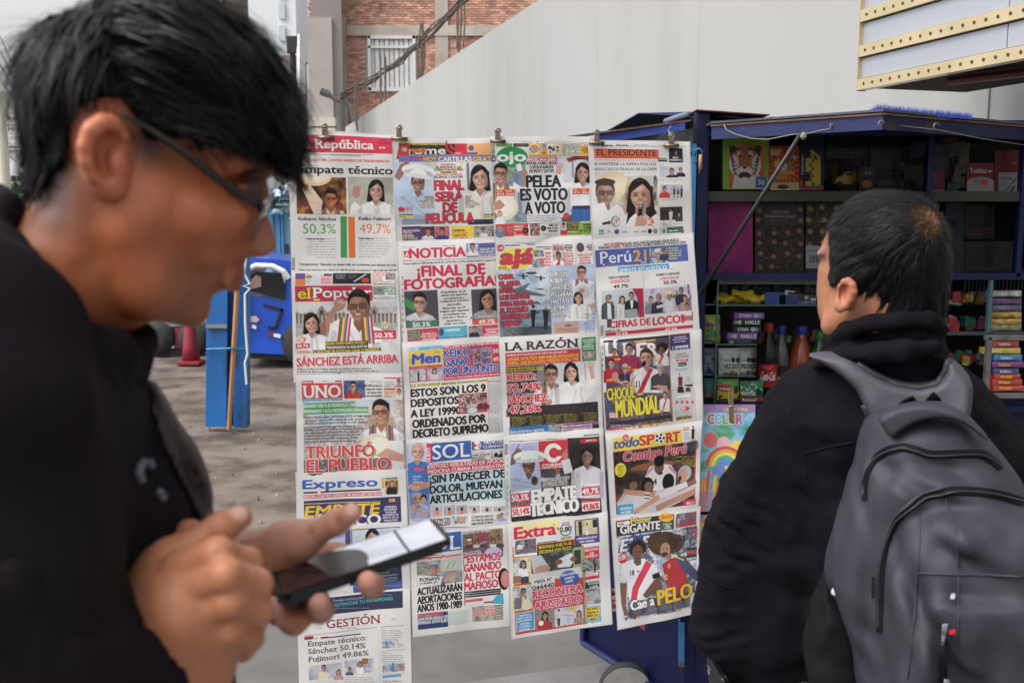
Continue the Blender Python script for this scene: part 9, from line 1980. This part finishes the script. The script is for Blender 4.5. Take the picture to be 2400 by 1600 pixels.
V8,Q8=sdf_grid((-.46,.44,1.2),(-.185,.66,1.72),.0036,fsl);link('sleeve',np_mesh('sleeve',V8,Q8),JK,jk)
def fsl2(X,Y,Z):
 f=s_chain(X,Y,Z,[E3(60,1100,.93),E3(250,1420,.9),E3(470,1340,.80)],[.06,.052,.038],.02);return f+vnoise(X,Y,Z,.03,4)*.004
V9,Q9=sdf_grid((-.5,.72,1.1),(-.2,1.05,1.62),.008,fsl2);link('sleeve',np_mesh('sleeve',V9,Q9),JK,jk)
use(FA);st_=smooth_poly([(PP(x,y,.70).x,PP(x,y,.70).z)for x,y in[(346,880),(385,925),(440,1000),(480,1070),(510,1150),(530,1230),(482,1240),(454,1160),(418,1080),(376,990),(344,910)]],2)
def fpan(X,Y,Z):return smax(ftor(X,Y,Z)-.003+np.sin((X+(Z-1.4)*.42)*520)*.0014,-poly_sd(X[:,:1,:],Z[:,:1,:],st_)+0*Y,.002)
lo,hi=rb_(310,860,560,1260,.56,.80);Vp,Qp=sdf_grid(lo,hi,.003,fpan);Vp=wv(Vp);use(None);link('front_panel',np_mesh('panel',Vp,Qp),mat('ribbed_placket',(.013,.0085,.0105),.55,noise=.2,scale=12,spec=.4),jk)
tr6=bvh(V6,Q6)
for pts in([(336,1082),(326,1095),(322,1112),(330,1130)],[(345,1080),(352,1096)],[(366,1150),(380,1164),(374,1172)]):
 lp=ribbon(tr6,pts,.004,.001)
 if len(lp)>2:q=MB();q.tube(lp,.003,6);q.build('chest_emblem',mat('pale_emblem',(.1,.105,.13),.6)if 'pale_emblem' not in bpy.data.materials else bpy.data.materials['pale_emblem'],jk,True)
lp=ribbon(tr6,[(345,880),(395,985),(430,1060),(460,1130),(478,1190)],.004,.0015)
if len(lp)>3:q=MB();q.tube(lp,.0028,6);q.build('zipper',mat('zip_dull',(.05,.045,.05),.4,metal=.4),jk,True)
tro=mat('dark_trousers',(.012,.012,.015),.8)
V10,Q10=sdf_grid((-.6,.55,.06),(-.2,1.12,1.08),.016,lambda X,Y,Z:flegs(X,Y,Z)-.014);link('trousers',np_mesh('trousers',V10,Q10),tro,man)
for x_,y_ in((-.47,.78),(-.37,1.0)):
 V,Q=sdf_grid((x_-.09,y_-.08,0),(x_+.2,y_+.08,.14),.008,lambda X,Y,Z:smax(smin(s_cone(X,Y,Z,(x_-.02,y_,.045),(x_+.14,y_,.035),.045,.036),s_cone(X,Y,Z,(x_,y_,.06),(x_,y_,.11),.045,.045),.02),.012-Z,.004));link('shoe',np_mesh('shoe',V,Q),M['black'],man)
# ================================================================== man with the backpack
Y2=1.46
FB=Frame(2080,700,Y2);use(FB)
m2=thing('person','man with short black hair seen from behind in a dark jacket','person',(P(2080,1600,Y2).x,Y2,0))
hd=[(x,y)for x,y in[(1948,520),(1938,540),(1924,572),(1922,592),(1926,606),(1919,618),(1913,634),(1913,660),(1911,685),(1913,715),(1915,743),(1926,767),(1946,782),(1962,800),(1972,840),(2180,880),(2200,760),(2212,700),(2221,640),(2221,570),(2208,520),(2180,486),(2145,464),(2100,452),(2050,452),(2010,466),(1975,490)]]
W2=imap([(1915,620,.05),(1915,700,.05),(1930,760,.045),(1980,620,.085),(2080,550,.092),(2180,560,.085),(2000,760,.06),(2100,760,.065),(2050,860,.06)],Y2)
fh2=inflate(hd,Y2,W2,lambda x,z:np.clip(W2(x,z)*.75,.02,.062),shift=lambda x,z:np.clip((PP(2060,620,Y2).x-x)*.35,-.02,.04))
def E2(px,py,Y):return tuple(PP(px,py,Y))
def fhead2(X,Y,Z):
 f=fh2(X,Y,Z)
 f=smin(f,s_cone(X,Y,Z,E2(2060,720,1.45),E2(2070,900,1.48),.058,.07),.03)
 f=smin(f,s_cone(X,Y,Z,E2(1988,735,1.408),E2(1945,764,1.43),.010,.010),.03)
 f=smin(f,s_ell(X,Y,Z,E2(1925,594,1.47),(.006,.02,.005)),.01)
 ya=1.366
 hel=[(1966,700,ya+.006),(1970,672,ya+.004),(1978,660,ya),(1988,658,ya-.004),(1998,668,ya-.006),(2001,684,ya-.006),(1995,702,ya-.002),(1984,716,ya+.002),(1972,724,ya+.004)]
 ear=s_chain(X,Y,Z,[E2(*h)for h in hel],[.0035,.004,.0042,.0045,.005,.005,.0045,.0045,.005],.003)
 ear=smin(ear,s_ell(X,Y,Z,E2(1964,716,ya+.006),(.0065,.006,.009)),.005)
 ear=smin(ear,s_ell(X,Y,Z,E2(1982,690,ya+.009),(.011,.005,.019)),.005)
 ear=smin(ear,s_chain(X,Y,Z,[E2(1982,668,ya+.002),E2(1989,684,ya),E2(1981,704,ya+.003)],[.0028,.003,.003],.002),.002)
 ear=smax(ear,-s_ell(X,Y,Z,E2(1976,688,ya-.001),(.0065,.011,.012)),.002)
 ear=smin(ear,s_ell(X,Y,Z,E2(1990,694,ya+.02),(.010,.016,.018)),.006)
 f=smin(f,ear,.004)
 return f+vnoise(X,Y,Z,.01,2)*.0006
lo,hi=rb_(1890,430,2250,900,1.33,1.60);V,Q=sdf_grid(lo,hi,.0023,fhead2);V=wv(V);use(None)
def fb2(X,Y,Z):
 f=smin(s_cone(X,Y,Z,E2(2120,920,1.53),(.56,1.53,.9),.075,.09),s_cone(X,Y,Z,E2(1850,990,1.5),E2(1720,1380,1.48),.038,.03),.03)
 f=smin(f,s_cone(X,Y,Z,E2(1720,1380,1.48),E2(1735,1640,1.46),.03,.024),.02)
 f=smin(f,s_cone(X,Y,Z,E2(2280,1050,1.53),(.74,1.52,1.1),.035,.03),.03)
 f=smin(f,s_cone(X,Y,Z,(.45,1.5,.92),(.44,1.48,.08),.085,.04),.03);f=smin(f,s_cone(X,Y,Z,(.64,1.5,.92),(.66,1.5,.08),.085,.04),.03)
 return smin(f,s_cone(X,Y,Z,E2(1735,1640,1.47),E2(1742,1680,1.45),.024,.024),.02)
use(FB);Vb,Qb=sdf_grid((.2,1.28,.04),(.95,1.7,1.55),.013,fb2);Vb=wv(Vb)
RHD=[('c',[(1735,1615,1.45),(1742,1660,1.44)],[.022,.024],0)]+[('c',[(1722+k*12,1665,1.43+k*.006),(1718+k*12,1705,1.425+k*.006),(1722+k*11,1730,1.44)],[.010,.009,.007],.005)for k in range(4)]+[('c',[(1755,1640,1.43),(1770,1670,1.42),(1772,1700,1.43)],[.012,.010,.008],.006)]
lo,hi=rb_(1680,1560,1810,1780,1.38,1.50);Vc,Qc=sdf_grid(lo,hi,.003,handf(RHD));Vc=wv(Vc)
VV=np.concatenate([V,Vb,Vc]);QQ=np.concatenate([Q,Qb+len(V),Qc+len(V)+len(Vb)])
b2=np_mesh('body',VV,QQ)
use(FB)
pigment(b2,[(ball(1982,690,1.365,.035,.8),(.42,.16,.095)),(ball(1935,690,1.44,.06,.9),(.36,.15,.085)),(ball(1926,590,1.45,.008,.6),(.1,.06,.05)),(ball(1955,640,1.40,.022,.6),(.16,.09,.07))],(.31,.13,.07))
link('body',b2,SKIN,m2)
big2=[(x,y)for x,y in[(1908,660),(1912,630),(1918,590),(1928,556),(1938,530),(1955,505),(1978,480),(2012,458),(2050,446),(2100,446),(2150,458),(2188,480),(2214,518),(2227,565),(2228,640),(2220,700),(2205,760),(2190,860),(1960,860),(1915,770),(1906,710)]]
mk2=[(1900,400),(2300,400),(2300,830),(2040,830),(2030,780),(2024,744),(2014,722),(2010,700),(2006,676),(1996,655),(1984,648),(1970,652),(1962,668),(1950,672),(1944,660),(1947,630),(1946,590),(1942,552),(1938,530)]
fb_2=inflate(big2,Y2,lambda x,z:W2(x,z)+.008,lambda x,z:np.clip(W2(x,z)*.75,.02,.064),shift=lambda x,z:np.clip((PP(2060,620,Y2).x-x)*.35,-.02,.04))
pm2=smooth_poly([(PP(x,y,Y2).x,PP(x,y,Y2).z)for x,y in mk2],2);cr2=np.array(PP(2170,535,1.39))
def fhair2(X,Y,Z):
 f=fb_2(X,Y,Z);dm=poly_sd(X[:,:1,:],Z[:,:1,:],pm2)
 ang=np.arctan2(Z-cr2[2],X-cr2[0]);rad=np.sqrt((X-cr2[0])**2+(Z-cr2[2])**2)
 l=vnoise(ang*.25,Y*1.3,rad*.1,.012,3)*.0022+vnoise(ang*.6,Y*2,rad*.2,.012,8)*.0012
 return smax(f+l,-(dm+vnoise(X,Y,Z,.005,6)*.0025),.004)
lo,hi=rb_(1895,425,2260,850,1.33,1.60);Vh,Qh=sdf_grid(lo,hi,.0024,fhair2)
hm20=np_mesh('hair_work',Vh,Qh);hm2=np_mesh('hair',wv(Vh),Qh)
hp=[(ball(2158,535,1.385,.034,.9),(.20,.09,.04)),(ball(2178,520,1.39,.024,.8),(.24,.11,.05)),(ball(1955,655,1.40,.02,.8),(.05,.045,.045))]
pigment(hm2,hp,(.0045,.004,.005));HT=tintmat('hair_pigment',.6,bump=.3,bscale=420,spec=.1);hair2=link('hair',hm2,HT,m2)
Nh=normals(hm20);ok=np.where((Nh[:,1]<.4)&(poly_sd(Vh[:,0].copy(),Vh[:,2].copy(),pm2)>.006))[0]
bald=np.exp(-(np.linalg.norm(Vh[ok]-np.array(PP(2162,533,1.385)),axis=1)/.022)**2)
ok=ok[np.random.RandomState(1).rand(len(ok))>bald*.92]
def dir2(p):
 d=p-cr2;d=d/(np.linalg.norm(d,axis=1,keepdims=True)+1e-6);d[:,0]-=.35*(p[:,2]>cr2[2]-.05);d[:,2]-=.55;d[:,1]*=.4
 return d
A,F=strands(Vh,Nh,ok,dir2,17000,.026,.00042,11,lift=.45,jit=.16,seg=3)
sm2=np_mesh('strands',wv(A),F);so=link('hair_strands',sm2,mat('dark_hair_strands',(.008,.0075,.008),.42,spec=.25),hair2);so['kind']='stuff'
A,F=strands(Vh,Nh,np.where(Vh[:,0]<PP(1965,600,1.42).x)[0],dir2,500,.014,.0004,12,lift=.3,jit=.3,seg=3)
so=link('hair_strands',np_mesh('strands',wv(A),F),mat('grey_hair_strands',(.14,.13,.13),.4),hair2);so['kind']='stuff'
# ---- jacket
JK2=mat('charcoal_jacket',(.0055,.0045,.0065),.85,noise=.18,scale=5,bump=.15,bscale=260,spec=.1)
tor2=[(1870,868),(1910,846),(1960,800),(2010,775),(2180,765),(2220,840),(2290,880),(2345,935),(2392,1005),(2425,1090),(2440,1250),(2440,1760),(1900,1760),(1880,1300),(1860,1100),(1830,980),(1840,900)]
arm2=[(1850,872),(1800,920),(1772,962),(1745,1018),(1718,1075),(1692,1120),(1668,1175),(1645,1240),(1640,1300),(1638,1362),(1620,1425),(1616,1465),(1632,1505),(1655,1545),(1688,1578),(1712,1590),(1752,1600),(1762,1660),(1900,1660),(1915,1450),(1925,1300),(1935,1150),(1960,1000),(1960,900),(1900,860)]
f_t2=inflate(tor2,1.50,.13,.09);f_a2=inflate(arm2,1.47,.062,.055)
def fj2(X,Y,Z):
 f=smin(f_t2(X,Y,Z),f_a2(X,Y,Z),.04)
 f=f+vnoise(X*.7,Y,Z*1.2,.045,3)*.005+vnoise(X+Z*.7,Y,Z-X*.4,.022,5)*.0028
 e=np.array(PP(1720,1280,1.42));g=np.exp(-(((X-e[0])/.06)**2+((Z-e[2])/.09)**2));f=f+np.sin((Z*1.0+X*.55)*190+vnoise(X,Y,Z,.03,2)*3)*.0032*g
 e=np.array(PP(1680,1480,1.42));g=np.exp(-(((X-e[0])/.05)**2+((Z-e[2])/.05)**2));f=f+np.sin((Z*1.0-X*.35)*240+vnoise(X,Y,Z,.03,4)*3)*.003*g
 return f
lo,hi=rb_(1590,730,2520,1720,1.33,1.66);V11,Q11=sdf_grid(lo,hi,.0058,fj2);V11=wv(V11)
j2=link('jacket',np_mesh('jacket',V11,Q11),JK2,m2)
hoodp=[(1935,826),(1950,800),(1985,772),(2035,750),(2110,740),(2180,744),(2212,772),(2226,840),(2216,884),(2190,910),(2140,916),(2080,908),(2030,886),(1990,866),(1940,858),(1900,862),(1908,842)]
g_h=inflate(hoodp,1.44,.066,.035,sm=1)
def fc2(X,Y,Z):
 pts=[(1936,826,1.46),(1950,802,1.43),(1985,776,1.385),(2040,757,1.365),(2110,748,1.36),(2175,752,1.372),(2206,772,1.41)]
 f=smin(g_h(X,Y,Z),s_chain(X,Y,Z,[E2(*p_)for p_ in pts],[.010,.011,.012,.012,.012,.012,.011],.008),.008)
 pts=[(1940,850,1.40),(1985,832,1.37),(2050,826,1.348),(2120,822,1.343),(2190,815,1.36)]
 f=smin(f,s_chain(X,Y,Z,[E2(*p_)for p_ in pts],[.008,.010,.014,.014,.010],.012),.012)
 return f+vnoise(X,Y,Z,.02,9)*.0022+vnoise(X*.6,Y,Z*1.6,.012,5)*.0012
lo,hi=rb_(1890,720,2250,930,1.31,1.54);V12,Q12=sdf_grid(lo,hi,.0036,fc2);V12=wv(V12);link('collar',np_mesh('collar',V12,Q12),JK2,j2)
tj=bvh(V11,Q11);SE=mat('seam_thread',(.009,.0075,.010),.8,spec=.1)
for pts in([(1806,925),(1845,960),(1868,1010),(1886,1062),(1890,1120)],[(1888,1062),(1950,1045),(2010,1035)],[(1678,1150),(1720,1172),(1770,1205)],[(1640,1330),(1690,1368),(1720,1380)]):
 lp=ribbon(tj,pts,.001,.0004)
 if len(lp)>3:q=MB();q.tube(lp,.0013,5);q.build('seam',SE,j2,True)
V13,Q13=sdf_grid((.3,1.38,.06),(.8,1.62,1.0),.014,lambda X,Y,Z:smin(s_cone(X,Y,Z,(.45,1.5,.92),(.44,1.48,.08),.10,.055),s_cone(X,Y,Z,(.64,1.5,.92),(.66,1.5,.08),.10,.055),.02));link('trousers',np_mesh('trousers',wv(V13),Q13),tro,m2)
for x_ in(.44,.66):
 V,Q=sdf_grid((x_-.08,1.38,0),(x_+.08,1.72,.14),.008,lambda X,Y,Z:smax(smin(s_cone(X,Y,Z,(x_,1.46,.045),(x_,1.64,.035),.045,.038),s_cone(X,Y,Z,(x_,1.48,.06),(x_,1.48,.11),.045,.045),.02),.012-Z,.004));link('shoe',np_mesh('shoe',wv(V),Q),M['black'],m2)
q=MB();v=[PP(1656,1540,1.41),PP(1668,1548,1.40),PP(1700,1600,1.39),PP(1720,1640,1.39),PP(1690,1660,1.41),PP(1662,1600,1.42)]
q.add(v+[x+Vector((.004,.012,0))for x in v],[(5,4,3,2,1,0),(6,7,8,9,10,11)]+[(i,(i+1)%6,(i+1)%6+6,i+6)for i in range(6)])
tag(wq(q).build('printed_bag',mat('black_white_print',(.012,.012,.015),.35,dirt=(.3,.3,.33),dscale=60,dlo=.58,dhi=.6)),'crumpled black and white printed bag in the hand of the man with the backpack','bag')
# ---- backpack
bp=thing('backpack','grey lavender backpack with black zips worn by the man in the dark jacket','backpack',P(2230,1590,1.30))
BPm=mat('backpack_cloth',(.031,.028,.041),.58,noise=.14,scale=9,bump=.2,bscale=900,spec=.4,dirt=(.042,.038,.048),dscale=14,dlo=.5,dhi=.75);BK=mat('black_webbing',(.006,.006,.007),.8,bump=.2,bscale=500,spec=.15);BK2=mat('black_binding',(.02,.02,.022),.6)
bag=[(2040,985),(2070,962),(2120,950),(2200,948),(2262,962),(2310,1010),(2350,1060),(2400,1150),(2450,1300),(2470,1640),(2470,1750),(2010,1750),(2005,1560),(1975,1450),(1931,1345),(1933,1310),(1945,1245),(1982,1150),(2012,1060)]
pk1=[(2034,1130),(2060,1085),(2100,1060),(2180,1062),(2300,1070),(2345,1100),(2400,1190),(2470,1300),(2470,1750),(2036,1750),(2030,1400),(2026,1200)]
pk2=[(2066,1500),(2070,1300),(2092,1235),(2130,1190),(2172,1168),(2235,1158),(2330,1164),(2400,1186),(2480,1230),(2480,1750),(2070,1750)]
g1=inflate(bag,1.34,.095,.05);g2=inflate(pk1,1.295,.085,.045);g3=inflate(pk2,1.25,.075,.035)
pk3=[(2150,1343),(2200,1346),(2300,1345),(2480,1350),(2480,1750),(2124,1750),(2140,1450)]
g4=inflate(pk3,1.235,.072,.02,sm=1)
def fbag(X,Y,Z):
 f=smin(g1(X,Y,Z),g2(X,Y,Z),.008);f=smin(f,g3(X,Y,Z),.007);f=smin(f,g4(X,Y,Z),.004)
 f=f+vnoise(X*1.1,Y,Z*.6,.06,13)*.009+vnoise(X+Z*.5,Y,(Z-X*.5)*.6,.03,15)*.0035
 for px,py,w_,h_,fr2,ph_ in((2180,1140,.06,.02,150,0),(2110,1330,.04,.06,130,1),(2280,1290,.06,.04,110,2),(2200,1450,.05,.05,120,3),(2020,1200,.03,.07,140,1)):
  e=np.array(PP(px,py,1.22));g=np.exp(-(((X-e[0])/w_)**2+((Z-e[2])/h_)**2));f=f+np.sin((X*(.9 if ph_%2 else .5)+Z*(.35 if ph_%2 else .9))*fr2+ph_)*.003*g
 return f
lo,hi=rb_(1900,930,2440,1700,1.14,1.46);V14,Q14=sdf_grid(lo,hi,.0040,fbag);V14=wv(V14)
link('main_bag',np_mesh('bag',V14,Q14),BPm,bp);tb_=bvh(V14,Q14)
yk=[(1876,840),(1920,832),(1974,834),(2010,850),(2050,878),(2100,900),(2150,908),(2196,900),(2216,872),(2222,842),(2255,862),(2286,900),(2284,945),(2278,985),(2250,1020),(2060,1020),(2036,980),(2020,945),(2001,913),(1957,879),(1910,856)]
g5=inflate(yk,1.338,.030,.012,sm=1,shift=lambda x,z:np.clip((z-PP(0,960,1.33).z),-.05,.2)*.22+np.clip(PP(1990,900,1.33).x-x,0,.2)*.18)
lo,hi=rb_(1860,820,2300,1030,1.27,1.5);V15,Q15=sdf_grid(lo,hi,.0032,lambda X,Y,Z:g5(X,Y,Z)+vnoise(X,Y,Z,.03,3)*.0015);V15=wv(V15);link('yoke',np_mesh('yoke',V15,Q15),mat('yoke_cloth',(.054,.05,.066),.6,noise=.06,scale=8,bump=.12,bscale=700),bp)
ty=bvh(V15,Q15)
for pts in([(1878,842),(1915,857),(1957,880),(2000,914),(2022,948),(2036,980)],[(2010,852),(2050,880),(2100,902),(2150,909),(2192,901),(2213,872),(2220,846)]):
 lp=ribbon(ty,[(x+(3 if i else 0),y-0)for i,(x,y)in enumerate(pts)],.004,.0)
 if len(lp)>4:q=MB();q.tube(lp,.0052,8);q.build('binding',BK2,bp,True)
fl_=[(2054,975),(2092,952),(2144,940),(2195,941),(2246,957),(2282,985),(2318,1024),(2312,1034),(2280,1006),(2246,984),(2199,976),(2148,986),(2112,1008),(2090,1028),(2070,1004)]
g6=inflate(fl_,1.262,.02,.007,sm=1);lo,hi=rb_(2040,925,2330,1045,1.22,1.3);V16,Q16=sdf_grid(lo,hi,.0026,g6);V16=wv(V16);link('grab_flap',np_mesh('flap',V16,Q16),BPm,bp)
for pts in([(2106,946),(2120,938),(2148,938)],[(2170,936),(2188,920),(2208,938)]):
 q=MB();q.quadbox(PP(pts[0][0],pts[0][1]+3,1.29),PP(pts[2][0],pts[2][1]+2,1.29),PP(pts[2][0]-8,pts[2][1]-8,1.28),PP(pts[1][0],pts[1][1],1.28),(0,.012,0));wq(q).build('webbing_tab',BK,bp)
def band(pts,wpx,off,nm,m_,dens=5):
 P2=[]
 for i in range(len(pts)-1):
  for k in range(dens):t=k/dens;P2.append((pts[i][0]*(1-t)+pts[i+1][0]*t,pts[i][1]*(1-t)+pts[i+1][1]*t))
 P2.append(pts[-1])
 for _ in range(3):P2=[P2[0]]+[((P2[i-1][0]+2*P2[i][0]+P2[i+1][0])/4,(P2[i-1][1]+2*P2[i][1]+P2[i+1][1])/4)for i in range(1,len(P2)-1)]+[P2[-1]]
 rows=[]
 for i,p_ in enumerate(P2):
  a,b=P2[max(i-1,0)],P2[min(i+1,len(P2)-1)];d=Vector((b[0]-a[0],b[1]-a[1])).normalized();n_=(-d.y,d.x)
  h=[hit(tb_,p_[0]+n_[0]*o,p_[1]+n_[1]*o,off+e)for o,e in((-wpx,-.003),(-wpx*.8,0),(-wpx*.25,.0012),(wpx*.25,.0012),(wpx*.8,0),(wpx,-.003))]
  if None not in h:rows.append(h)
 q=MB();n=len(rows)
 q.add([p_ for r in rows for p_ in r],[(i*6+j,(i+1)*6+j,(i+1)*6+j+1,i*6+j+1)for i in range(n-1)for j in range(5)])
 o=q.build(nm,m_,bp,True);return o,P2
def zipline(pts,r,nm='zip'):
 z_,P2=band(pts,r*1500,.0022,nm,BK)
 lp2=[h for h in(hit(tb_,x,y,.0042)for x,y in P2)if h];q=MB();q.tube(lp2,.0012,5);q.build('zip_teeth',mat('zip_teeth',(.03,.03,.034),.35)if 'zip_teeth' not in bpy.data.materials else bpy.data.materials['zip_teeth'],z_,True)
 band([(x,y-13)for x,y in pts],3.5,.003,'piping',BPm)
zipline([(2027,1170),(2026,1140),(2032,1108),(2048,1080),(2076,1060),(2117,1050),(2150,1058),(2178,1068),(2246,1066),(2297,1066),(2322,1080),(2344,1098)],.0052)
zipline([(2062,1478),(2063,1421),(2066,1344),(2076,1275),(2098,1224),(2136,1186),(2174,1163),(2235,1152),(2327,1158),(2398,1180)],.0056)
lp=ribbon(tb_,[(2152,1342),(2200,1344),(2247,1346),(2320,1346),(2396,1350)],.001,.001);q=MB();q.tube(lp,.0016,5);q.build('pocket_seam',mat('dark_seam',(.035,.032,.045),.7),bp,True)
for pts in([(2155,1192),(2156,1260),(2152,1340),(2143,1440),(2128,1590)],[(2216,1170),(2238,1230),(2248,1330)],[(2246,1350),(2246,1440),(2244,1500)]):
 lp=ribbon(tb_,pts,.001,.0006)
 if len(lp)>3:q=MB();q.tube(lp,.0011,5);q.build('seam',bpy.data.materials['dark_seam'],bp,True)
def patch(nm,pts,m_,off=.003,th=.002):
 h=[hit(tb_,x,y,off)for x,y in pts]
 if None in h:return
 yy=min(c.y for c in h);d=Vector((0,th,0));q=MB();q.quadbox(*h,d);return q.build(nm,m_,bp)
patch('puller_strap',[(2224,1395),(2234,1395),(2226,1520),(2214,1520)],BK,.006);patch('puller_strap',[(2214,1520),(2226,1520),(2212,1598),(2200,1598)],BK,.006)
patch('puller_label',[(2213,1455),(2223,1455),(2219,1500),(2210,1500)],mat('label_grey',(.42,.42,.46),.5,dirt=(.08,.08,.1),dscale=120,dlo=.5,dhi=.52),.009);patch('puller_label',[(2225,1398),(2232,1398),(2231,1414),(2224,1414)],bpy.data.materials['label_grey'],.009)
patch('red_tab',[(2228,1468),(2238,1468),(2238,1476),(2228,1476)],mat('red_tab',(.7,.01,.02),.5),.010);patch('puller_clip',[(2197,1586),(2214,1586),(2213,1594),(2196,1594)],mat('bright_clip',(.7,.7,.72),.3),.009)
patch('zip_pull',[(2056,1350),(2064,1350),(2062,1400),(2055,1400)],BK,.008)
sp_=[(1934,1338),(1960,1362),(2003,1398),(2038,1428),(2046,1520),(2046,1750),(1960,1750),(1900,1600),(1880,1480),(1905,1400)]
g7=inflate(sp_,1.36,.075,.03,sm=1);lo,hi=rb_(1860,1320,2060,1660,1.26,1.44);V17,Q17=sdf_grid(lo,hi,.004,lambda X,Y,Z:g7(X,Y,Z)+vnoise(X,Y,Z,.03,3)*.004);V17=wv(V17);link('side_pocket',np_mesh('pocket',V17,Q17),BK,bp)
V,Q=sdf_grid(*rb_(1948,1368,2014,1424,1.27,1.33),.0016,lambda X,Y,Z:s_cone(X,Y,Z,E2(1962,1385,1.297),E2(2000,1410,1.292),.007,.008)+vnoise(X,Y,Z,.006,3)*.003)
tag(link('tissue',np_mesh('tissue',wv(V),Q),mat('pale_tissue',(.55,.57,.68),.8)),'crumpled pale tissue tucked in the side pocket of the backpack','tissue')
bpy.data.objects.remove(_tob)
